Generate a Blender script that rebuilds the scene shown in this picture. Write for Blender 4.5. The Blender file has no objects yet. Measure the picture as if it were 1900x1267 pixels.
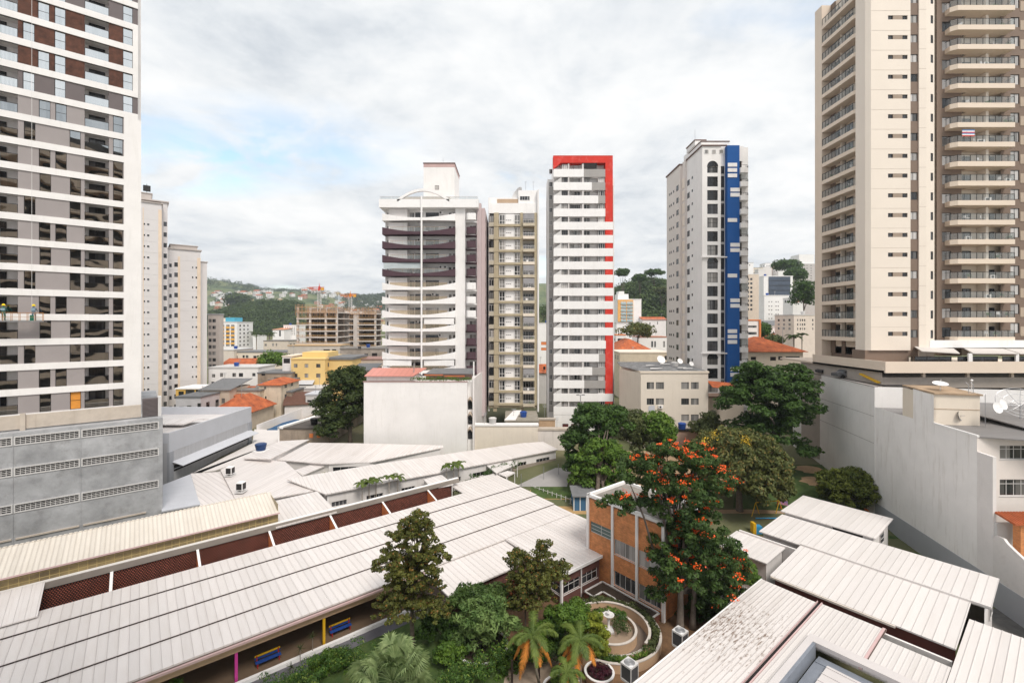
import bpy, math, random
import numpy as np
from mathutils import Vector, Matrix
R = math.radians
random.seed(7)
S = bpy.context.scene
COL = S.collection
# ---------------------------------------------------------------- camera, sky, sun, exposure
H, F, CX, HY = 28.0, 850.0, 950.0, 600.0      # eye height, focal length in photo pixels, centre column, horizon row
cam = bpy.data.objects.new('camera', bpy.data.cameras.new('camera'))
COL.objects.link(cam); S.camera = cam
cam.location = (0, 0, H); cam.rotation_euler = (R(90), 0, 0)
cam.data.sensor_width = 36; cam.data.lens = F / 1900 * 36
cam.data.shift_y = -33.5 / 1900
cam.data.clip_start = 0.2; cam.data.clip_end = 12000
SUN_EL, SUN_AZ = 54, 150        # azimuth: degrees clockwise from +Y
W = bpy.data.worlds.new('World'); S.world = W; W.use_nodes = True
nt = W.node_tree; N = nt.nodes; L = nt.links; N.clear()
def nn(nt, t, **kw):
 n = nt.nodes.new(t)
 for k, v in kw.items():
  if k in n.inputs: n.inputs[k].default_value = v
  else: setattr(n, k, v)
 return n
out = nn(nt, 'ShaderNodeOutputWorld'); bg = nn(nt, 'ShaderNodeBackground'); bg.inputs['Strength'].default_value = 0.12
sky = nn(nt, 'ShaderNodeTexSky', sky_type='NISHITA', sun_disc=False, sun_elevation=R(SUN_EL), sun_rotation=R(SUN_AZ), dust_density=1.0)
tc = nn(nt, 'ShaderNodeTexCoord'); sep = nn(nt, 'ShaderNodeSeparateXYZ'); L.new(tc.outputs['Generated'], sep.inputs[0])
zz = nn(nt, 'ShaderNodeMath', operation='MAXIMUM'); L.new(sep.outputs['Z'], zz.inputs[0]); zz.inputs[1].default_value = 0.0
za = nn(nt, 'ShaderNodeMath', operation='ADD'); L.new(zz.outputs[0], za.inputs[0]); za.inputs[1].default_value = 0.16
dx = nn(nt, 'ShaderNodeMath', operation='DIVIDE'); L.new(sep.outputs['X'], dx.inputs[0]); L.new(za.outputs[0], dx.inputs[1])
dy = nn(nt, 'ShaderNodeMath', operation='DIVIDE'); L.new(sep.outputs['Y'], dy.inputs[0]); L.new(za.outputs[0], dy.inputs[1])
cmb = nn(nt, 'ShaderNodeCombineXYZ'); L.new(dx.outputs[0], cmb.inputs[0]); L.new(dy.outputs[0], cmb.inputs[1])
def noise(sc, det, ro, off, dist=0.0):
 mp = nn(nt, 'ShaderNodeMapping'); mp.inputs['Location'].default_value = off; L.new(cmb.outputs[0], mp.inputs['Vector'])
 n = nn(nt, 'ShaderNodeTexNoise'); n.inputs['Scale'].default_value = sc; n.inputs['Detail'].default_value = det
 n.inputs['Roughness'].default_value = ro; n.inputs['Distortion'].default_value = dist
 L.new(mp.outputs[0], n.inputs['Vector']); return n
def wramp(src, stops):
 r = nn(nt, 'ShaderNodeValToRGB'); L.new(src, r.inputs[0]); e = r.color_ramp.elements
 while len(e) < len(stops): e.new(0.5)
 for el, (p, c) in zip(e, stops): el.position = p; el.color = (c[0], c[1], c[2], 1)
 return r
n1 = noise(0.72, 9, 0.56, (3.2, 1.3, 0), 0.25)      # breaks in the cover
n2 = noise(1.7, 10, 0.58, (-2.1, 5.2, 0), 0.4)      # light and grey cloud
n2b = noise(6.0, 7, 0.62, (7.1, 2.2, 0), 0.2)
mxn = nn(nt, 'ShaderNodeMath', operation='MULTIPLY_ADD'); L.new(n2b.outputs[0], mxn.inputs[0]); mxn.inputs[1].default_value = 0.42; L.new(n2.outputs[0], mxn.inputs[2])
cov = wramp(n1.outputs[0], [(0.30, (0.25,)*3), (0.40, (1,)*3)])
cl = wramp(mxn.outputs[0], [(0.50, (2.85, 3.03, 3.25)), (0.62, (3.5, 3.63, 3.76)), (0.74, (4.0, 4.06, 4.1)), (0.88, (4.4, 4.4, 4.38))])
# one stretch of thinner cloud low on the left
def gauss(cx_, cy_, sx, sy):
 a = nn(nt, 'ShaderNodeVectorMath', operation='SUBTRACT'); L.new(cmb.outputs[0], a.inputs[0]); a.inputs[1].default_value = (cx_, cy_, 0)
 b = nn(nt, 'ShaderNodeVectorMath', operation='DIVIDE'); L.new(a.outputs[0], b.inputs[0]); b.inputs[1].default_value = (sx, sy, 1)
 c = nn(nt, 'ShaderNodeVectorMath', operation='LENGTH'); L.new(b.outputs[0], c.inputs[0])
 m = nn(nt, 'ShaderNodeMapRange'); L.new(c.outputs['Value'], m.inputs[0]); m.inputs[1].default_value = 0; m.inputs[2].default_value = 1.0; m.inputs[3].default_value = 1; m.inputs[4].default_value = 0
 return m
g = gauss(-1.12, 1.78, 0.85, 0.42)
gm = nn(nt, 'ShaderNodeMath', operation='MULTIPLY'); L.new(g.outputs[0], gm.inputs[0])
n3 = noise(2.6, 9, 0.6, (0.4, 9.0, 0), 0.5)
n3r = wramp(n3.outputs[0], [(0.36, (0,)*3), (0.60, (1,)*3)]); L.new(n3r.outputs[0], gm.inputs[1])
gc = nn(nt, 'ShaderNodeMath', operation='SUBTRACT', use_clamp=True); L.new(cov.outputs[0], gc.inputs[0])
gm2 = nn(nt, 'ShaderNodeMath', operation='MULTIPLY'); L.new(gm.outputs[0], gm2.inputs[0]); gm2.inputs[1].default_value = 1.5; L.new(gm2.outputs[0], gc.inputs[1])
mix = nn(nt, 'ShaderNodeMix', data_type='RGBA'); L.new(gc.outputs[0], mix.inputs[0])
skb = nn(nt, 'ShaderNodeVectorMath', operation='MULTIPLY'); L.new(sky.outputs[0], skb.inputs[0]); skb.inputs[1].default_value = (1.35, 1.3, 1.12)
L.new(skb.outputs[0], mix.inputs[6]); L.new(cl.outputs[0], mix.inputs[7])
L.new(mix.outputs[2], bg.inputs['Color']); L.new(bg.outputs[0], out.inputs[0])
sun = bpy.data.objects.new('sun', bpy.data.lights.new('sun', 'SUN')); COL.objects.link(sun)
sun.data.energy = 1.5; sun.data.angle = R(20); sun.data.color = (1.0, 0.94, 0.86)
sd = Vector((math.sin(R(SUN_AZ)) * math.cos(R(SUN_EL)), math.cos(R(SUN_AZ)) * math.cos(R(SUN_EL)), math.sin(R(SUN_EL))))
sun.rotation_euler = sd.to_track_quat('Z', 'Y').to_euler()
vs = S.view_settings; vs.view_transform = 'Standard'; vs.look = 'None'; vs.gamma = 1; vs.exposure = 1.02; vs.use_curve_mapping = False
S.cycles.max_bounces = 6; S.cycles.diffuse_bounces = 3; S.cycles.glossy_bounces = 3; S.cycles.transparent_max_bounces = 8
S.cycles.use_denoising = True

# ---------------------------------------------------------------- frames: where things stand on the ground
class Fr:
 def __init__(s, ox, oy, ang=0.0):
  s.ox, s.oy, s.a = ox, oy, R(ang); s.c, s.s = math.cos(s.a), math.sin(s.a)
 def w(s, x, y): return (s.ox + x * s.c - y * s.s, s.oy + x * s.s + y * s.c)
 def inv(s, X, Y):
  dx_, dy_ = X - s.ox, Y - s.oy
  return (dx_ * s.c + dy_ * s.s, -dx_ * s.s + dy_ * s.c)
 def x(s, px, d=0.0):       # along-wall distance of the column px on the wall at local y = d
  t = (px - CX) / F
  # (ox + x c - d s) = t (oy + x s + d c)
  return (t * (s.oy + d * s.c) - s.ox + d * s.s) / (s.c - t * s.s)
 def z(s, px, py, d=0.0):
  X, Y = s.w(s.x(px, d), d)
  return H - (py - HY) * Y / F
WF = Fr(0, 0, 0)
UV = Fr(0, 0, 39.2)
def pix(px, py, z):
 Y = (H - z) * F / (py - HY); return ((px - CX) / F * Y, Y, z)
def atY(px, Y): return (px - CX) / F * Y
def zat(py, Y): return H - (py - HY) * Y / F
def gpix(px, py):
 """the ground point seen at a photo pixel"""
 z = 0.0
 for i in range(30): p = pix(px, py, z); z = .5 * z + .5 * ground_z(p[0], p[1])
 return pix(px, py, z)
def smooth(a, b, v):
 t = min(1, max(0, (v - a) / (b - a))); return t * t * (3 - 2 * t)
def gau(X, Y, cx, cy, sx, sy, h): return h * math.exp(-((X - cx) / sx) ** 2 - ((Y - cy) / sy) ** 2)
def ground_z(X, Y):
 z = 3.5 * smooth(58, 84, Y)
 if Y > 120:
  z += gau(X, Y, -330, 640, 120, 110, 47) + gau(X, Y, 128, 420, 66, 90, 56) + gau(X, Y, 350, 560, 120, 150, 78) + gau(X, Y, 20, 430, 60, 80, 30)
  r = 128 + 14 * math.sin(X / 170 + 1) + 9 * math.sin(X / 61) + 16 * math.exp(-((X + 990) / 200) ** 2)
  z += r * math.exp(-((Y - 1560) / 480) ** 2) * smooth(350, 900, Y) * smooth(700, 100, X)
  z += 8 * math.sin(X / 90) * math.sin(Y / 110) * smooth(500, 1200, Y)
 return z

# ---------------------------------------------------------------- materials
MATS = {}
def mat(name, col, rough=0.8, var=0.12, vscale=0.6, bump=0.0, bscale=8, metal=0.0, spec=0.3, stain=0.0, stain_col=(0.25, 0.23, 0.2), streak=False, col2=None):
 """procedural paint or plaster: base colour with large soft patches, fine grain and optional dirt"""
 if name in MATS: return MATS[name]
 m = bpy.data.materials.new(name); m.use_nodes = True; t = m.node_tree; t.nodes.clear()
 o = nn(t, 'ShaderNodeOutputMaterial'); p = nn(t, 'ShaderNodeBsdfPrincipled'); t.links.new(p.outputs[0], o.inputs[0])
 p.inputs['Roughness'].default_value = rough; p.inputs['Metallic'].default_value = metal; p.inputs['Specular IOR Level'].default_value = spec
 tcn = nn(t, 'ShaderNodeTexCoord'); geo = nn(t, 'ShaderNodeNewGeometry')
 a = nn(t, 'ShaderNodeTexNoise'); a.inputs['Scale'].default_value = vscale; a.inputs['Detail'].default_value = 6; a.inputs['Roughness'].default_value = 0.65
 t.links.new(geo.outputs['Position'], a.inputs['Vector'])
 r = nn(t, 'ShaderNodeMapRange'); t.links.new(a.outputs[0], r.inputs[0]); r.inputs[1].default_value = 0.3; r.inputs[2].default_value = 0.7
 mx = nn(t, 'ShaderNodeMix', data_type='RGBA'); t.links.new(r.outputs[0], mx.inputs[0])
 c2 = col2 if col2 else tuple(c * (1 - var) for c in col); c1 = tuple(min(1, c * (1 + var * 0.4)) for c in col)
 mx.inputs[6].default_value = (*c2, 1); mx.inputs[7].default_value = (*c1, 1); last = mx.outputs[2]
 if stain:
  mp = nn(t, 'ShaderNodeMapping'); t.links.new(geo.outputs['Position'], mp.inputs[0]); mp.inputs['Scale'].default_value = (1, 1, 0.12) if streak else (1, 1, 1)
  b = nn(t, 'ShaderNodeTexNoise'); b.inputs['Scale'].default_value = 1.6 if streak else 0.8; b.inputs['Detail'].default_value = 8; b.inputs['Roughness'].default_value = 0.7
  t.links.new(mp.outputs[0], b.inputs['Vector'])
  q = nn(t, 'ShaderNodeMapRange'); t.links.new(b.outputs[0], q.inputs[0]); q.inputs[1].default_value = 0.52; q.inputs[2].default_value = 0.75; q.inputs[4].default_value = stain
  m2 = nn(t, 'ShaderNodeMix', data_type='RGBA'); t.links.new(q.outputs[0], m2.inputs[0]); t.links.new(last, m2.inputs[6]); m2.inputs[7].default_value = (*stain_col, 1); last = m2.outputs[2]
 t.links.new(last, p.inputs['Base Color'])
 if bump:
  bn = nn(t, 'ShaderNodeTexNoise'); bn.inputs['Scale'].default_value = bscale; bn.inputs['Detail'].default_value = 4
  t.links.new(tcn.outputs['Object'], bn.inputs['Vector'])
  bb = nn(t, 'ShaderNodeBump'); bb.inputs['Strength'].default_value = bump; bb.inputs['Distance'].default_value = 0.05
  t.links.new(bn.outputs[0], bb.inputs['Height']); t.links.new(bb.outputs[0], p.inputs['Normal'])
 MATS[name] = m; m['p'] = 1; return m
def P(m): return next(n for n in m.node_tree.nodes if n.type == 'BSDF_PRINCIPLED')
def corrug(name, col, pitch, ang=0, groove=0.72, rough=0.45, dirt=0.35, width=0.12, bumpd=0.03, spots=0.0, axis='XY'):
 """sheet roofing: ribs every `pitch` metres, weathered along the fall of the sheet"""
 if name in MATS: return MATS[name]
 m = bpy.data.materials.new(name); m.use_nodes = True; t = m.node_tree; t.nodes.clear(); lk = t.links.new
 o = nn(t, 'ShaderNodeOutputMaterial'); p = nn(t, 'ShaderNodeBsdfPrincipled'); lk(p.outputs[0], o.inputs[0])
 p.inputs['Roughness'].default_value = rough; p.inputs['Specular IOR Level'].default_value = 0.35
 tcn = nn(t, 'ShaderNodeTexCoord'); mp = nn(t, 'ShaderNodeMapping'); lk(tcn.outputs['Object'], mp.inputs[0]); mp.inputs['Rotation'].default_value = (0, 0, R(-ang))
 sp = nn(t, 'ShaderNodeSeparateXYZ'); lk(mp.outputs[0], sp.inputs[0])
 dv = nn(t, 'ShaderNodeMath', operation='DIVIDE'); lk(sp.outputs['X'], dv.inputs[0]); dv.inputs[1].default_value = pitch
 fr = nn(t, 'ShaderNodeMath', operation='FRACT'); lk(dv.outputs[0], fr.inputs[0])
 fl = nn(t, 'ShaderNodeMath', operation='FLOOR'); lk(dv.outputs[0], fl.inputs[0])
 pp = nn(t, 'ShaderNodeMath', operation='PINGPONG'); lk(fr.outputs[0], pp.inputs[0]); pp.inputs[1].default_value = 0.5
 gr = nn(t, 'ShaderNodeMapRange'); lk(pp.outputs[0], gr.inputs[0]); gr.inputs[1].default_value = 0.0; gr.inputs[2].default_value = width; gr.inputs[3].default_value = 1; gr.inputs[4].default_value = 0
 wn = nn(t, 'ShaderNodeTexWhiteNoise', noise_dimensions='1D'); lk(fl.outputs[0], wn.inputs['W'])
 base = nn(t, 'ShaderNodeMix', data_type='RGBA'); lk(wn.outputs[0], base.inputs[0])
 base.inputs[6].default_value = (*[c * 0.94 for c in col], 1); base.inputs[7].default_value = (*[min(1, c * 1.03) for c in col], 1)
 # streaky dirt
 m2p = nn(t, 'ShaderNodeMapping'); lk(mp.outputs[0], m2p.inputs[0]); m2p.inputs['Scale'].default_value = (1.0, 0.14, 1)
 dn = nn(t, 'ShaderNodeTexNoise'); dn.inputs['Scale'].default_value = 1.3; dn.inputs['Detail'].default_value = 8; dn.inputs['Roughness'].default_value = 0.7; lk(m2p.outputs[0], dn.inputs['Vector'])
 dr = nn(t, 'ShaderNodeMapRange'); lk(dn.outputs[0], dr.inputs[0]); dr.inputs[1].default_value = 0.45; dr.inputs[2].default_value = 0.8; dr.inputs[4].default_value = dirt
 mx = nn(t, 'ShaderNodeMix', data_type='RGBA'); lk(dr.outputs[0], mx.inputs[0]); lk(base.outputs[2], mx.inputs[6]); mx.inputs[7].default_value = (col[0] * 0.62, col[1] * 0.57, col[2] * 0.5, 1)
 mg = nn(t, 'ShaderNodeMix', data_type='RGBA'); gs = nn(t, 'ShaderNodeMath', operation='MULTIPLY'); lk(gr.outputs[0], gs.inputs[0]); gs.inputs[1].default_value = groove
 lk(gs.outputs[0], mg.inputs[0]); lk(mx.outputs[2], mg.inputs[6]); mg.inputs[7].default_value = (col[0] * 0.4, col[1] * 0.38, col[2] * 0.38, 1)
 last = mg.outputs[2]
 if spots:
  geo = nn(t, 'ShaderNodeNewGeometry'); sm = nn(t, 'ShaderNodeMapping'); lk(mp.outputs[0], sm.inputs[0]); sm.inputs['Scale'].default_value = (1.5, 0.3, 1)
  s1 = nn(t, 'ShaderNodeTexNoise'); s1.inputs['Scale'].default_value = 5; s1.inputs['Detail'].default_value = 6; s1.inputs['Roughness'].default_value = 0.75; lk(sm.outputs[0], s1.inputs['Vector'])
  g0 = nn(t, 'ShaderNodeVectorMath', operation='DISTANCE'); lk(geo.outputs['Position'], g0.inputs[0]); g0.inputs[1].default_value = (16.5, 37.0, 4)
  g1 = nn(t, 'ShaderNodeMapRange'); lk(g0.outputs['Value'], g1.inputs[0]); g1.inputs[1].default_value = 0; g1.inputs[2].default_value = 10; g1.inputs[3].default_value = 0.18; g1.inputs[4].default_value = -0.05
  ad = nn(t, 'ShaderNodeMath', operation='ADD'); lk(s1.outputs[0], ad.inputs[0]); lk(g1.outputs[0], ad.inputs[1])
  s2 = nn(t, 'ShaderNodeMapRange'); lk(ad.outputs[0], s2.inputs[0]); s2.inputs[1].default_value = 0.62; s2.inputs[2].default_value = 0.74; s2.inputs[4].default_value = spots
  ms = nn(t, 'ShaderNodeMix', data_type='RGBA'); lk(s2.outputs[0], ms.inputs[0]); lk(last, ms.inputs[6]); ms.inputs[7].default_value = (0.17, 0.105, 0.07, 1); last = ms.outputs[2]
 lk(last, p.inputs['Base Color'])
 bb = nn(t, 'ShaderNodeBump'); bb.inputs['Strength'].default_value = 0.7; bb.inputs['Distance'].default_value = bumpd
 lk(gr.outputs[0], bb.inputs['Height']); lk(bb.outputs[0], p.inputs['Normal'])
 MATS[name] = m; return m
def brickmat(name, c1, c2, mortar, w=0.24, h=0.08, ms=0.015, rough=0.85):
 if name in MATS: return MATS[name]
 m = bpy.data.materials.new(name); m.use_nodes = True; t = m.node_tree; t.nodes.clear(); lk = t.links.new
 o = nn(t, 'ShaderNodeOutputMaterial'); p = nn(t, 'ShaderNodeBsdfPrincipled'); lk(p.outputs[0], o.inputs[0]); p.inputs['Roughness'].default_value = rough
 tcn = nn(t, 'ShaderNodeTexCoord'); sp = nn(t, 'ShaderNodeSeparateXYZ'); lk(tcn.outputs['Object'], sp.inputs[0])
 ad = nn(t, 'ShaderNodeMath', operation='ADD'); lk(sp.outputs['X'], ad.inputs[0]); lk(sp.outputs['Y'], ad.inputs[1])
 cb = nn(t, 'ShaderNodeCombineXYZ'); lk(ad.outputs[0], cb.inputs[0]); lk(sp.outputs['Z'], cb.inputs[1])
 b = nn(t, 'ShaderNodeTexBrick'); lk(cb.outputs[0], b.inputs['Vector']); b.inputs['Scale'].default_value = 1; b.inputs['Brick Width'].default_value = w; b.inputs['Row Height'].default_value = h
 b.inputs['Mortar Size'].default_value = ms; b.inputs['Color1'].default_value = (*c1, 1); b.inputs['Color2'].default_value = (*c2, 1); b.inputs['Mortar'].default_value = (*mortar, 1)
 n = nn(t, 'ShaderNodeTexNoise'); n.inputs['Scale'].default_value = 1.3; n.inputs['Detail'].default_value = 8; n.inputs['Roughness'].default_value = 0.7; lk(tcn.outputs['Object'], n.inputs['Vector'])
 r = nn(t, 'ShaderNodeMapRange'); lk(n.outputs[0], r.inputs[0]); r.inputs[1].default_value = 0.3; r.inputs[2].default_value = 0.7; r.inputs[3].default_value = 0.62; r.inputs[4].default_value = 1.1
 v = nn(t, 'ShaderNodeVectorMath', operation='SCALE'); lk(b.outputs['Color'], v.inputs[0]); lk(r.outputs[0], v.inputs['Scale'])
 lk(v.outputs[0], p.inputs['Base Color'])
 bb = nn(t, 'ShaderNodeBump'); bb.inputs['Strength'].default_value = 0.5; bb.inputs['Distance'].default_value = 0.01; lk(b.outputs['Fac'], bb.inputs['Height']); bb.invert = True; lk(bb.outputs[0], p.inputs['Normal'])
 MATS[name] = m; return m
def glassmat(name, dark, light, frac, rough=0.06, metal=0.0, wave=0.0):
 """opaque window glass: each window its own darkness, some with curtains behind"""
 if name in MATS: return MATS[name]
 m = bpy.data.materials.new(name); m.use_nodes = True; t = m.node_tree; t.nodes.clear(); lk = t.links.new
 o = nn(t, 'ShaderNodeOutputMaterial'); p = nn(t, 'ShaderNodeBsdfPrincipled'); lk(p.outputs[0], o.inputs[0]); p.inputs['Roughness'].default_value = rough; p.inputs['Metallic'].default_value = metal
 p.inputs['Specular IOR Level'].default_value = 0.6
 oi = nn(t, 'ShaderNodeObjectInfo'); tcn = nn(t, 'ShaderNodeTexCoord')
 sp = nn(t, 'ShaderNodeSeparateXYZ'); lk(tcn.outputs['Object'], sp.inputs[0])
 cell = nn(t, 'ShaderNodeMath', operation='MULTIPLY'); lk(sp.outputs['X'], cell.inputs[0]); cell.inputs[1].default_value = 1.7
 fl = nn(t, 'ShaderNodeMath', operation='FLOOR'); lk(cell.outputs[0], fl.inputs[0])
 ma = nn(t, 'ShaderNodeMath', operation='MULTIPLY_ADD'); lk(oi.outputs['Random'], ma.inputs[0]); ma.inputs[1].default_value = 37.0; lk(fl.outputs[0], ma.inputs[2])
 wn = nn(t, 'ShaderNodeTexWhiteNoise', noise_dimensions='1D'); lk(ma.outputs[0], wn.inputs['W'])
 av = nn(t, 'ShaderNodeMath', operation='MULTIPLY_ADD'); lk(wn.outputs[0], av.inputs[0]); av.inputs[1].default_value = 0.45
 h2 = nn(t, 'ShaderNodeMath', operation='MULTIPLY'); lk(oi.outputs['Random'], h2.inputs[0]); h2.inputs[1].default_value = 0.55; lk(h2.outputs[0], av.inputs[2])
 r = nn(t, 'ShaderNodeValToRGB'); lk(av.outputs[0], r.inputs[0]); e = r.color_ramp.elements; r.color_ramp.interpolation = 'LINEAR'
 e[0].position = max(0.02, 1 - frac - 0.25); e[0].color = (*dark, 1); e[1].position = min(1, 1 - frac * 0.5 + 0.1); e[1].color = (*light, 1)
 # curtain folds: their light and shade put into the colour as stripes
 wv = nn(t, 'ShaderNodeTexWave'); wv.inputs['Scale'].default_value = 3.1; wv.inputs['Distortion'].default_value = 1.5; lk(tcn.outputs['Object'], wv.inputs[0])
 mr = nn(t, 'ShaderNodeMapRange'); lk(wv.outputs['Fac'], mr.inputs[0]); mr.inputs[3].default_value = 0.72; mr.inputs[4].default_value = 1.1
 sc_ = nn(t, 'ShaderNodeVectorMath', operation='SCALE'); lk(r.outputs[0], sc_.inputs[0]); lk(mr.outputs[0], sc_.inputs['Scale']); lk(sc_.outputs[0], p.inputs['Base Color'])
 if wave:
  g0 = nn(t, 'ShaderNodeNewGeometry'); wn2 = nn(t, 'ShaderNodeTexNoise'); wn2.inputs['Scale'].default_value = 0.5; wn2.inputs['Detail'].default_value = 0.4; lk(g0.outputs['Position'], wn2.inputs['Vector'])
  bb = nn(t, 'ShaderNodeBump'); bb.inputs['Strength'].default_value = wave; bb.inputs['Distance'].default_value = 0.05; lk(wn2.outputs[0], bb.inputs['Height']); lk(bb.outputs[0], p.inputs['Normal'])
 MATS[name] = m; return m
def sheerglass(name, tint=(0.75, 0.86, 0.85), alpha=0.45):
 """a pane one sees through, with a bright reflection at a slant"""
 if name in MATS: return MATS[name]
 m = bpy.data.materials.new(name); m.use_nodes = True; t = m.node_tree; t.nodes.clear(); lk = t.links.new
 o = nn(t, 'ShaderNodeOutputMaterial'); tr = nn(t, 'ShaderNodeBsdfTransparent'); tr.inputs[0].default_value = (*tint, 1)
 p = nn(t, 'ShaderNodeBsdfPrincipled'); p.inputs['Base Color'].default_value = (tint[0] * 0.6, tint[1] * 0.62, tint[2] * 0.62, 1); p.inputs['Roughness'].default_value = 0.08; p.inputs['Specular IOR Level'].default_value = 0.8
 mx = nn(t, 'ShaderNodeMixShader'); mx.inputs[0].default_value = alpha; lk(tr.outputs[0], mx.inputs[1]); lk(p.outputs[0], mx.inputs[2]); lk(mx.outputs[0], o.inputs[0])
 MATS[name] = m; return m
def leafmat(name, c1, c2, c3=None, f3=0.0, tr=0.25, scale=0.55):
 """leaves: colour changes from clump to clump and from leaf to leaf"""
 if name in MATS: return MATS[name]
 m = bpy.data.materials.new(name); m.use_nodes = True; t = m.node_tree; t.nodes.clear(); lk = t.links.new
 o = nn(t, 'ShaderNodeOutputMaterial'); p = nn(t, 'ShaderNodeBsdfPrincipled'); p.inputs['Roughness'].default_value = 0.55; p.inputs['Specular IOR Level'].default_value = 0.25
 geo = nn(t, 'ShaderNodeNewGeometry'); n = nn(t, 'ShaderNodeTexNoise'); n.inputs['Scale'].default_value = scale; n.inputs['Detail'].default_value = 5; n.inputs['Roughness'].default_value = 0.6; lk(geo.outputs['Position'], n.inputs['Vector'])
 r1 = nn(t, 'ShaderNodeMapRange'); lk(n.outputs[0], r1.inputs[0]); r1.inputs[1].default_value = 0.35; r1.inputs[2].default_value = 0.65; r1.inputs[4].default_value = 0.6
 a = nn(t, 'ShaderNodeMath', operation='MULTIPLY_ADD', use_clamp=True); lk(geo.outputs['Random Per Island'], a.inputs[0]); a.inputs[1].default_value = 0.4; lk(r1.outputs[0], a.inputs[2])
 mx = nn(t, 'ShaderNodeMix', data_type='RGBA'); lk(a.outputs[0], mx.inputs[0]); mx.inputs[6].default_value = (*c1, 1); mx.inputs[7].default_value = (*c2, 1); last = mx.outputs[2]
 if c3:
  g = nn(t, 'ShaderNodeMath', operation='GREATER_THAN'); lk(geo.outputs['Random Per Island'], g.inputs[0]); g.inputs[1].default_value = 1 - f3
  m3 = nn(t, 'ShaderNodeMix', data_type='RGBA'); lk(g.outputs[0], m3.inputs[0]); lk(last, m3.inputs[6]); m3.inputs[7].default_value = (*c3, 1); last = m3.outputs[2]
 lk(last, p.inputs['Base Color'])
 tl = nn(t, 'ShaderNodeBsdfTranslucent'); lk(last, tl.inputs[0]); ms = nn(t, 'ShaderNodeMixShader'); ms.inputs[0].default_value = tr
 lk(p.outputs[0], ms.inputs[1]); lk(tl.outputs[0], ms.inputs[2]); lk(ms.outputs[0], o.inputs[0])
 MATS[name] = m; return m

WHITE = mat('white_paint', (0.79, 0.75, 0.735), var=0.09, vscale=0.35, stain=0.4, stain_col=(0.5, 0.46, 0.42), streak=True)
WHITE2 = mat('white_tower_paint', (0.83, 0.805, 0.79), var=0.07, vscale=0.3, stain=0.28, stain_col=(0.55, 0.52, 0.48), streak=True)
BRIGHT = mat('bright_white_paint', (0.87, 0.85, 0.84), var=0.05, stain=0.2, stain_col=(0.5, 0.47, 0.44), streak=True)
CREAM = mat('cream_paint', (0.78, 0.685, 0.575), var=0.06, vscale=0.3, stain=0.2, stain_col=(0.52, 0.45, 0.36), streak=True)
CREAM2 = mat('cream_tower_paint', (0.80, 0.71, 0.62), var=0.04, vscale=0.2)
PEACH = mat('peach_paint', (0.74, 0.62, 0.51), var=0.05, vscale=0.2)
TAUPE = mat('taupe_paint', (0.215, 0.155, 0.12), var=0.06, vscale=0.4)
TAUPED = mat('dark_taupe_paint', (0.17, 0.11, 0.095), var=0.1, vscale=0.4)
GREYP = mat('grey_panel', (0.34, 0.305, 0.30), var=0.05, vscale=0.6, bump=0.1, bscale=30)
GREYD = mat('dark_grey_panel', (0.16, 0.135, 0.135), var=0.06)
WOOD = mat('brown_wood_panel', (0.12, 0.05, 0.032), var=0.45, vscale=1.6, col2=(0.055, 0.025, 0.018))
PLUM = mat('plum_paint', (0.085, 0.048, 0.06), var=0.08)
LILAC = mat('lilac_wall', (0.55, 0.45, 0.45), var=0.06)
OLIVE = mat('olive_paint', (0.46, 0.39, 0.27), var=0.12, vscale=0.8, stain=0.4, stain_col=(0.3, 0.24, 0.17), streak=True)
RED = mat('red_paint', (0.66, 0.045, 0.03), var=0.15, vscale=0.5, stain=0.3, stain_col=(0.8, 0.4, 0.35))
BLUE = mat('blue_paint', (0.013, 0.095, 0.33), var=0.08, vscale=0.4)
GREY1 = mat('mid_grey_paint', (0.37, 0.35, 0.335), var=0.08)
LGREY = mat('light_grey_paint', (0.60, 0.585, 0.575), var=0.06, vscale=0.5)
BGREY = mat('bluish_grey_paint', (0.55, 0.56, 0.60), var=0.05, vscale=0.5, stain=0.15, stain_col=(0.4, 0.4, 0.42))
CONC = mat('concrete', (0.42, 0.425, 0.44), var=0.42, vscale=0.32, stain=0.7, stain_col=(0.2, 0.195, 0.19), bump=0.15, bscale=5)
CONCL = mat('pale_concrete', (0.55, 0.48, 0.41), var=0.15, vscale=0.7, stain=0.4, stain_col=(0.3, 0.25, 0.21), bump=0.1)
CONCD = mat('dark_concrete', (0.22, 0.20, 0.185), var=0.25, vscale=0.7, stain=0.5, stain_col=(0.09, 0.08, 0.07), streak=True, bump=0.1)
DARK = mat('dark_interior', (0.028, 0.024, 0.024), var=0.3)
DARKF = mat('dark_frame', (0.022, 0.02, 0.02), rough=0.45, var=0.1)
WFRAME = mat('white_frame', (0.72, 0.70, 0.69), rough=0.5, var=0.05)
BROWNF = mat('brown_frame', (0.10, 0.065, 0.05), rough=0.5, var=0.1)
STEEL = mat('galvanised_steel', (0.42, 0.42, 0.43), rough=0.4, metal=0.6, var=0.1)
YEL = mat('yellow_paint', (0.72, 0.42, 0.02), rough=0.5, var=0.05)
PINK = mat('magenta_paint', (0.62, 0.06, 0.33), rough=0.5, var=0.05)
BLUEP = mat('royal_blue_plastic', (0.02, 0.07, 0.30), rough=0.4, var=0.08)
CYAN = mat('light_blue_paint', (0.05, 0.33, 0.62), rough=0.45, var=0.06)
ORANGE = mat('orange_paint', (0.75, 0.235, 0.08), var=0.1, vscale=1.0)
YBUILD = mat('yellow_building_paint', (0.80, 0.57, 0.24), var=0.07, vscale=0.2, stain=0.2, stain_col=(0.5, 0.36, 0.18), streak=True)
OCHRE = mat('ochre_building_paint', (0.78, 0.42, 0.14), var=0.07)
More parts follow.
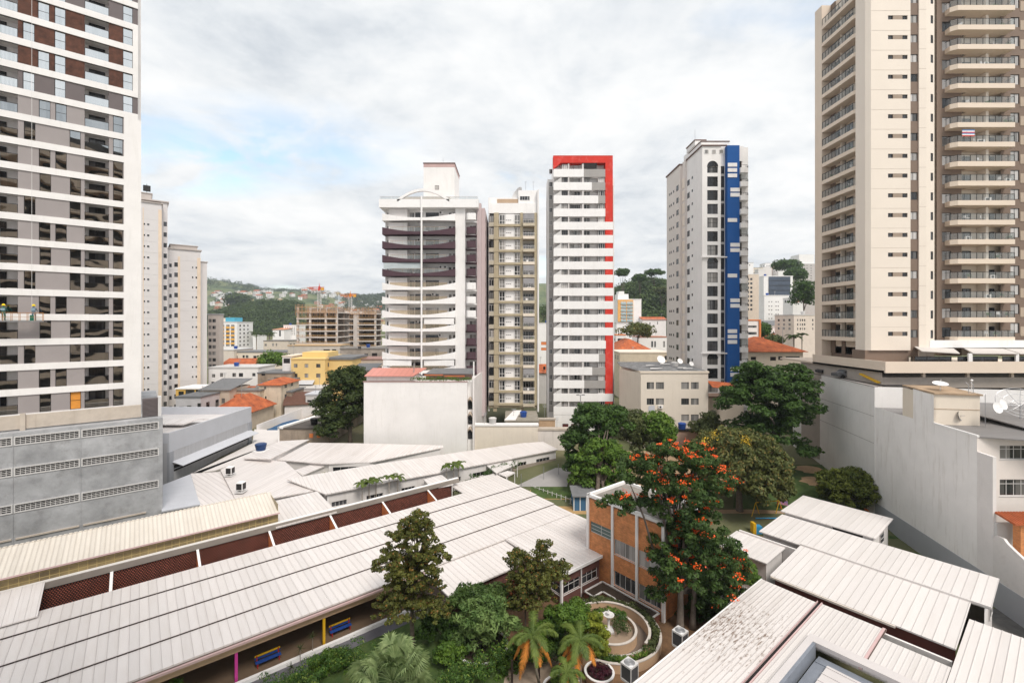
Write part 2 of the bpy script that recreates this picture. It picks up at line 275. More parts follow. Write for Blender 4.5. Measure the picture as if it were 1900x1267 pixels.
TILE = mat('clay_tile_field', (0.48, 0.13, 0.05), var=0.4, vscale=1.6, bump=0.5, bscale=3, stain=0.35, stain_col=(0.18, 0.06, 0.035))
ROOFG = mat('grey_sheet_roof', (0.19, 0.19, 0.195), var=0.2, vscale=0.8, stain=0.4, stain_col=(0.08, 0.08, 0.08))
PINKT = mat('pinkish_sheet_roof', (0.62, 0.25, 0.20), var=0.12, vscale=0.7)
FLOORT = mat('brown_patio_floor', (0.20, 0.14, 0.095), var=0.15, rough=0.4)
DSLATE = mat('slate_paving', (0.13, 0.125, 0.14), var=0.15)
TANW = mat('tan_plaster', (0.56, 0.385, 0.25), var=0.14, vscale=0.7, stain=0.3, stain_col=(0.34, 0.22, 0.14), streak=True)
BARK = mat('bark', (0.16, 0.125, 0.10), var=0.4, vscale=3, bump=0.8, bscale=9)
BARKL = mat('pale_bark', (0.33, 0.28, 0.235), var=0.3, vscale=3, bump=0.5, bscale=9)
MAROON = mat('maroon_paint', (0.15, 0.048, 0.038), var=0.12)
GLASS = glassmat('window_glass', (0.022, 0.024, 0.028), (0.42, 0.40, 0.38), 0.42)
GLASSL = glassmat('curtained_glass', (0.05, 0.05, 0.05), (0.62, 0.59, 0.57), 0.85)
GLASSD = glassmat('dark_glass', (0.014, 0.015, 0.018), (0.10, 0.10, 0.11), 0.3)
MIRROR = glassmat('reflective_glass', (0.40, 0.43, 0.45), (0.5, 0.53, 0.55), 0.5, rough=0.02, metal=1.0, wave=0.5)
MIRRORL = glassmat('pale_reflective_glass', (0.72, 0.76, 0.78), (0.8, 0.83, 0.85), 0.5, rough=0.04, metal=1.0, wave=0.25)
RAILG = sheerglass('balcony_glass', (0.84, 0.86, 0.86), 0.26)
ORGLASS = mat('orange_lit_glass', (0.8, 0.33, 0.06), var=0.2)  # one lit window: its glow is put in as orange colour
BRICKO = brickmat('orange_brick', (0.92, 0.36, 0.12), (0.74, 0.25, 0.08), (0.50, 0.27, 0.15), 0.26, 0.085, 0.012)
BRICKR = brickmat('dark_red_brick', (0.17, 0.055, 0.042), (0.12, 0.036, 0.028), (0.22, 0.12, 0.10), 0.22, 0.07, 0.012)
LATT = brickmat('terracotta_lattice', (0.55, 0.15, 0.085), (0.42, 0.11, 0.06), (0.028, 0.014, 0.012), 0.20, 0.16, 0.045)
PLBRICK = brickmat('planter_brick', (0.30, 0.10, 0.06), (0.22, 0.07, 0.045), (0.16, 0.08, 0.06), 0.2, 0.16, 0.02)

# ---------------------------------------------------------------- mesh building
class MB:
 def __init__(s): s.v, s.f, s.m = [], [], []
 def add(s, vs_, fs, m=0):
  o = len(s.v); s.v += [tuple(v) for v in vs_]; s.f += [tuple(i + o for i in f) for f in fs]; s.m += [m] * len(fs); return s
 def quad(s, a, b, c, d, m=0): return s.add([a, b, c, d], [(0, 1, 2, 3)], m)
 def box(s, x0, x1, y0, y1, z0, z1, m=0):
  if x0 > x1: x0, x1 = x1, x0
  if y0 > y1: y0, y1 = y1, y0
  if z0 > z1: z0, z1 = z1, z0
  return s.add([(x0, y0, z0), (x1, y0, z0), (x1, y1, z0), (x0, y1, z0), (x0, y0, z1), (x1, y0, z1), (x1, y1, z1), (x0, y1, z1)],
                     [(0, 3, 2, 1), (4, 5, 6, 7), (0, 1, 5, 4), (1, 2, 6, 5), (2, 3, 7, 6), (3, 0, 4, 7)], m)
 def slab(s, pts, th, m=0, mside=None):
  """polygon pts [(x,y,z)] as the top, dropped by th"""
  n = len(pts); a = sum(pts[i][0] * pts[(i + 1) % n][1] - pts[(i + 1) % n][0] * pts[i][1] for i in range(n))
  if a < 0: pts = pts[::-1]
  v = list(pts) + [(x, y, z - th) for x, y, z in pts]
  o = len(s.v); s.v += v; s.f.append(tuple(o + i for i in range(n))); s.m.append(m)
  s.f.append(tuple(o + n + i for i in reversed(range(n)))); s.m.append(m if mside is None else mside)
  for i in range(n):
   j = (i + 1) % n; s.f.append((o + i, o + n + i, o + n + j, o + j)); s.m.append(m if mside is None else mside)
  return s
 def walls(s, pts, z0f, th=0.2, m=0, skip=()):
  n = len(pts)
  for i in range(n):
   if i in skip: continue
   (x0, y0, za), (x1, y1, zb) = pts[i], pts[(i + 1) % n]
   z0, z1 = z0f(x0, y0) - .3, z0f(x1, y1) - .3
   s.quad((x0, y0, z0), (x1, y1, z1), (x1, y1, zb), (x0, y0, za), m)
  return s
 def prism(s, poly, z0, z1, m=0): return s.slab([(x, y, z1) for x, y in poly], z1 - z0, m)
 def cyl(s, x, y, z0, z1, r0, r1=None, n=12, m=0, cap=True):
  r1 = r0 if r1 is None else r1; v = []; f = []
  for k in range(n): a = 2 * math.pi * k / n; v.append((x + r0 * math.cos(a), y + r0 * math.sin(a), z0))
  for k in range(n): a = 2 * math.pi * k / n; v.append((x + r1 * math.cos(a), y + r1 * math.sin(a), z1))
  for k in range(n): f.append((k, (k + 1) % n, n + (k + 1) % n, n + k))
  if cap: f += [tuple(reversed(range(n))), tuple(range(n, 2 * n))]
  return s.add(v, f, m)
 def tube(s, pts, rs, n=6, m=0):
  pts = [Vector(p) for p in pts]; rs = rs if isinstance(rs, (list, tuple)) else [rs] * len(pts); v = []; f = []
  for i, p in enumerate(pts):
   d = (pts[min(i + 1, len(pts) - 1)] - pts[max(i - 1, 0)])
   d = d.normalized() if d.length > 1e-9 else Vector((0, 0, 1))
   u = d.orthogonal().normalized() if abs(d.z) > 0.95 else d.cross(Vector((0, 0, 1))).normalized()
   w = d.cross(u)
   for k in range(n):
    a = 2 * math.pi * k / n; v.append(tuple(p + (u * math.cos(a) + w * math.sin(a)) * rs[i]))
  for i in range(len(pts) - 1):
   for k in range(n): f.append((i * n + k, i * n + (k + 1) % n, (i + 1) * n + (k + 1) % n, (i + 1) * n + k))
  f += [tuple(reversed(range(n))), tuple(range((len(pts) - 1) * n, len(pts) * n))]
  return s.add(v, f, m)
 def lathe(s, x, y, prof, n=24, m=0):
  v = []; f = []
  for r, z in prof:
   for k in range(n): a = 2 * math.pi * k / n; v.append((x + r * math.cos(a), y + r * math.sin(a), z))
  for i in range(len(prof) - 1):
   for k in range(n): f.append((i * n + k, i * n + (k + 1) % n, (i + 1) * n + (k + 1) % n, (i + 1) * n + k))
  return s.add(v, f, m)
 def wall(s, o, ang, Lx, z0, z1, ops=(), rev=0.22, m=0, mrev=None):
  """wall face from o=(x,y) running Lx along ang (deg), openings (xa,xb,za,zb) with reveals of depth rev"""
  c, sn = math.cos(R(ang)), math.sin(R(ang)); mrev = m if mrev is None else mrev
  def pt(x, z, d=0.0): return (o[0] + x * c - d * sn, o[1] + x * sn + d * c, z)
  ops = [(max(0, a), min(Lx, b), max(z0, p), min(z1, q)) for a, b, p, q in ops if b > 0 and a < Lx and q > z0 and p < z1]
  zs = sorted({round(z, 4) for z in [z0, z1] + [o_[2] for o_ in ops] + [o_[3] for o_ in ops]})
  for i in range(len(zs) - 1):
   za, zb = zs[i], zs[i + 1]; mid = (za + zb) / 2
   row = sorted([(a, b) for a, b, p, q in ops if p < mid < q]); x = 0
   for a, b in row + [(Lx, Lx)]:
    if a > x + 1e-4: s.quad(pt(x, za), pt(a, za), pt(a, zb), pt(x, zb), m)
    x = max(x, b)
  for a, b, p, q in ops:
   s.quad(pt(a, p), pt(a, p, rev), pt(a, q, rev), pt(a, q), mrev)
   s.quad(pt(b, p, rev), pt(b, p), pt(b, q), pt(b, q, rev), mrev)
   s.quad(pt(a, p, rev), pt(a, p), pt(b, p), pt(b, p, rev), mrev)
   s.quad(pt(a, q), pt(a, q, rev), pt(b, q, rev), pt(b, q), mrev)
  return s
 def mesh(s, name, mats, off=(0, 0, 0), smooth_=False):
  me = bpy.data.meshes.new(name)
  me.from_pydata([(x - off[0], y - off[1], z - off[2]) for x, y, z in s.v], [], s.f)
  for mm in (mats if isinstance(mats, (list, tuple)) else [mats]): me.materials.append(mm)
  if any(s.m): me.polygons.foreach_set('material_index', s.m)
  if smooth_: me.polygons.foreach_set('use_smooth', [True] * len(s.f))
  me.update(); return me
OFF = {}
FRM = {}
def tagit(o, label=None, cat=None, group=None, kind=None):
 if label: o['label'] = label
 if cat: o['category'] = cat
 if group: o['group'] = group
 if kind: o['kind'] = kind
def thing(name, label, cat, loc=(0, 0, 0), fr=WF, group=None):
 o = bpy.data.objects.new(name, None); COL.objects.link(o); X, Y = fr.w(loc[0], loc[1]); o.location = (X, Y, loc[2]); o.rotation_euler = (0, 0, fr.a)
 o.empty_display_size = 0.3; tagit(o, label, cat, group); OFF[o.name] = tuple(loc); FRM[o.name] = fr; return o
def part(name, mb, mats, par, smooth_=False, label=None, kind=None):
 """a part in its thing's frame; sub-parts may be parented to a part"""
 off = OFF[par.name]; o = bpy.data.objects.new(name, mb.mesh(name, mats, off, smooth_)); COL.objects.link(o); o.parent = par
 OFF[o.name] = off; FRM[o.name] = FRM[par.name]; tagit(o, label, kind=kind); return o
def inst(name, me, par, loc, ang=0.0, label=None):
 off = OFF[par.name]; o = bpy.data.objects.new(name, me); COL.objects.link(o); o.parent = par
 o.location = (loc[0] - off[0], loc[1] - off[1], loc[2] - off[2]); o.rotation_euler = (0, 0, R(ang)); OFF[o.name] = (0, 0, 0)
 if label: o['label'] = label
 return o
def solo(name, label, cat, mb, mats, loc=(0, 0, 0), fr=WF, group=None, smooth_=False, kind=None):
 o = bpy.data.objects.new(name, mb.mesh(name, mats, loc, smooth_)); COL.objects.link(o); X, Y = fr.w(loc[0], loc[1]); o.location = (X, Y, loc[2]); o.rotation_euler = (0, 0, fr.a)
 tagit(o, label, cat, group, kind); OFF[o.name] = tuple(loc); FRM[o.name] = fr; return o
def struct(name, mb, mats, kind='structure', smooth_=False):
 o = bpy.data.objects.new(name, mb.mesh(name, mats, (0, 0, 0), smooth_)); COL.objects.link(o); o['kind'] = kind; return o
WM = {}
def winmesh(w, h, cols=2, rows=1, fm=None, gm=None, fw=0.06, dep=0.1, sill=False, low=None):
 fm = fm or WFRAME; gm = gm or GLASS; key = (round(w, 2), round(h, 2), cols, rows, fm.name, gm.name, fw, dep, sill, low)
 if key in WM: return WM[key]
 b = MB()
 b.box(0, w, dep - .03, dep + .03, 0, fw, 0); b.box(0, w, dep - .03, dep + .03, h - fw, h, 0)
 b.box(0, fw, dep - .028, dep + .028, fw, h - fw, 0); b.box(w - fw, w, dep - .028, dep + .028, fw, h - fw, 0)
 for i in range(1, cols): x = w * i / cols; b.box(x - fw * .4, x + fw * .4, dep - .025, dep + .025, fw, h - fw, 0)
 for i in range(1, rows): z = (h * i / rows) if low is None else h * low; b.box(fw, w - fw, dep - .022, dep + .022, z - fw * .4, z + fw * .4, 0)
 b.quad((fw, dep, fw), (w - fw, dep, fw), (w - fw, dep, h - fw), (fw, dep, h - fw), 1)
 if sill: b.box(-.06, w + .06, -.07, dep, -.07, -.004, 0)
 WM[key] = b.mesh('window', [fm, gm]); return WM[key]
def railing(par, x0, x1, y, z0, h, side=0.0, post=1.2, gm=None, fm=None, name='railing', sides=(True, True), glass=True):
 """glazed railing: rail, posts and panes, returning `side` metres back at the ends"""
 b = MB(); fm = fm or DARKF
 segs = [((x0, y), (x1, y))]
 if side and sides[0]: segs.append(((x0, y), (x0, y + side)))
 if side and sides[1]: segs.append(((x1, y), (x1, y + side)))
 for (ax, ay), (bx, by) in segs:
  Ls = math.hypot(bx - ax, by - ay); n = max(1, round(Ls / post)); ux, uy = (bx - ax) / Ls, (by - ay) / Ls
  for k in range(n + 1):
   px_, py_ = ax + ux * Ls * k / n, ay + uy * Ls * k / n; b.box(px_ - .025, px_ + .025, py_ - .025, py_ + .025, z0, z0 + h - .03, 0)
  if abs(ux) > .5: b.box(ax - .03, bx + .03, ay - .035, ay + .035, z0 + h - .04, z0 + h + .02, 0)
  else: b.box(ax - .034, ax + .034, ay + .04, by, z0 + h - .04, z0 + h + .018, 0)
 r = part(name, b, [fm], par)
 if glass:
  g = MB()
  for (ax, ay), (bx, by) in segs: g.quad((ax, ay, z0 + .03), (bx, by, z0 + .03), (bx, by, z0 + h - .05), (ax, ay, z0 + h - .05))
  part('pane', g, [gm or RAILG], r)
 return r
# ================================================================ ground and hills
def make_ground():
 ys = [-60 + 6 * i for i in range(46)] + [220 + 12 * i for i in range(50)] + [820 + 30 * i for i in range(50)] + [2330 + 400 * i for i in range(14)]
 xs = [-4500 + 400 * i for i in range(8)] + [-1500 + 25 * i for i in range(56)] + [-100 + 12.5 * i for i in range(61)] + [665 + 60 * i for i in range(20)] + [1900 + 400 * i for i in range(8)]
 v = [(x, y, ground_z(x, y)) for y in ys for x in xs]; nx = len(xs)
 f = [(j * nx + i, j * nx + i + 1, (j + 1) * nx + i + 1, (j + 1) * nx + i) for j in range(len(ys) - 1) for i in range(nx - 1)]
 b = MB(); b.add(v, f)
 m = mat('earth_and_scrub', (0.20, 0.17, 0.11), var=0.3, vscale=0.03, col2=(0.055, 0.09, 0.03)); P(m).inputs['Specular IOR Level'].default_value = 0.05
 t = m.node_tree; geo = nn(t, 'ShaderNodeNewGeometry'); s_ = nn(t, 'ShaderNodeSeparateXYZ'); t.links.new(geo.outputs['Position'], s_.inputs[0])
 mr = nn(t, 'ShaderNodeMapRange'); t.links.new(s_.outputs['Y'], mr.inputs[0]); mr.inputs[1].default_value = 200; mr.inputs[2].default_value = 900
 mx = nn(t, 'ShaderNodeMix', data_type='RGBA'); t.links.new(mr.outputs[0], mx.inputs[0]); src = P(m).inputs['Base Color'].links[0].from_socket
 n = nn(t, 'ShaderNodeTexNoise'); n.inputs['Scale'].default_value = 0.012; n.inputs['Detail'].default_value = 9; n.inputs['Roughness'].default_value = 0.7; t.links.new(geo.outputs['Position'], n.inputs['Vector'])
 r = wramp_t(t, n.outputs[0], [(0.38, (0.035, 0.06, 0.03)), (0.5, (0.12, 0.15, 0.06)), (0.66, (0.24, 0.22, 0.12))])
 t.links.new(src, mx.inputs[6]); t.links.new(r.outputs[0], mx.inputs[7]); t.links.new(mx.outputs[2], P(m).inputs['Base Color'])
 struct('ground', b, [m], smooth_=True)
def wramp_t(t, src, stops):
 r = nn(t, 'ShaderNodeValToRGB'); t.links.new(src, r.inputs[0]); e = r.color_ramp.elements
 while len(e) < len(stops): e.new(0.5)
 for el, (p, c) in zip(e, stops): el.position = p; el.color = (*c, 1)
 return r
make_ground()

# ================================================================ left grey and white tower on a concrete podium
def left_tower():
 fr = Fr(*UV.w(0, 75.9), 39.2)          # local x along the street, 0 = right corner of the old grid
 xr = fr.x(262); x0 = fr.x(-62)
 cen = (xr, 0, 0); t = thing('apartment_tower', 'tall left tower of white bands, grey panels and brown wood near its top', 'apartment tower', cen, fr)
 zb0, ph = 29.1, 2.85
 xs = lambda zx: fr.x(zx / 3.1675)
 top = zb0 + 16 * ph
 colB = (xs(0) - 4.5, xs(105)); balR = (xs(497), xs(640)); right_lo = (xs(664), xs(722)); right_hi = (xs(722), xs(780)); pil = fr.x(230)
 seq = {8: 'A', 7: 'B', 6: 'A', 5: 'C', 4: 'B', 3: 'A', 2: 'C', 1: 'B', 0: 'A', -1: 'C', -2: 'B', -3: 'A', -4: 'C', 9: 'D', 10: 'E', 11: 'D', 12: 'E', 13: 'E', 14: 'D', 15: 'E'}
 cols = {'A': [(228, 296), (325, 392)], 'B': [(140, 208), (409, 474)], 'C': [(232, 300), (411, 476)], 'D': [(133, 203), (320, 385)], 'E': [(222, 290), (320, 385)]}
 wall = [MB(), MB(), MB(), MB()]        # grey, dark grey, wood, (unused)
 bands = MB(); nwin = 0; recess = MB()
 def xw(p, hi): return xs(p)
 for k in range(-4, 16):
  z0 = zb0 + k * ph; z1 = z0 + 2.1; hi = k >= 9
  wi = 2 if k in (10, 11, 12) else (1 if hi else 0)
  ops = []
  cc = cols[seq[k]]
  right = right_hi if hi else right_lo
  for a, b in cc: ops.append((xs(a) - x0, xs(b) - x0, z0, z1))
  ops.append((right[0] - x0, right[1] - x0, z0, z1))
  ops.append((colB[0] - x0, colB[1] - x0, z0, z1)); ops.append((balR[0] - x0, balR[1] - x0, z0, z1))
  ops.append((colB[0] - x0 - 16, colB[0] - x0 - 10, z0, z1))
  ops.append((colB[0] - x0 - 8, colB[0] - x0 - 5.5, z0, z1))
  Lx = (xs(810) if hi and k not in (10, 11, 12) else (xs(780) if hi else pil)) - x0
  wall[wi].wall((x0, 0.0), 0, Lx, z0, z1, [o for o in ops if o[3] > o[2]], rev=0.25)
  # floor band standing proud
  bands.box(x0, pil if not hi else xs(812 if k not in (10, 11, 12) else 780), -.12, .26, z0 - (ph - 2.1), z0, 0)
  if k == 15: bands.box(x0, xs(812), -.12, .26, z1, z1 + .9, 0)
  for (a, b) in [(xs(c[0]), xs(c[1])) for c in cc] + [right, (colB[0] - 8, colB[0] - 5.5)]:
   g = (MIRRORL if k >= 9 else MIRROR) if k > -4 or a > xs(600) else MIRROR
   w_ = b - a
   if k == -4 and abs(a - xs(411)) < 1e-6: g = ORGLASS
   inst('window', winmesh(w_, 2.1, 1, 2, DARKF, g, fw=.05, dep=.12), t, (a, 0.02, z0)); nwin += 1
  for bx in (balR, colB, (colB[0] - 16, colB[0] - 10)):
   wide = bx[1] - bx[0]; recess = MB()
   # recess box
   recess.quad((bx[0], 1.3, z0), (bx[1], 1.3, z0), (bx[1], 1.3, z1), (bx[0], 1.3, z1)); recess.quad((bx[0], .25, z0), (bx[1], .25, z0), (bx[1], 1.3, z0), (bx[0], 1.3, z0))
   recess.quad((bx[0], .25, z1), (bx[0], 1.3, z1), (bx[1], 1.3, z1), (bx[1], .25, z1)); recess.quad((bx[0], .25, z0), (bx[0], 1.3, z0), (bx[0], 1.3, z1), (bx[0], .25, z1)); recess.quad((bx[1], 1.3, z0), (bx[1], .25, z0), (bx[1], .25, z1), (bx[1], 1.3, z1))
   part('balcony_recess', recess, [WHITE], t); dw = wide * .68
   inst('balcony_door', winmesh(dw, 1.95, 2, 1, DARKF, GLASSD, fw=.06, dep=.05), t, (bx[0] + wide * .14, 1.18, z0))
   g = MB(); g.quad((bx[0] + .03, .03, z0 + .06), (bx[1] - .03, .03, z0 + .06), (bx[1] - .03, .03, z0 + .98), (bx[0] + .03, .03, z0 + .98))
   rl = MB(); rl.box(bx[0], bx[1], .0, .06, z0 + 1.0, z0 + 1.05); rl.box(bx[0] + .002, bx[0] + .05, .01, .05, z0, z0 + 1.0); rl.box(bx[1] - .05, bx[1] - .002, .01, .05, z0, z0 + 1.0)
   r_ = part('railing', rl, [DARKF], t); part('pane', g, [MIRRORL if k >= 9 else MIRROR], r_)
 part('wall', wall[0], [GREYP], t); part('wall', wall[1], [GREYD], t, label='dark grey upper wall panels'); part('wall', wall[2], [WOOD], t, label='brown wood clad wall panels')
 z9 = zb0 + 9 * ph - (ph - 2.1)
 bands.box(pil, xr, -.13, .27, 17.0, z9 + .02, 0)                                      # white corner pilaster
 bands.box(xs(780), xs(812), -.131, .27, zb0 + 10 * ph - .75, zb0 + 12 * ph + 2.1, 0)
 part('white_band', bands, [WHITE2], t)
 body = MB(); body.box(x0, xr - .02, 1.32, 20, 16, top + .8, 0); body.box(x0, xr, .28, 1.3, 16.0, 17.04, 0)
 body.quad((xr, .27, 17.0), (xr, 20, 17.0), (xr, 20, z9), (xr, .27, z9)); body.quad((xs(810), .27, z9), (xs(810), 20, z9), (xs(810), 20, top + .8), (xs(810), .27, top + .8))
 part('tower_core', body, [WHITE2], t)
 # podium
 pf = Fr(*UV.w(0, 72), 39.2); xc = pf.x(302)
 p = thing('parking_podium', 'raw concrete car park podium with long slatted vents under the left tower', 'building', (xc, 0, 0), pf)
 px = lambda q: pf.x(q / 3.726); x00 = pf.x(-80)
 vents = []
 for zc in (15.35, 12.05, 8.1):
  for a, b in ((570, 1092), (104, 545), (-340, 78)):
   vents.append((px(a), px(b) if a > -300 else px(78), zc - .38, zc + .38))
 w = MB(); w.wall((x00, 0), 0, xc - x00, 0, 16.25, [(a - x00, b - x00, c, d) for a, b, c, d in vents], rev=.3)
 w.quad((xc, 0, 0), (xc, 30, 0), (xc, 30, 16.25), (xc, 0, 16.25)); w.quad((x00, 0, 16.25), (xc, 0, 16.25), (xc, 30, 16.25), (x00, 30, 16.25))
 w.box(px(545) + .12, px(570) - .12, -.06, .0, .5, 16.2); w.box(xc - .5, xc - .02, -.06, 0, .5, 16.2); w.box(px(78) + .12, px(104) - .12, -.06, 0, .5, 16.2)
 part('wall', w, [CONC], p)
 for a, b, c, d in vents:
  g = MB(); n = max(4, int((b - a) / .38))
  g.box(a - .1, b + .1, -.07, .02, c - .1, c + .02, 0); g.box(a - .1, b + .1, -.07, .02, d - .02, d + .1, 0); g.box(a - .1, a + .02, -.065, .02, c, d, 0); g.box(b - .02, b + .1, -.065, .02, c, d, 0)
  for i in range(1, n): x = a + (b - a) * i / n; g.box(x - .022, x + .022, .06, .12, c, d, 0)
  for i in range(1, 4): z = c + (d - c) * i / 4; g.box(a, b, .05, .11, z - .025, z + .025, 0)
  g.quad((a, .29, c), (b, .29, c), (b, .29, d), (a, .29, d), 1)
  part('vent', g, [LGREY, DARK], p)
 g = MB(); 
 for a, b in ((575, 1010), (108, 548), (-340, 80)): g.box(px(a), px(b), -.12, .0, 4.75, 4.92)
 part('sill', g, [CONCL], p)
 # pale shuttered parapet on the podium edge
 x1 = pf.x(262, 1.2); g = MB(); g.box(x00, x1, 1.2, 1.5, 16.4, 17.9, 0)
 k = 0; x = x1 - 3
 while x > x00: g.box(x - .05, x + .05, 1.15, 1.2, 16.4, 17.9, 0); x -= 3.1
 g.box(pf.x(37, 1), pf.x(47, 1), .9, 1.2, 16.26, 18.1, 0)
 part('parapet', g, [CONCL], p)
 g = MB(); a, b = pf.x(264, 1.4), pf.x(293, 1.4)      # dark louvred panel on the corner
 g.box(a, b, 1.4, 1.6, 16.3, 18.6, 0)
 for i in range(14): g.box(a + .05, b - .05, 1.34, 1.4, 16.4 + i * .155, 16.48 + i * .155, 0)
 g.box(b, b + .35, 1.1, 2.4, 16.27, 18.7, 1)
 part('louvre_panel', g, [GREYD, LGREY], p)
 # window cleaners' platform
 zc = fr.z(60, 597, -1.0); xa, xb = fr.x(-25, -1.2), fr.x(80, -1.2)
 pl = thing('suspended_platform', 'suspended steel cleaning platform with ropes hanging before the left tower', 'work platform', ((xa + xb) / 2, -1.2, zc), fr)
 g = MB(); g.box(xa, xb, -1.55, -.85, zc, zc + .12); part('platform_floor', g, [STEEL], pl)
 g = MB()
 for y in (-1.55, -.85):
  g.box(xa, xb, y - .02, y + .02, zc + 1.0, zc + 1.04); g.box(xa, xb, y - .018, y + .018, zc + .5, zc + .53)
  n = 7
  for i in range(n + 1): x = xa + (xb - xa) * i / n; g.box(x - .02, x + .02, y - .015, y + .015, zc + .1, zc + 1.0)
 part('guard_rail', g, [mat('orange_steel', (0.45, 0.22, 0.08), var=0.3)], pl)
 for x in (xa + .6, xb - .9):
  g = MB(); g.tube([(x, -1.2, zc + .1), (x, -1.2, top)], .018, 5); part('rope', g, [WFRAME], pl)
  g = MB(); g.box(x - .15, x + .15, -1.35, -1.05, zc + .12, zc + .75); part('hoist', g, [mat('green_machine_paint', (0.02, 0.16, 0.1))], pl)
 return fr, zc, xb
LT, PLZ, PLX = left_tower()

# ================================================================ generic windows on a plain wall
def skin(name, joints, edges, mats_, par=None, loc=None, fr=WF, root=0, sub=1):
 me = bpy.data.meshes.new(name); me.from_pydata([j[0] for j in joints], edges, []); o = bpy.data.objects.new(name, me); COL.objects.link(o)
 md = o.modifiers.new('skin', 'SKIN'); md.use_smooth_shade = True
 if not me.skin_vertices: pass
 for i, j in enumerate(joints):
  sv = me.skin_vertices[0].data[i]; sv.radius = (j[1], j[1]); sv.use_root = (i == root)
 ms = o.modifiers.new('sub', 'SUBSURF'); ms.levels = sub; ms.render_levels = sub
 for m_ in mats_: me.materials.append(m_)
 return o

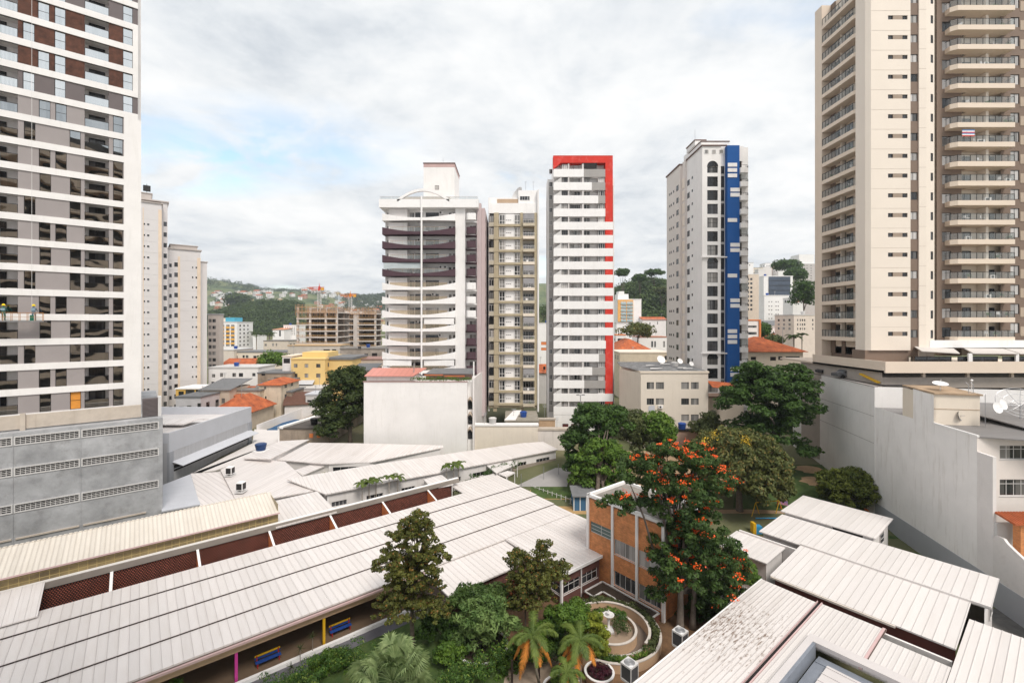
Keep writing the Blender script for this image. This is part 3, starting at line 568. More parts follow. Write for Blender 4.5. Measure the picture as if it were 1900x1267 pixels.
# ================================================================ white tower with bowed balconies
def bowed_tower():
 Y = 96; fr = Fr(atY(710, Y), Y, 0)
 W_ = fr.x(846); t = thing('apartment_tower', 'white tower with bowed balcony fronts, four dark plum, and a boxy lift house', 'apartment tower', (W_ / 2, 0, 0), fr)
 xl = 0; x2 = fr.x(863); x3 = fr.x(884)
 zt = 52.3; px = lambda q: fr.x(660 + q / 4.525)
 post = px(558)
 wall = MB()
 wall.box(xl, x3, 2.0, 24, 8, zt)                                    # main body
 wall.box(px(835), x2, 0.35, 2.0, 8, zt)                             # flat white wall
 # upper right corner slab
 side = MB()
 X4 = fr.x(905, 8); 
 side.box(x3, x3 + .9, 1.2, 3.0, 8, zt + 1.2); side.box(x3 + .0, x3 + 1.6, 3.0, 23, 8, zt + .6)
 part('wall', wall, [WHITE2], t); part('side_wall', side, [LILAC], t)
 roof = MB(); roof.box(xl - .5, x3 + .3, -.3, 24, zt - .1, zt + .15); roof.box(xl - .5, x3 + .3, -.45, -.3, zt - .1, zt + 1.6); roof.box(x3 + .3, x3 + .45, -.45, 24, zt - .1, zt + 1.6); roof.box(xl - .65, xl - .5, -.45, 24, zt - .1, zt + 1.6)
 part('roof', roof, [BRIGHT], t)
 g = MB(); za = zt + 1.6
 railing(t, xl - .4, x3 + .3, -.35, za, .55, post=2.2, fm=LGREY)
 # arch over the terrace
 a0, a1 = fr.x(738), fr.x(834); g = MB(); pts = []; n = 24; hgt = zat(351, Y) - za
 for i in range(n):
  u0, u1 = i / n, (i + 1) / n
  f0, f1 = math.sin(math.pi * (0.08 + .84 * u0)), math.sin(math.pi * (.08 + .84 * u1)); b0 = math.sin(math.pi * .08)
  z0, z1 = za + (f0 - b0) / (1 - b0) * hgt, za + (f1 - b0) / (1 - b0) * hgt; X0, X1 = a0 + (a1 - a0) * u0, a0 + (a1 - a0) * u1
  th = .55
  g.add([(X0, -.45, z0 - th), (X1, -.45, z1 - th), (X1, -.45, z1), (X0, -.45, z0), (X0, .1, z0 - th), (X1, .1, z1 - th), (X1, .1, z1), (X0, .1, z0)], [(0, 1, 2, 3), (7, 6, 5, 4), (3, 2, 6, 7), (1, 0, 4, 5)])
 part('arch', g, [BRIGHT], t)
 g = MB(); g.box(px(360), px(780), 2, 8, zt + .15, zt + 2.7); part('roof_room', g, [mat('warm_white', (0.66, 0.6, 0.54))], t)
 g = MB(); g.box(px(380), px(550), 1.7, 1.95, zt + .2, zt + 2.2); g.box(px(575), px(770), 1.7, 1.95, zt + .2, zt + 2.2); part('terrace_glazing', g, [mat('orange_brown_wood', (0.3, 0.13, 0.06), var=.4)], t)
 g = MB(); g.box(fr.x(755), fr.x(876), 9, 20, zt + .15, zt + 3.9); part('roof_block', g, [WHITE2], t)
 # lift house
 hx0, hx1 = fr.x(786, 6), fr.x(843.5, 6); htop = fr.z(800, 303, 6)
 g = MB(); g.box(hx0, hx1, 6, 15, zt, htop - .9); part('lift_house', g, [WHITE2], t)
 g = MB(); g.box(hx0 - .02, hx1 + .02, 5.98, 15.02, htop - .9, htop - .1); part('lift_house_band', g, [mat('dusty_rose', (0.55, 0.38, 0.36))], t)
 g = MB(); g.box(hx0 - .12, hx1 + .12, 5.88, 15.12, htop - .1, htop + .1); part('lift_house_cap', g, [TAUPED], t)
 inst('window', winmesh(.9, .9, 2, 1, BROWNF, GLASSL), t, (fr.x(807, 6), 5.88, fr.z(807, 352, 6)))
 g = MB(); xm = (hx0 + hx1) / 2 + .6; g.tube([(xm, 8, htop), (xm, 8, htop + 2.1)], [.05, .02]); g.tube([(xm - .25, 8, htop + 1.3), (xm + .25, 8, htop + 1.3)], .02); part('antenna', g, [STEEL], t)
 # storeys
 zb = lambda k: 17.6 + 2.9 * k
 bk = MB(); dk = MB()
 for k in range(0, 12):
  z0 = zb(k); darkk = k in (10, 9, 8, 7); last = px(835)
  # bowed spandrel with a sagging top edge
  g = MB(); n = 28; x0, x1 = px(222), px(836); f = []
  for i in range(n + 1):
   u = i / n; x = x0 + (x1 - x0) * u; bow = 0.5 * (1 - (2 * u - 1) ** 2); sag = 0.98 * (1 - (2 * u - 1) ** 2)
   f += [(x, -bow, z0), (x, -bow, z0 + 1.55 - sag), (x, -bow + .16, z0), (x, -bow + .16, z0 + 1.55 - sag)]
  fs = []
  for i in range(n):
   a = 4 * i; b_ = a + 4; fs += [(a, b_, b_ + 1, a + 1), (a + 1, b_ + 1, b_ + 3, a + 3), (a + 2, a + 3, b_ + 3, b_ + 2), (a, a + 2, b_ + 2, b_)]
  fs += [(0, 1, 3, 2), (4 * n, 4 * n + 2, 4 * n + 3, 4 * n + 1)]
  g.add(f, fs)
  g.add([(x0, 0, z0 + .003)] + [(x0 + (x1 - x0) * i / n, -0.5 * (1 - (2 * i / n - 1) ** 2) + .08, z0 + .003) for i in range(n + 1)] + [(x1, 2.0, z0 + .003), (x0, 2.0, z0 + .003)], [tuple(reversed(range(n + 4)))])
  g.box(x1 - .2, x1 + .001, 0.02, 2.0, z0 + .01, z0 + 1.5)
  bal = part('balcony', g, [PLUM if darkk else BRIGHT], t, label='dark plum bowed balcony front' if darkk else None)
  if k < 11:
   # glass rail following the bow
   r = MB(); q = MB()
   for i in range(3, n - 3):
    u0, u1 = i / n, (i + 1) / n; bx = [x0 + (x1 - x0) * u for u in (u0, u1)]; by = [-0.5 * (1 - (2 * u - 1) ** 2) + .08 for u in (u0, u1)]; zt0 = [z0 + 1.55 - .98 * (1 - (2 * u - 1) ** 2) for u in (u0, u1)]
    q.quad((bx[0], by[0], zt0[0]), (bx[1], by[1], zt0[1]), (bx[1], by[1], z0 + 1.5), (bx[0], by[0], z0 + 1.5))
    r.quad((bx[0], by[0] - .03, z0 + 1.5), (bx[1], by[1] - .03, z0 + 1.5), (bx[1], by[1] - .03, z0 + 1.56), (bx[0], by[0] - .03, z0 + 1.56))
    if i % 4 == 0: r.box(bx[0] - .02, bx[0] + .02, by[0] - .04, by[0], zt0[0], z0 + 1.5)
   rr = part('railing', r, [mat('tan_rail', (0.42, 0.33, 0.25))], bal); part('pane', q, [sheerglass('amber_glass', (0.85, 0.72, 0.55), 0.35) if k < 7 else RAILG], rr)
  # the room wall behind: white block left, doors and windows
  bk.box(px(270), px(428), .5, 2.02, z0 + .01, z0 + 2.62)
  for (a, b_, m_) in ((240, 268, GLASS), (436, 476, GLASS), (484, 550, GLASSD), (575, 685, GLASSD), (770, 795, GLASS), (805, 830, GLASS)):
   if k % 3 == 1 and a == 575: m_ = GLASSL
   inst('window', winmesh(px(b_) - px(a), 2.1, 1 if b_ - a < 50 else 3, 1, DARKF if m_ is GLASSD else WFRAME, m_, fw=.05), t, (px(a), 1.86, z0 + .05))
  if k in (0, 3) or k == 8 or k == 7:            # roller screens
   for a, b_ in (((235, 548),) if k in (7,) else ((575, 828),) if k == 3 else ((232, 470), (575, 828)) if k == 0 else ()):
    s_ = MB(); s_.box(px(a), px(b_), -.18, -.14, z0 + 1.5, z0 + 2.75); part('screen', s_, [mat('pale_screen', (0.48, 0.53, 0.55)) if k == 7 else BRIGHT], t)
  # small side balcony
  sdark = k in (10, 9, 8, 7, 3, 2, 1, 0); g = MB(); c0, c1 = fr.x(866), fr.x(883)
  poly = [(c0, .3), (c0, -.35), (c0 + .35, -.6), (c1 - .35, -.6), (c1, -.35), (c1, .3)]
  g.prism(poly, z0 + .12, z0 + 1.5); g.box(x2 + .02, x3, 1.0, 2.01, z0 - .2, z0 + .1)
  part('side_balcony', g, [PLUM if sdark else BRIGHT], t, label='plum painted small balcony' if sdark else None)
  inst('window', winmesh(c1 - c0 - .5, 1.25, 2, 1, WFRAME, GLASS), t, (c0 + .4, 1.86, z0 + 1.0))
  # narrow windows down the side wall
  g = MB(); g.box(x3 + .9, x3 + 1.62, 5.4, 6.2, z0 + 1, z0 + 1.9); g.box(x3 + .9, x3 + 1.62, 12.4, 13.0, z0 + 1, z0 + 1.9); part('slot_window', g, [GLASSD], t)
 part('room_wall', bk, [WHITE], t)
 g = MB(); g.box(post - .16, post + .16, -.75, -.45, 17.3, za + .6); part('post', g, [BRIGHT], t)
 g = MB(); g.box(x2 - .4, x3 + .2, 3, 10, 8, 9); 
 # lean-to roofs and planters at its foot, on the blank-walled base
 return fr, t
BT_, BT_T = bowed_tower()

def blank_block():
 Y = 86; fr = Fr(atY(675, Y), Y, 0); x1 = fr.x(866.5); zt = zat(709, Y)
 t = thing('blank_walled_block', 'broad blank white block with three arched hoods below the bowed balcony tower', 'building', (x1 / 2, 0, 0), fr)
 g = MB(); g.box(0, x1, 0, 12, 0, zt); xn = fr.x(879); g.box(x1, xn, 1.6, 12, 0, zt)
 part('wall', g, [WHITE2], t)
 g = MB(); g.box(-.15, x1 + .1, -.08, .3, zt, zt + .18); part('coping', g, [mat('rose_coping', (0.4, 0.27, 0.25))], t)
 # receding right wall
 X2 = fr.x(906, 22); g = MB(); 
 g.add([(xn, 1.0, 0), (xn + 1.3, 22, 0), (xn + 1.3, 22, zt + .6), (xn, 1.0, zt + .6), (xn - .3, 1.0, 0), (xn + 1.0, 22, 0), (xn + 1.0, 22, zt + .6), (xn - .3, 1.0, zt + .6)], [(0, 1, 2, 3), (7, 6, 5, 4), (3, 2, 6, 7), (0, 3, 7, 4), (1, 5, 6, 2)]); part('side_wall', g, [WHITE], t)
 for yy in (752, 780, 808):
  z = zat(yy, Y) + .9; g = MB(); n = 10; a, b = x1 + .05, xn - .35
  v = []; 
  for i in range(n + 1):
   u = i / n; x = a + (b - a) * u; h = .55 * math.sin(math.pi * u); v += [(x, .9, z + h - .45), (x, 1.8, z + h + .1)]
  fs = [(2 * i, 2 * i + 2, 2 * i + 3, 2 * i + 1) for i in range(n)]; g.add(v, fs); g.add([(x, y, zz_ - .06) for x, y, zz_ in v], [tuple(reversed(f)) for f in fs]); part('hood', g, [mat('beige_hood', (0.45, 0.37, 0.3))], t)
  inst('window', winmesh(b - a, 1.6, 2, 2, DARKF, GLASSD), t, (a, 1.46, z - 1.9))
 # roofs on the terrace
 g = MB(); a, b = fr.x(677, 1), fr.x(783, 1); za = zt
 g.slab([(a, .6, za + 1.1), (b - 1.6, .6, za + 1.1), (b, 6, za + 2.1), (a, 6, za + 2.1)], .1); part('canopy', g, [corrug('rose_sheet', (0.62, 0.25, 0.20), 1.1, 0, groove=.3, dirt=.2)], t)
 g = MB(); g.box(a + .2, b - 1.4, 1.4, 5.8, za + .1, za + 1.0); part('terrace_room', g, [WHITE], t)
 g = MB(); g.slab([(b + .3, 3, za + 1.3), (fr.x(878, 3), 3, za + 1.3), (fr.x(878, 7), 7.4, za + 1.9), (b + 1, 7.4, za + 1.9)], .12); part('canopy', g, [ROOFG], t, label='flat grey sheet canopy')
 g = MB(); g.box(fr.x(787, 2.5), fr.x(822, 2.5), 2.5, 2.8, za + .95, za + 1.15); g.box(fr.x(824, 2.5), fr.x(862, 2.5), 2.45, 2.75, za + .75, za + .95); part('eave_board', g, [mat('rust_orange', (0.5, 0.15, 0.06))], t)
 g = MB(); g.box(fr.x(790, 4), fr.x(874, 4), 4, 7, za, za + 1.2); part('terrace_room', g, [mat('brick_brown', (0.3, 0.2, 0.17))], t)
 g = MB(); g.tube([(fr.x(879, 3), 3, za), (fr.x(879, 3), 3, za + 3.6)], .14); part('vent_pipe', g, [BRIGHT], t)
 g = MB(); g.tube([(fr.x(768, 3), 3, za), (fr.x(768, 3), 3, za + 3.2)], .09); part('flue', g, [STEEL], t)
 return fr, zt
BB, BBZ = blank_block()

# ================================================================ olive tower
def olive_tower():
 Y = 104; fr = Fr(atY(906, Y), Y, 0); px = lambda q: fr.x(660 + q / 4.525); x1 = fr.x(1000); zt = zat(388, Y)
 t = thing('apartment_tower', 'narrow olive-beamed tower with paired white windows and small cluttered balconies', 'apartment tower', (x1 / 2, 0, 0), fr)
 zb = lambda k: zat(752, Y) + 2.9 * k
 x0 = 0; top = zb(15) + .2
 wall = MB(); wall.box(px(1190), px(1400), .9, 22, zb(0), top); wall.box(x0 + .0, px(1122), .6, 22, 8, top + 3.6); wall.box(x1 - .35, x1, -.2, 22, 8, top + 5.2); wall.box(px(1122), x1 - .35, 2.4, 22, zb(0), top)
 part('wall', wall, [WHITE2], t)
 ol = MB()
 for a, b in ((1160, 1200), (1382, 1404)): ol.box(px(a), px(b), -.05, .9, 9, top)
 ol.box(px(1500), px(1522), 0.02, 2.4, zb(0), top)
 ol.box(px(1122), px(1522), .3, 2.5, zb(0) - .6, zb(0) - .003)
 for x in (px(1170), px(1395)): ol.box(x - .4, x + .4, .2, 1.2, 8, zb(0) - .6)
 part('column', ol, [OLIVE], t)
 g = MB(); g.box(px(1167), px(1397), 1, 2.2, zb(15) + .2, zb(15) + .75); part('top_beam', g, [OLIVE], t)
 for k in range(15):
  z0 = zb(k)
  g = MB(); g.box(px(1160), px(1404), -.14, .9, z0 - .02, z0 + .5); part('beam', g, [OLIVE], t)
  wz = z0 + .5
  for a, b in ((1205, 1253), (1332, 1380)):
   inst('window', winmesh(px(b) - px(a), 2.2, 2, 2, BRIGHT, GLASS, fw=.1, low=.38), t, (px(a), .22, wz + .03))
  g = MB(); g.box(px(1256), px(1330), .45, .9, wz, wz + 2.36); part('panel', g, [BRIGHT], t)
  g = MB()
  for i in range(3): a = px(1260) + i * .36 * 1.2; g.box(a, a + .36, .41, .45, wz + .95, wz + 1.05)
  part('vent', g, [DARK], t)
  # balcony to the right
  g = MB(); a, b = px(1404), px(1500); g.box(a, b, -1.1, 2.4, z0, z0 + .16, 0); g.box(a, b, -1.12, -1.0, z0 - .1, z0 + .55, 0); g.box(a, a + .1, -1.0, 0.9, z0 - .1, z0 + .5, 0); g.box(b - .1, b + .02, -1.0, 0.0, z0 - .1, z0 + .5, 0)
  bal = part('balcony', g, [CREAM if k % 2 else mat('sand_balcony', (0.55, 0.48, 0.37))], t)
  g = MB(); g.box(a, b, -1.1, -1.06, z0 + 1.25, z0 + 1.3); 
  for i in range(13): x = a + .03 + (b - a - .06) * i / 12; g.box(x - .018, x + .018, -1.09, -1.065, z0 + .55, z0 + 1.25)
  part('railing', g, [BRIGHT], bal)
  inst('window', winmesh(b - a - .2, 2.1, 4, 1, WFRAME, GLASSD, fw=.09), t, (a + .1, 2.2, z0 + .2))
  if k % 4 == 2 or k in (9,):
   g = MB(); g.box(a + .05, b - .05, -1.15, -1.11, z0 + 1.4, z0 + 2.6); part('awning', g, [mat('grey_awning', (0.33, 0.32, 0.33))], t)
  # left recess
  g = MB(); a, b = px(1118), px(1160); g.box(a, b, .0, .14, z0, z0 + .95); bal = part('side_balcony', g, [mat('pale_khaki', (0.52, 0.47, 0.38))], t)
  inst('window', winmesh(b - a, 1.5, 2, 1, WFRAME if k % 2 else DARKF, GLASS if k % 3 else GLASSD), t, (a, .12, z0 + 1.0))
 g = MB(); g.box(px(1116), px(1530), .5, 1.0, top + .0, top + 2.3); g.box(px(1116), px(1364), 1.2, 20, top + 2.3, top + 3.7); g.box(px(1366), px(1535), .8, 20, top + 2.3, top + 5.3); part('roof_storey', g, [BRIGHT], t)
 g = MB(); g.box(px(1186), px(1364), 1.12, 1.2, top + 2.5, top + 3.4); part('terrace_glazing', g, [mat('tan_screen', (0.5, 0.36, 0.25))], t)
 inst('window', winmesh(2.3, 1.0, 4, 1, BRIGHT, GLASS), t, (px(1378), .68, top + 3.0))
 # big mesh dish
 g = MB(); c = Vector((px(1352), 2.6, top + 4.9)); dish(g, c, 1.9, Vector((-.75, -.45, .35)), .5); part('satellite_dish', g, [LGREY], t)
 for a in (1430, 1496):
  g = MB(); g.tube([(px(a), 3, top + 5.2), (px(a), 3, top + 8)], .035); g.tube([(px(a) - .3, 3, top + 7.8), (px(a) + .3, 3, top + 7.9)], .03); part('antenna', g, [STEEL], t)
 return fr
def dish(g, c, r, aim, depth=.25, n=18, m=0):
 aim = aim.normalized(); u = aim.orthogonal().normalized(); w = aim.cross(u); v = []; fs = []; rings = [0.02, .35, .7, 1.0]
 for q in rings:
  for k in range(n): a = 2 * math.pi * k / n; v.append(tuple(c + (u * math.cos(a) + w * math.sin(a)) * r * q + aim * depth * (q * q - 1) * r))
 for i in range(3):
  for k in range(n): fs.append((i * n + k, i * n + (k + 1) % n, (i + 1) * n + (k + 1) % n, (i + 1) * n + k))
 fs.append(tuple(reversed(range(n)))); g.add(v, fs, m); v2 = [tuple(Vector(p) - aim * .03) for p in v]; g.add(v2, [tuple(reversed(f)) for f in fs], m)
 g.tube([c - aim * depth * r * 1.02, c + aim * r * .75], [.03, .02], 5, m); g.tube([c - aim * depth * r, c - aim * depth * r - Vector((0, 0, r * 1.0))], .05, 6, m)
olive_tower()

# ================================================================ red tower
def red_tower():
 Y = 101; fr = Fr(atY(1027.5, Y), Y, 0); px = lambda q: fr.x(980 + q / 4.525); x1 = fr.x(1137)
 t = thing('apartment_tower', 'white banded tower framed by a bright red strip along its top and right edge', 'apartment tower', (x1 / 2, 0, 0), fr)
 pitch = 24.47 * Y / F; zband = lambda k: zat(328.6, Y) - k * pitch      # bottom of band k (0 = top)
 zt = zat(289, Y); xs_ = px(648); h = 1.72
 body = MB(); body.box(0.2, x1 - .02, 1.7, 8.5, 0, zt - .1); body.box(0.02, x1 - .02, 0.02, 1.7, 0, zband(18)+.02); part('core', body, [WHITE2], t)
 g = MB(); L0 = fr.x(1018); g.box(L0, .2, 3, 7, 0, zat(325, Y)); g.box(x1, fr.x(1145.5), 3.2, 8, 0, zat(322, Y)); part('wing', g, [WHITE2], t)
 g = MB(); g.box(L0 + .3, .18, 2.9, 3, 8, zat(340, Y)); part('wing_panel', g, [GREY1], t)
 g = MB(); g.box(x1 + .03, x1 + .75, 3.1, 3.2, 8, zat(337, Y)); part('wing_panel', g, [mat('dark_teal_panel', (0.05, 0.065, 0.075))], t)
 redm = MB(); rb = zat(302.5, Y)
 redm.box(-.1, x1, -.06, 1.7, rb, zt); redm.add([(-.1, -.06, zband(0) + h), (1.6, -.06, rb), (-.1, -.06, rb), (-.1, 1.0, zband(0) + h), (1.6, 1.0, rb), (-.1, 1.0, rb)], [(0, 1, 2), (3, 5, 4), (0, 3, 4, 1), (0, 2, 5, 3)])
 short = {0: 1083, 1: 1098, 2: 1110, 3: 1123, 13: 1124, 14: 1111, 15: 1098.7, 16: 1084}
 redm.box(xs_, x1, -.061, 1.68, zband(4) + h + .0, rb)
 for z0, z1 in [(zband(17) + h, zband(12))] + [(zband(k + 1) + h, zband(k)) for k in list(range(4, 12)) + [17]]: part('red_panel', MB().box(xs_, x1, -.061, 1.68, z0, z1), [RED], t)
 part('red_frame', redm, [RED], t)
 g = MB(); g.box(-.1, x1 + .02, -.1, 1.75, zt, zt + .12); part('coping', g, [BRIGHT], t)
 for k in range(19):
  z0 = zband(k); e = fr.x(short[k]) if k in short else x1 + .05
  g = MB(); g.box(-.05, e, -.09, .3, z0, z0 + h); g.box(0, min(e, xs_), .3, 1.7, z0, z0 + .15)
  part('balcony', g, [BRIGHT], t)
  if k in short and k not in (3, 13):
   g = MB(); g.box(e, xs_, -.02, .1, z0, z0 + h); part('panel', g, [GREY1], t)
  # ledge storey above the band: window row
  wz = z0 + h; wh = pitch - h - .02
  if k > 0:
   g = MB(); g.add([(px(218), -.02, wz), (px(280), -.02, wz), (px(280), -.02, wz + wh), (px(218), 1.6, wz), (px(280), 1.6, wz), (px(280), 1.6, wz + wh)], [(0, 1, 2), (3, 5, 4), (0, 2, 5, 3), (1, 4, 5, 2)]); part('slanted_fin', g, [LGREY], t)
  for a, b, c in ((282, 334, 3), (390, 443, 2), (470, 524, 2), (590, 645, 3)):
   if k == 0 and a > 440: continue
   deep = 1.0 if a in (390, 470) else .2
   if k > 12 and a == 590 and k < 17: pass
   if k in (3, 10) and a == 390: a, b, c = 356, 443, 5
   inst('window', winmesh(px(b) - px(a), wh, c, 1, GREYD if a < 300 else WFRAME, GLASS if (k + a) % 3 else GLASSL, fw=.07), t, (px(a), deep, wz))
  g = MB()
  for a, b in ((334, 356), (443, 468), (526, 590)): g.box(px(a), px(b), .9, 1.72, wz, wz + wh)
  g.box(px(452), px(468), 0, .9, wz, wz + wh); g.box(px(334), px(345), 0, .9, wz, wz + wh)
  part('wall', g, [mat('soft_grey_wall', (0.62, 0.59, 0.575))], t)
  inst('window', winmesh(.75, 1.1, 2, 1, WFRAME, GLASS), t, (L0 + .35, 2.78, z0 + 1.6))
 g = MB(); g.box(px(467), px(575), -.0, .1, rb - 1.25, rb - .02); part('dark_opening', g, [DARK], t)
 g = MB()
 for x, h_ in ((px(340), .6), (px(388), 1.6)): g.tube([(x, 4, zt), (x, 4, zt + h_)], .05); g.tube([(x - .3, 4, zt + .4), (x + .3, 4, zt + .3)], .04)
 part('antenna', g, [STEEL], t)
 # podium storey
 g = MB(); g.box(-.02, x1 + .03, -.05, .0, 0, zband(18) - .04); g.box(-.02, x1, -.07, -.05, zband(18) - 1.6, zband(18) - 1.5); part('base_wall', g, [BRIGHT], t)
 for a in (288, 360, 440): inst('window', winmesh(1.3, 1.2, 2, 1, DARKF, mat('maroon_door', (0.12, 0.03, 0.03))), t, (px(a), -.16, zband(18) - 3.2))
 # floodlight mast and sidelong wall
red_tower()

# ================================================================ blue tower
def blue_tower():
 Y = 97; fr = Fr(atY(1303, Y), Y, 0); px = lambda q: fr.x(1220 + q / 4.527); zt = zat(271.5, Y)
 x1 = fr.x(1347); xb1 = fr.x(1370)
 t = thing('apartment_tower', 'white tower with arched windows, a blue stripe and rounded balconies on its right', 'apartment tower', (x1 / 2, 0, 0), fr)
 pit = 2.9; zw = lambda k: zat(240 + 482 / 4.527, Y) - pit * (k - 1)            # bottom of square window k (k=1 second from the top)
 ops = []; wl, wr = px(418), px(507); kinds = []
 for k in range(0, 20):
  arch = k in (0, 7, 14); b = zw(k); hh = 2.15 if not arch else 1.35; kinds.append((k, arch, b, hh)); ops.append((wl, wr, b, b + hh))
 w = MB(); w.wall((0, 0), 0, px(532), 0, zt, ops, rev=.25); w.wall((px(532), 0.6), 0, px(578) - px(532), 0, zt, [], rev=.1)
 # left long face, two volumes
 ze1 = zt; 
 D1 = 8.6
 w.quad((0, D1, 0), (0, 0, 0), (0, 0, zt - .0), (0, D1, zt - 1.0)); w.quad((px(532), 0, 0), (px(532), .6, 0), (px(532), .6, zt), (px(532), 0, zt))
 part('wall', w, [WHITE2], t)
 g = MB(); g.box(0.02, x1 + 5, .62, D1, 0, zt - .01); part('core', g, [WHITE2], t)
 g = MB(); zt2 = fr.z(1256, 317, 14); g.box(-1.0, 9, 10.3, 19.3, 0, zt2); g.box(-.4, 6, D1, 10.3, 0, zt2 + .6); part('rear_wing', g, [mat('warm_tower_white', (0.72, 0.66, 0.62), var=.05, vscale=.2)], t)
 g = MB(); g.box(-1.2, 9.1, 10.2, 19.5, zt2, zt2 + .35); part('coping', g, [TAUPED], t)
 for k, arch, b, hh in kinds:
  inst('window', winmesh(wr - wl, hh, 3, 2, DARKF, GLASSD if k % 2 else GLASS, fw=.08, low=.5 if not arch else .35), t, (wl, .1, b))
  if arch:
   g = MB(); n = 14; cx_, r_ = (wl + wr) / 2, (wr - wl) / 2; cz = b + hh; v = [(cx_ + r_ * math.cos(math.pi * i / n), -.012, cz + r_ * 1.02 * math.sin(math.pi * i / n)) for i in range(n + 1)]
   g.add(v, [tuple(reversed(range(n + 1)))]); 
   fr_ = MB(); fr_.tube([(x, -.03, z) for x, y, z in v], .05, 4); fr_.tube([(cx_, -.03, cz), (cx_, -.03, cz + r_)], .035, 4)
   for s_ in (-1, 1): fr_.tube([(cx_ + s_ * r_ * .33, -.03, cz), (cx_ + s_ * r_ * .33, -.03, cz + r_ * .93)], .03, 4)
   p_ = part('arched_window', g, [GLASSD], t); part('frame', fr_, [DARKF], p_)
 # slot column between windows and stripe
 g = MB(); g.box(px(534), px(570), .5, .62, zw(19) - 2, zw(0) + 1.6); 
 slot = part('slot_glazing', g, [GLASSD], t)
 g = MB()
 for k in range(20): g.box(px(534), px(570), .42, .5, zw(k) - .55, zw(k) - .05)
 part('slot_panel', g, [GREY1], slot)
 g = MB(); g.box(px(578), xb1, -.5, 12, 0, zt); part('blue_stripe', g, [BLUE], t)
 # white plaques on the stripe
 pl = [(283, 0), (327, 0), (373, 0), (492, 1), (535, 1), (747, 0), (955, 1), (999, 1), (1213, 0)]
 pls = [(240 + a / 4.527, s_) for a, s_ in pl] + [(480 + a / 4.223, s_) for a, s_ in ((312, 1), (354, 1), (553, 0), (595, 0), (637, 0), (852, 1), (894, 1))]
 for y_, s_ in pls:
  a, b = (px(580), px(657)) if not s_ else (px(602), px(680)); z = zat(y_, Y - .6); g = MB(); g.box(a, b, -.62, -.502, z - .78, z); part('plaque', g, [BRIGHT], t)
 # rounded balconies
 for k in range(0, 20):
  z = zw(k) - .55 + .35; g = MB(); cx_ = xb1; prof = []; n = 12
  poly = [(cx_, -1.0), (cx_ + 1.0, -1.0)] + [(cx_ + 1.0 + .95 * math.sin(a), -1.0 + .95 * (1 - math.cos(a))) for a in [math.pi / 2 * i / 6 for i in range(1, 7)]] + [(cx_ + 1.95, 7), (cx_, 7)]
  g.prism(poly, z, z + 1.05); g2 = [(x, y) for x, y in poly]
  b_ = part('balcony', g, [WHITE2], t)
  r = MB(); pp = [(x, y + .04, z + 1.55) for x, y in poly[:-2]] + [(cx_ + 1.95, 6.5, z + 1.55)]; r.tube(pp, .035, 4)
  for x, y, zz_ in pp: r.tube([(x, y, z + 1.0), (x, y, zz_)], .02, 4)
  part('railing', r, [DARKF], b_)
  if k % 4 == 1: 
   q = MB(); 
   for i in range(len(pp) - 1): q.quad((pp[i][0], pp[i][1], z + 1.5), (pp[i + 1][0], pp[i + 1][1], z + 1.5), (pp[i + 1][0], pp[i + 1][1], z + 2.85), (pp[i][0], pp[i][1], z + 2.85))
   part('pane', q, [RAILG], b_)
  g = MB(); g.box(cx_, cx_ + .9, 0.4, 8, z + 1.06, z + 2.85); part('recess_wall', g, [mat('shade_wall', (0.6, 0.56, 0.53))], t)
  inst('window', winmesh(.8, 1.7, 1, 1, DARKF, GLASSD), t, (cx_ + .05, .25, z + 1.1))
 # side windows of the long faces (wall runs away from the viewer)
 me = winmesh(1.35, 1.25, 2, 1, DARKF, GLASSD, dep=-.01); ms = winmesh(.6, .55, 1, 1, DARKF, GLASSD, dep=-.01)
 for k in range(0, 19):
  z = zw(k) + .1 - .5
  inst('window', me, t, (0, 8.2, z), -90); inst('window', ms, t, (0, 5.6, z + .8), -90)
  inst('window', me, t, (-1.0, 12.4, z), -90)
  inst('window', ms, t, (-1.0, 14.6, z + .3), -90); inst('window', ms, t, (-1.0, 16.2, z + .3), -90); inst('window', ms, t, (-1.0, 17.3, z + .3), -90)
 g = MB()
 for k in range(20): z = zw(k) - .5; g.box(-.5, -.4, 8.8, 10.2, z, z + 2.3)
 part('shaft_panel', g, [CREAM2], t)
 # crown
 g = MB(); g.box(px(400), px(640), 2, 9, zt, zt + 1.7); g.box(.6, px(500), 3, 12, zt, zt + 2.2); g.box(px(395), px(490), 5, 10, zt + 2.2, zt + 3.2); g.box(xb1, xb1 + 1.3, .5, 7, zt - 3, zt + .2); part('roof_block', g, [WHITE2], t)
 g = MB(); g.box(-.25, px(580), -.25, .15, zt, zt + .22); g.box(-.25, .1, .15, D1, zt - .0, zt + .2); g.box(px(400) - .1, px(640) + .1, 1.9, 9, zt + 1.7, zt + 1.9); g.box(px(388), px(495), 4.9, 10, zt + 3.2, zt + 3.4); part('coping', g, [TAUPED], t)
 for a in (395, 457, 518): inst('window', winmesh(.85, .85, 1, 1, WFRAME, GLASS), t, (px(a), -.14, zt - 1.6))
 g = MB(); g.tube([(px(410), 6, zt + 3.3), (px(410), 6, zt + 6)], .04); part('antenna', g, [STEEL], t)
 g = MB(); g.box(-.4, px(580), -.45, -.0, zw(6) - .55, zw(6) - .35); g.box(-.4, px(580), -.45, -.0, zw(13) - .55, zw(13) - .35); part('ledge', g, [WHITE2], t)
blue_tower()

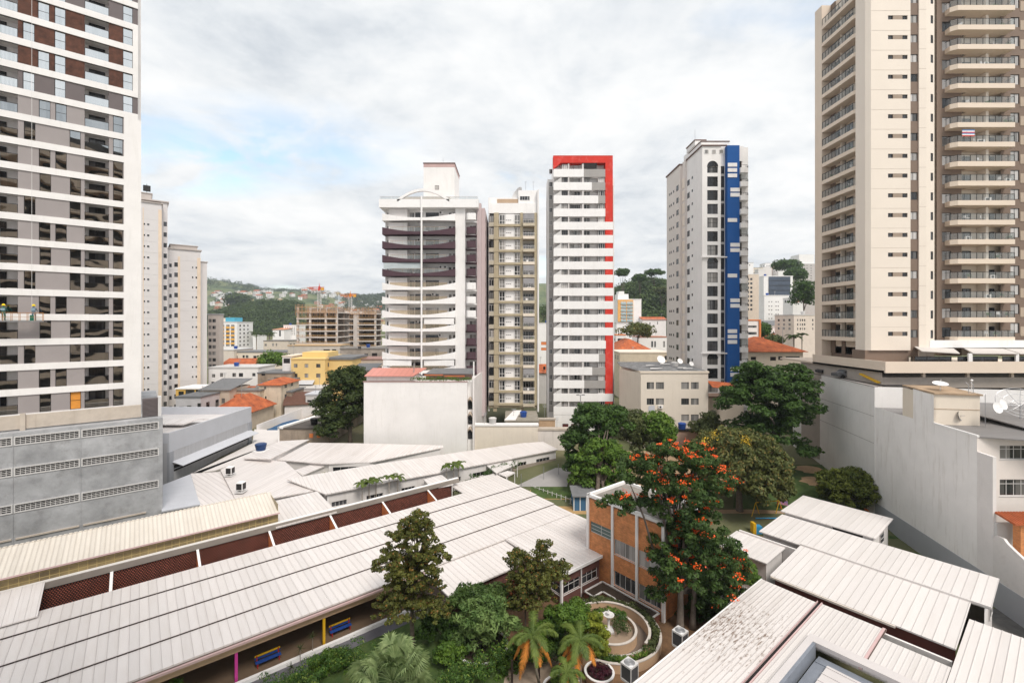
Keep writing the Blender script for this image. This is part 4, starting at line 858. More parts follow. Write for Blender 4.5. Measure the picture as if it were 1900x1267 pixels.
# ================================================================ right beige tower
def right_tower():
 Y = 70; fr = Fr(atY(1610, Y), Y, 0)
 px = lambda q, d=0: fr.x(1500 + q / 3.52, d)
 t = thing('apartment_tower', 'very tall beige and brown tower with glazed balconies at the right edge', 'apartment tower', (6, 0, 0), fr)
 ph = 36.65 * Y / F; zs = lambda k: zat(582.7, Y) + ph * k; K0, K1 = -1, 17
 zt = zs(18); zb = zat(650, Y)
 a0, a1 = 0, px(667); b1 = px(727); c1 = px(800); e1 = px(838)
 nK = range(K0, K1 + 1)
 cw = MB(); slit = [(px(520), px(648), zs(k) - .32, zs(k) + .32) for k in nK]
 cw.wall((a0 + .5, 0), 0, a1 - a0 - .5, zb, zt, [(a - a0 - .5, b - a0 - .5, c, d) for a, b, c, d in slit], rev=.2)
 cw.quad((0, .5, zb), (.5, 0, zb), (.5, 0, zt), (0, .5, zt)); cw.quad((0, 2.5, zb), (0, .5, zb), (0, .5, zt), (0, 2.5, zt)); cw.quad((a1, 0, zb), (a1, .4, zb), (a1, .4, zt), (a1, 0, zt)); cw.quad((0, .5, zb), (0, 2, zb), (a1, 2, zb), (a1, 0, zb)); 
 cw.box(b1, c1 - .6, .12, 1.6, zb - 2, zt); cw.wall((c1 - .6, .12), 12, (e1 - c1 + .6) / math.cos(R(12)), zb - 2, zt, [(.85, 1.35, zs(k) - .7, zs(k) + .55) for k in nK], rev=.15)
 cw.box(e1 - .01, e1 + .2, .6, 2.5, zb - 2, zt)
 part('wall', cw, [CREAM2], t)
 # joints, thin strips of a darker tan
 g = MB()
 for k in nK: g.box(.5, a1, -.012, .0, zs(k) + 1.02, zs(k) + 1.05); g.box(b1, c1 - .6, .108, .12, zs(k) + 1.3, zs(k) + 1.33)
 part('joint', g, [mat('joint_tan', (0.45, 0.38, 0.32))], t)
 for (a, b, c, d) in slit:
  g = MB(); g.box(a + (b - a) * .26, a + (b - a) * .74, .02, .2, c + .002, d - .002); part('panel', g, [mat('mid_taupe', (0.36, 0.28, 0.22))], t)
  m_ = winmesh((b - a) * .26, .64, 1, 1, DARKF, GLASSD, fw=.04); inst('window', m_, t, (a, .06, c)); inst('window', m_, t, (b - (b - a) * .26, .06, c))
 tw = MB(); tw.wall((a1, .3), 0, b1 - a1, zb - 1, zt, [(.05, b1 - a1 - .05, zs(k) - .6, zs(k) + .6) for k in nK], rev=.15)
 # brown wall right of the cream chamfer, behind balconies and beyond
 X9 = px(1420, 1); 
 r0 = px(838, 2.4); rw0, rw1 = px(873, 2.4), px(933, 2.4)
 tw.wall((r0, 2.4), 0, px(940, 2.4) - r0, zb - 1, zt, [(rw0 - r0, rw1 - r0, zs(k) - .85 + .2, zs(k) + .75 + .2) for k in nK], rev=.18)
 tw.box(px(940, 2.4), px(1000, 2.4), 2.4, 3.4, zb - 1, zt)
 tw.wall((px(1255, 2.4), 2.4), 0, 9, zb - 1, zt, [(px(1320, 2.4) - px(1255, 2.4), px(1378, 2.4) - px(1255, 2.4), zs(k) - .3 + .35, zs(k) + 1.3 + .35) for k in nK], rev=.18)
 part('brown_wall', tw, [TAUPE], t)
 for k in nK:
  inst('window', winmesh(b1 - a1 - .1, 1.2, 2, 1, DARKF, GLASSL if k % 3 else GLASS, fw=.05), t, (a1 + .05, .31, zs(k) - .6))
  inst('window', winmesh(.5, 1.25, 1, 1, DARKF, GLASSD, fw=.05), t, (c1 - .6 + .85 * math.cos(R(12)), .12 + .85 * math.sin(R(12)), zs(k) - .7), 12)
  inst('window', winmesh(rw1 - rw0, 1.6, 2, 1, DARKF, GLASS if k % 2 else GLASSL, fw=.07), t, (rw0, 2.42, zs(k) - .65))
  inst('window', winmesh(px(1378, 2.4) - px(1320, 2.4), 1.6, 2, 1, DARKF, GLASSL, fw=.07), t, (px(1320, 2.4), 2.42, zs(k) + .05))
 # tan bands right
 g = MB()
 for k in nK: g.box(px(1378, 2.4) + .1, px(1255, 2.4) + 9, 2.34, 2.4, zs(k) - .4, zs(k) + 1.1)
 part('tan_panel', g, [mat('tan_cladding', (0.44, 0.35, 0.27))], t)
 # core
 g = MB(); g.box(a1 + .02, 32, 3.45, 12, zb - 1, zt); part('core', g, [CREAM], t)
 # right balconies
 q0, q1 = px(945, .9), px(1350, .9); QY = .9
 for k in nK:
  z = zs(k) - 1.25
  g = MB(); poly = [(q0 + .1, 2.4), (q0, QY + .55), (q0 + .75, QY), (q1, QY), (q1, 2.4)]; g.prism(poly, z, z + .75); g.box(px(1000, 3.2), px(1255, 3.2), 2.4, 3.4, z, z + .2)
  bal = part('balcony', g, [PEACH], t)
  r = MB(); z1 = z + 1.75; pp = [(q0 + .05, 2.35), (q0 + .05, QY + .58), (q0 + .78, QY + .06), (q1 - .05, QY + .06), (q1 - .05, 2.35)]
  for i in range(4): r.tube([(pp[i][0], pp[i][1], z1), (pp[i + 1][0], pp[i + 1][1], z1)], .035, 4)
  for i in range(10): x = q0 + .78 + (q1 - q0 - .83) * i / 9; r.box(x - .03, x + .03, QY + .03, QY + .09, z + .75, z1)
  r.box(q0 + .02, q0 + .08, QY + .55, QY + .61, z + .75, z1)
  rr = part('railing', r, [DARKF], bal); g = MB()
  for i in range(1, 4): g.quad((pp[i][0], pp[i][1], z + .8), (pp[i + 1][0], pp[i + 1][1], z + .8), (pp[i + 1][0], pp[i + 1][1], z1 - .05), (pp[i][0], pp[i][1], z1 - .05))
  part('pane', g, [RAILG], rr)
  zf = z + .76
  rv = 0.22
  for a, b in ((1003, 1058), (1160, 1212)): inst('balcony_door', winmesh(px(b, 3.4) - px(a, 3.4), 2.05, 2, 1, DARKF, GLASSD, fw=.07), t, (px(a, 3.4), 3.24, z + .3))
  g = MB(); g.box(px(1142, 2.4), px(1160, 2.4), 2.0, 3.42, z + .76, z + ph - .02); part('party_wall', g, [CREAM2], t)
 # left side balconies receding along the flank
 xe = 0.0
 flank = MB(); flank.quad((1.7, 12, zb - 1), (1.7, 2.5, zb - 1), (1.7, 2.5, zt), (1.7, 12, zt)); flank.box(0, 3, 10.4, 12.2, zb - 3, zt); flank.quad((0, 2.5, zb - 1), (1.7, 2.5, zb - 1), (1.7, 2.5, zt), (0, 2.5, zt)); part('flank_wall', flank, [PEACH], t)
 g = MB(); g.box(1.55, 1.69, 3.2, 4.6, zb - 1, zt); g.box(1.55, 1.69, 6.9, 7.7, zb - 1, zt); g.box(1.55, 1.69, 9.3, 10.35, zb - 1, zt); part('flank_panel', g, [TAUPE], t)
 for k in nK:
  z = zs(k) - 1.25
  g = MB(); g.prism([(0.0, 3.1), (.35, 2.55), (1.69, 2.55), (1.69, 10.36), (0.0, 10.36)], z, z + .62); bal = part('balcony', g, [PEACH], t)
  r = MB(); z1 = z + 1.75; r.box(.02, .09, 3.1, 10.35, z1 - .04, z1 + .03); r.tube([(.06, 3.1, z1), (.4, 2.6, z1), (1.6, 2.6, z1)], .035, 4)
  for i in range(10): y = 3.12 + 7.2 * i / 9; r.box(.03, .08, y - .03, y + .03, z + .62, z1)
  r.box(.4, .45, 2.58, 2.63, z + .62, z1)
  rr = part('railing', r, [DARKF], bal); g = MB(); g.quad((.055, 10.3, z + .66), (.055, 3.1, z + .66), (.055, 3.1, z1 - .05), (.055, 10.3, z1 - .05)); g.quad((.06, 3.1, z + .66), (.4, 2.6, z + .66), (.4, 2.6, z1 - .05), (.06, 3.1, z1 - .05)); part('pane', g, [RAILG], rr)
  me = winmesh(1.5, 2.0, 2, 1, DARKF, GLASSD if k % 3 else GLASS, dep=.02); inst('balcony_door', me, t, (1.66, 6.7, z + .63), -90); inst('balcony_door', me, t, (1.66, 9.2, z + .63), -90)
  inst('window', winmesh(1.2, 1.4, 1, 1, DARKF, GLASSD, dep=.02), t, (.25, 2.47, z + 1.1))
  g = MB(); g.box(.9, 1.68, 6.9, 7.05, z + .63, z + ph); part('party_wall', g, [CREAM2], t)
 # terrace podium
 pfr = Fr(atY(1643, 66), 66, 0); zp = zat(692, 66); zpt = zat(671, 66)
 g = MB(); g.box(0, 40, 0, .25, zp, zpt); g.box(0, .25, .25, 16, zp, zpt); g.box(0, 40, .25, 26, zp, zp + .3)
 p = thing('terrace_podium', 'beige parapet terrace with car deck under the tall right tower', 'building', (6, 0, 0), pfr); part('parapet', g, [PEACH], p)
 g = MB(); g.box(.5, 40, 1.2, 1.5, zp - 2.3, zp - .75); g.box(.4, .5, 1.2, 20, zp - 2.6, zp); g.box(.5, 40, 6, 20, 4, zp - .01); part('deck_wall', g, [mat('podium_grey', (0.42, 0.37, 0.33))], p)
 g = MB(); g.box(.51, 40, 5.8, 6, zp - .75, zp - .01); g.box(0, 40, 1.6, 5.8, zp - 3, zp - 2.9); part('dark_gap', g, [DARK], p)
 g = MB()
 for x in (6.5, 13, 19.5): g.box(x, x + .4, 1.25, 1.6, zp - .8, zp - .0)
 part('column', g, [PEACH], p)
 g = MB(); g.add([(-.1, 1.4, 19.2), (-.1, 4.9, 20.1), (-.1, 4.9, 20.3), (-.1, 1.4, 19.4), (.39, 1.4, 19.2), (.39, 4.9, 20.1), (.39, 4.9, 20.3), (.39, 1.4, 19.4)], [(1, 0, 3, 2), (3, 7, 6, 2), (0, 4, 7, 3)]); part('yellow_stripe', g, [YEL], p)
 # brown ground storey and terrace rooms
 g = MB(); g.box(px(380), px(667), .3, 3, zp + .3, zb); g.box(1.7, 3.0, 3, 12, zp + .3, zb + .2); part('base_storey', g, [TAUPE], t)
 x = px(560, 0)
 g = MB(); y0 = -2.6; zr = zat(648, 67.5); 
 g.slab([(px(640, 0), y0, zr - .2), (px(880, 0), y0, zr - .55), (px(940, 1), 1, zr + .1), (px(680, 1), 1, zr + .4)], .12); g.slab([(px(965, 0), y0, zr - .55), (px(1250, 0), y0, zr - .6), (px(1250, 1), 1, zr + .1), (px(1000, 1), 1, zr + .2)], .12); g.slab([(px(1260, 0), y0, zr - .6), (36, y0, zr - .6), (36, 1, zr + .0), (px(1260, 1), 1, zr + .1)], .12)
 part('terrace_awning', g, [mat('awning_white', (0.6, 0.56, 0.53), var=.1)], t)
 g = MB(); g.box(px(940, 0), px(965, 0), y0 + .1, y0 + .3, zp + .3, zr - .6); g.box(px(1238, 0), px(1258, 0), y0 + .1, y0 + .3, zp + .3, zr - .6); part('terrace_post', g, [BRIGHT], t)
 for a, b in ((690, 930), (970, 1232), (1262, 1500)):
  inst('terrace_window', winmesh(px(b, -2) - px(a, -2), 1.9, 3, 1, DARKF, GLASSD, fw=.1), t, (px(a, -2), -2.2, zp + .35))
 g = MB(); g.box(px(800), 34, .2, 1.0, zr + .1, zat(640, 70.2)+.7); part('upper_parapet', g, [BRIGHT], t)
right_tower()

# ================================================================ two pale towers behind the left one
def pale_towers():
 # nearer: front 260..313
 Y = 118; fr = Fr(atY(262, Y), Y, 39.2); x1 = fr.x(300); x2 = fr.x(312)
 t = thing('apartment_tower', 'pale grey-white tower with beige edge strips, half hidden by the left tower', 'apartment tower', (x1 / 2, 0, 0), fr)
 zt = fr.z(290, 378)
 pw = 2.85
 g = MB(); g.box(-6, x1, 0, 20, 0, zt); g.box(x1, x2, 3, 20, 0, zt + 1.2); part('wall', g, [mat('pale_lilac_white', (0.66, 0.63, 0.625), var=.04, vscale=.15)], t)
 g = MB(); g.box(fr.x(265), fr.x(266.5), -.06, 0, 0, zt - 1.5); g.box(x1 - .7, x1 + .02, -.06, .0, 0, zt - 1.5); part('beige_strip', g, [mat('beige_strip_paint', (0.74, 0.60, 0.47))], t)
 g = MB(); g.box(-6.2, x1 + .3, -.3, 20, zt, zt + .25); g.box(-6.2, x2 + .3, 2.6, 20, zt + 1.2, zt + 1.5); g.box(-6, x1 - 2, 4, 16, zt + .2, zt + 3.2); g.box(-6.2, x1 - 1.8, 3.8, 16, zt + 3.2, zt + 3.4); part('coping', g, [mat('grey_beige_cap', (0.5, 0.45, 0.42))], t)
 z = fr.z(270, 418); k = 0
 while z > 4:
  for a, b in ((266, 269.5), (272.5, 277.5)): inst('window', winmesh(fr.x(b) - fr.x(a), .55, 1, 1, WFRAME, GLASSD, fw=.04, dep=-.01), t, (fr.x(a), 0, z))
  inst('window', winmesh(fr.x(309.5, 3) - fr.x(303.5, 3), 1.15, 1, 1, DARKF, GLASSD, dep=-.01), t, (fr.x(303.5, 3), 3, z + 1.0 - .2))
  z -= pw
 g = MB(); z = fr.z(270, 418) + 1.6
 while z > 4: g.box(-6, x1, -.03, 0, z, z + .05); z -= pw
 part('joint', g, [LGREY], t)
 g = MB(); g.tube([(1.2, 6, zt + 3.4), (1.2, 6, zt + 6.2)], .06); g.box(.4, 2.0, 5.9, 6.1, zt + 4.2, zt + 5.8); part('antenna_panel', g, [DARKF], t)
 Y = 128; fr = Fr(atY(313, Y), Y, 39.2); x1 = fr.x(320); x2 = fr.x(350); x3 = fr.x(372); x4 = fr.x(386)
 t = thing('apartment_tower', 'stepped pale tower with beige strips standing right of the half hidden pale tower', 'apartment tower', (x3 / 2, 0, 0), fr)
 zt = fr.z(345, 464); g = MB(); g.box(-1, x3, 0, 20, 0, zt); g.box(x3, x4, 2.5, 20, 0, fr.z(380, 487, 2.5)); part('wall', g, [MATS['pale_lilac_white']], t)
 g = MB(); g.box(fr.x(330), fr.x(334), -.06, 0, 0, zt - 2); g.box(x3 - .8, x3 + .02, -.06, 0, 0, zt - 2); part('beige_strip', g, [MATS['beige_strip_paint']], t)
 g = MB(); g.box(-1.3, x3 + .3, -.3, 20, zt, zt + .3); g.box(x3, x4 + .2, 2.3, 20, fr.z(380, 487, 2.5), fr.z(380, 487, 2.5) + .25); g.box(.5, x3 - .5, 3, 15, zt + .3, zt + 1.6); g.box(.3, x3 - .3, 2.8, 15, zt + 1.6, zt + 1.8); part('coping', g, [MATS['grey_beige_cap']], t)
 pw = 2.85; z = fr.z(327, 495)
 while z > 4:
  inst('window', winmesh(fr.x(331) - fr.x(323.5), 1.2, 1, 1, DARKF, GLASSD, dep=-.01), t, (fr.x(323.5), 0, z))
  for a, b in ((356, 359), (362.5, 366)): inst('window', winmesh(fr.x(b) - fr.x(a), .6, 1, 1, WFRAME, GLASSD, fw=.04, dep=-.01), t, (fr.x(a), 0, z - .2))
  inst('window', winmesh(.55, 1.0, 1, 1, DARKF, GLASSD, dep=-.01), t, (fr.x(314), 0, z - .2))
  z -= pw
 g = MB(); z = fr.z(327, 495) + 1.9
 while z > 4: g.box(0, x3, -.03, 0, z, z + .05); z -= pw
 part('joint', g, [LGREY], t)
pale_towers()
# ================================================================ school and sheds (town grid frame UV: x = a along the street, y = b away from it)
ROOFM = corrug('seamed_white_roof', (0.71, 0.665, 0.645), 0.62, 0, groove=.34, dirt=.25, width=.04, bumpd=.03)
ROOFV = corrug('fine_corrugated_roof', (0.72, 0.67, 0.65), 0.30, 90, groove=.4, dirt=.4, width=.2)
ROOFD = corrug('leaf_strewn_roof', (0.71, 0.665, 0.645), 0.34, 90, groove=.3, dirt=.3, width=.2, spots=.9)
ROOFI = corrug('ivory_corrugated_roof', (0.72, 0.66, 0.585), 0.36, 0, groove=.3, dirt=.3, width=.25)
ROOFU = corrug('seamed_shed_roof', (0.70, 0.66, 0.64), 0.62, 90, groove=.24, dirt=.18, width=.04, bumpd=.03)
ROOFX = corrug('fine_white_roof', (0.71, 0.665, 0.645), 0.5, 0, groove=.3, dirt=.4, width=.14)
ROOFP = mat('plain_roof_sheet', (0.69, 0.65, 0.63), var=.08, vscale=.4, stain=.3, stain_col=(.4, .34, .3))
def rectroof(g, a0, a1, b0, b1, zf, th=.14, rib='b', pitch=1.0, m=0, rw=.015, rh=.022):
 g.slab([(a0, b0, zf(a0, b0)), (a1, b0, zf(a1, b0)), (a1, b1, zf(a1, b1)), (a0, b1, zf(a0, b1))], th, m)
 if not rib: return
 lo, hi = (a0, a1) if rib == 'b' else (b0, b1); k = math.ceil(lo / pitch)
 while k * pitch < hi:
  c = k * pitch
  if lo + .05 < c < hi - .05:
   if rib == 'b': q = [(c - rw, b0), (c + rw, b0), (c + rw, b1), (c - rw, b1)]
   else: q = [(a0, c - rw), (a1, c - rw), (a1, c + rw), (a0, c + rw)]
   g.slab([(x, y, zf(x, y) + rh) for x, y in q], rh + .01, m)
  k += 1
def main_hall():
 t = thing('school_hall', 'long school hall under a wide white roof of lapped strips, open towards the garden', 'school building', (10, 47, 0), UV)
 zf = lambda a, b: 3.35 + .062 * (b - 40.8)
 A0, A1 = -34, 43.4
 edges = [40.8, 44.2, 47.7, 51.3, 54.0]
 for i in range(4):
  g = MB(); lift = .14 * 0
  b0, b1 = edges[i], edges[i + 1] + (.25 if i < 3 else 0)
  a1 = A1 if i < 3 else 43.4
  rectroof(g, A0, a1, b0, b1, (lambda a, b, b0=b0: zf(a, b0) + .2 + .024 * (b - b0)), pitch=.62)
  part('roof_strip', g, [ROOFM], t)
  if i:
   g = MB(); g.box(A0, a1, b0 - .02, b0 - .002, zf(0, b0) + .03, zf(0, b0) + .165); part('lap_shade_strip', g, [mat('lap_shade_brown', (.06, .045, .04))], t)  # dark strip on the step face stands in for shade under the lap
 # far right end: strips reach further back
 g = MB(); rectroof(g, 35.2, 43.4, 54.0, 57.6, lambda a, b: zf(a, 54) + .05 * (b - 54) + .1, pitch=.62); part('roof_strip', g, [ROOFM], t)
 # forward wing roof
 g = MB(); rectroof(g, 22.0, 33.0, 36.2, 40.9, lambda a, b: 3.05 + .06 * (b - 36.2), pitch=.62); part('roof_strip', g, [ROOFM], t)
 g = MB(); rectroof(g, 38.2, 43.4, 33.8, 40.6, lambda a, b: 3.42 + .02 * (b - 31.6), pitch=.62); part('wing_roof', g, [ROOFM], t)
 g = MB(); g.box(43.1, 43.3, 34, 57.4, 0, 3.5); part('end_wall', g, [WHITE], t)
 g = MB(); rectroof(g, 32.2, 38.15, 31.6, 40.6, lambda a, b: 3.42 + .02 * (b - 31.6), pitch=.49, rw=.015, rh=.03); part('wing_roof', g, [ROOFM], t)
 # eave gutter and beam
 g = MB(); g.box(A0, 22.0, 40.62, 40.80, 3.16, 3.34); part('gutter', g, [mat('rose_gutter', (0.62, 0.44, 0.43))], t)
 g = MB(); g.box(A0, 22.0, 41.1, 41.4, 2.45, 3.05); part('beam', g, [TANW], t)
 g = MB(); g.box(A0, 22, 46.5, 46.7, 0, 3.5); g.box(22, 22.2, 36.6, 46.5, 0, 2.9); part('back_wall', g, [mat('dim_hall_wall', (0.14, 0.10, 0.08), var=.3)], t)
 g = MB(); g.box(22.2, 32.4, 36.6, 36.8, 0, 2.9); part('side_wall', g, [BRICKR], t)
 # glazed band and rail on the dark side
 for a, m_ in ((5.9, PINK), (12.5, YEL), (-.8, mat('orange_column_paint', (0.75, 0.25, 0.03))), (-7.5, CYAN)):
  g = MB(); g.box(a - .1, a + .1, 41.12, 41.36, .03, 2.46); part('column', g, [m_], t)
 # wing: brick walls and ribbon windows
 g = MB(); g.wall(UV_l(32.4, 32.0), 0, 5.7, 0, 3.35, [(.3, 2.7, 1.05, 2.15), (3.0, 5.45, 1.05, 2.15)], rev=.15)
 g.wall(UV_l(32.4, 36.6), -90, 4.6, 0, 3.35, [(1.8, 4.4, 1.05, 2.15)], rev=.15)
 part('wing_wall', g, [BRICKR], t)
 for a in (32.7, 35.4):
  inst('window', winmesh(2.42, 1.1, 3, 2, WFRAME, GLASSD, fw=.06, low=.68, sill=True), t, (a, 32.02, 1.05))
 inst('window', winmesh(2.6, 1.1, 2, 2, WFRAME, GLASSD, fw=.06, low=.68, sill=True), t, (32.42, 34.8, 1.05), -90)
 part('wing_post', MB().box(32.3, 32.52, 31.88, 32.1, 0, 3.3), [BRIGHT], t); part('wing_post', MB().box(35.17, 35.29, 31.9, 32.0, 0, 3.3), [BRIGHT], t)
 g = MB(); g.box(32.2, 38.1, 31.5, 31.6, 3.22, 3.5); part('fascia', g, [BRIGHT], t)
 # terracotta lattice wall behind the gap, with fins
 g = MB(); g.box(A0, 35.1, 56.7, 56.9, 0, 4.9); part('lattice_wall', g, [LATT], t)
 g = MB(); g.box(A0, 36.2, 56.55, 57.05, 4.9, 5.45); part('gutter_beam', g, [mat('grey_taupe_beam', (0.29, 0.255, 0.225), var=.12, stain=.3, stain_col=(.12, .1, .09))], t)
 g = MB()
 a = A0; rnd = random.Random(3)
 while a < 36: l_ = rnd.uniform(1.5, 4); g.box(a, min(36.2, a + l_), 56.7, 57.1, 5.45, 5.5); a += l_
 part('coping', g, [BRIGHT], t)
 for a in (-21.8, -15.2, -8.6, -2.0, 4.6, 11.2, 17.8, 24.4, 31.0):
  g = MB(); g.add([(a, 54.1, 4.15), (a, 56.55, 4.55), (a, 56.55, 4.9), (a, 56.55, 0), (a, 54.1, 0), (a + .16, 54.1, 4.15), (a + .16, 56.55, 4.55), (a + .16, 56.55, 4.9), (a + .16, 56.55, 0), (a + .16, 54.1, 0)],
      [(4, 3, 2, 0), (5, 7, 8, 9), (0, 2, 7, 5), (0, 5, 9, 4)], 0); g.box(a - .03, a + .19, 54.1, 54.2, 4.0, 4.2, 1)
  g.slab([(a - .03, 54.1, 4.22), (a + .19, 54.1, 4.22), (a + .19, 56.54, 4.95), (a - .03, 56.54, 4.95)], .05, 1)
  part('fin', g, [ORANGE, BRIGHT], t)
 return t
def UV_l(a, b): return (a, b)
HALL = main_hall()
def patio():
 g = MB(); g.add([(-34, 41.0, .03), (22, 41.0, .03), (22, 46.5, .03), (-34, 46.5, .03)], [(0, 1, 2, 3)]); o = solo('patio_floor', None, None, g, [FLOORT], fr=UV, kind='structure')
 g = MB(); g.box(-34, 21.5, 40.55, 40.85, 0, .35); solo('patio_kerb', None, None, g, [BRIGHT], fr=UV, kind='structure')
 g = MB(); g.box(-34, 21.5, 39.3, 40.55, 0, .03); solo('slate_walkway', None, None, g, [DSLATE], fr=UV, kind='structure')
 for a, lab in ((8.3, 'bright blue slatted bench with a yellow top rail beside the magenta column'), (14.2, 'bright blue slatted bench with a yellow top rail, right of the yellow column')):
  t = thing('bench', lab, 'bench', (a, 42.0, .03), UV, 'painted benches on the patio')
  g = MB()
  for i in range(3): g.box(a - .95, a + .95, 41.75 + i * .14, 41.87 + i * .14, .42, .46)
  part('seat', g, [BLUEP], t)
  g = MB(); g.box(a - .95, a + .95, 42.2, 42.24, .55, .68, 0); g.box(a - .95, a + .95, 42.21, 42.25, .74, .88, 1); part('backrest', g, [BLUEP, YEL], t)
  for s_ in (-.8, .8):
   g = MB(); g.box(a + s_ - .04, a + s_ + .04, 41.78, 41.84, .03, .42); g.box(a + s_ - .04, a + s_ + .04, 42.14, 42.2, .03, .86); part('leg', g, [mat('red_paint_dark', (0.4, .03, .03))], t)
 cols = [(.05, .07, .2), (.3, .05, .09), (.35, .33, .32), (.04, .04, .05), (.05, .25, .35), (.45, .12, .3), (.12, .12, .14), (.3, .3, .35), (.02, .1, .12)]
 cn = ['navy', 'crimson', 'pale grey', 'black', 'teal', 'pink', 'charcoal', 'silver', 'dark green']
 rnd = random.Random(5)
 for i in range(26):
  a = -1 + i * .62 + rnd.uniform(-.1, .1); k = rnd.randrange(len(cols)); z = rnd.uniform(.95, 1.15)
  g = MB(); n = 8
  prof = [(0.02, z), (.15, z + .02), (.19, z + .15), (.18, z + .36), (.11, z + .46), (.02, z + .48)]
  g.lathe(a, 46.28, prof, 10); g.tube([(a - .1, 46.4, z + .4), (a, 46.45, z + .56), (a + .1, 46.4, z + .4)], .02, 4)
  solo('backpack', cn[k] + ' school backpack in the row hanging on the hall wall', 'backpack', g, [mat('bag_' + cn[k].replace(' ', '_'), cols[k], rough=.6)], (a, 46.3, z), UV, group='backpacks hanging in a row on the hall wall')
patio()
def ivory_canopy():
 t = thing('skylight_canopy', 'long ivory corrugated canopy with amber translucent sides standing over the lattice wall', 'canopy', (-10, 58, 5.4), UV)
 a0, a1 = -34, 12.4
 g = MB(); zf = lambda a, b: 6.65 + (b - 56.9) * .22
 rectroof(g, a0, a1, 56.75, 61.4, zf, .06, 'b', .36, rw=.03, rh=.02); part('roof', g, [ROOFI], t)
 g = MB(); rectroof(g, a0, a1 - .3, 61.4, 62.4, lambda a, b: 7.62 - (b - 61.4) * .25, .06, 'b', .36, rw=.03, rh=.02)
 n = int((a1 - a0) / .36)
 for i in range(n): g.box(a0 + i * .36, a0 + i * .36 + .25, 61.3, 61.5, 7.62, 7.72)
 part('ridge', g, [ROOFI], t)
 am = mat('amber_translucent_sheet', (0.30, 0.225, 0.10), rough=.35, var=.45, vscale=.35, col2=(.12, .085, .045), spec=.5)
 g = MB(); g.box(a0, a1 - .1, 57.12, 57.18, 5.45, 6.62, 0)
 for i in range(int((a1 - a0) / .62)): a = a0 + i * .62; g.box(a, a + .05, 57.08, 57.12, 5.45, 6.6, 1)
 for z in (5.75, 6.25): g.box(a0, a1 - .1, 57.09, 57.12, z, z + .05, 1)
 g.box(a1 - .16, a1 - .1, 57.2, 61.3, 5.45, 7.5, 0)
 part('side_glazing', g, [am, mat('amber_rib', (0.48, 0.37, 0.17))], t)
 g = MB(); g.box(a0, a1, 56.7, 56.76, 6.52, 6.66); part('fascia', g, [mat('rose_gutter', (0.5, .36, .35))], t)
 g = MB()
 for a in (a0 + 1, -26, -19, -12, -5, 2, 9): g.box(a, a + .15, 57.2, 57.35, 4, 6.6)
 part('post', g, [DARKF], t)
 # pale low roof at the far left overlapping the hall roof
 g = MB(); rectroof(g, -34, -6.3, 52.8, 56.7, lambda a, b: 4.45 + .28 * (b - 52.8), .1, 'b', .62); 
 solo('lean_to_roof', 'small pale lean-to roof lying across the left end of the hall roof', 'roof', g, [ROOFM], (-12, 53, 4), UV)
ivory_canopy()
def walls_under(g, pts, inset=.35, m=1, drop=.15):
 cx_ = sum(p[0] for p in pts) / len(pts); cy_ = sum(p[1] for p in pts) / len(pts)
 q = []
 for x, y, z in pts:
  d = math.hypot(x - cx_, y - cy_) or 1; k = max(.2, 1 - inset * 1.3 / d); q.append((cx_ + (x - cx_) * k, cy_ + (y - cy_) * k, z - drop))
 n = len(q)
 for i in range(n):
  (x0, y0, za), (x1, y1, zb) = q[i], q[(i + 1) % n]; g.quad((x0, y0, ground_z(x0, y0) - .2), (x1, y1, ground_z(x1, y1) - .2), (x1, y1, zb), (x0, y0, za), 0)
def pxroof(name, label, pts, zs_, m, wallm=None, th=.16, ang=39.2, cat='roof', inset=.35):
 """a low building given by the corners of its roof: roof sheet and the walls that carry it"""
 zs_ = zs_ if isinstance(zs_, (list, tuple)) else [zs_] * len(pts)
 P3 = [pix(px, py, z) for (px, py), z in zip(pts, zs_)]
 cx_ = sum(p[0] for p in P3) / len(P3); cy_ = sum(p[1] for p in P3) / len(P3)
 f = Fr(cx_, cy_, ang); q = [(*f.inv(x, y), z) for x, y, z in P3]
 t = thing(name, label, cat, (0, 0, 0), f); g = MB(); g.slab(q, th); part('roof', g, [m], t)
 g = MB(); W3 = [(x, y, z) for x, y, z in P3]; gg = MB(); walls_under(gg, W3, inset, drop=th * .9); g.v = [(*f.inv(x, y), z) for x, y, z in gg.v]; g.f = gg.f; g.m = gg.m
 part('wall', g, [wallm or WHITE], t); return t, f
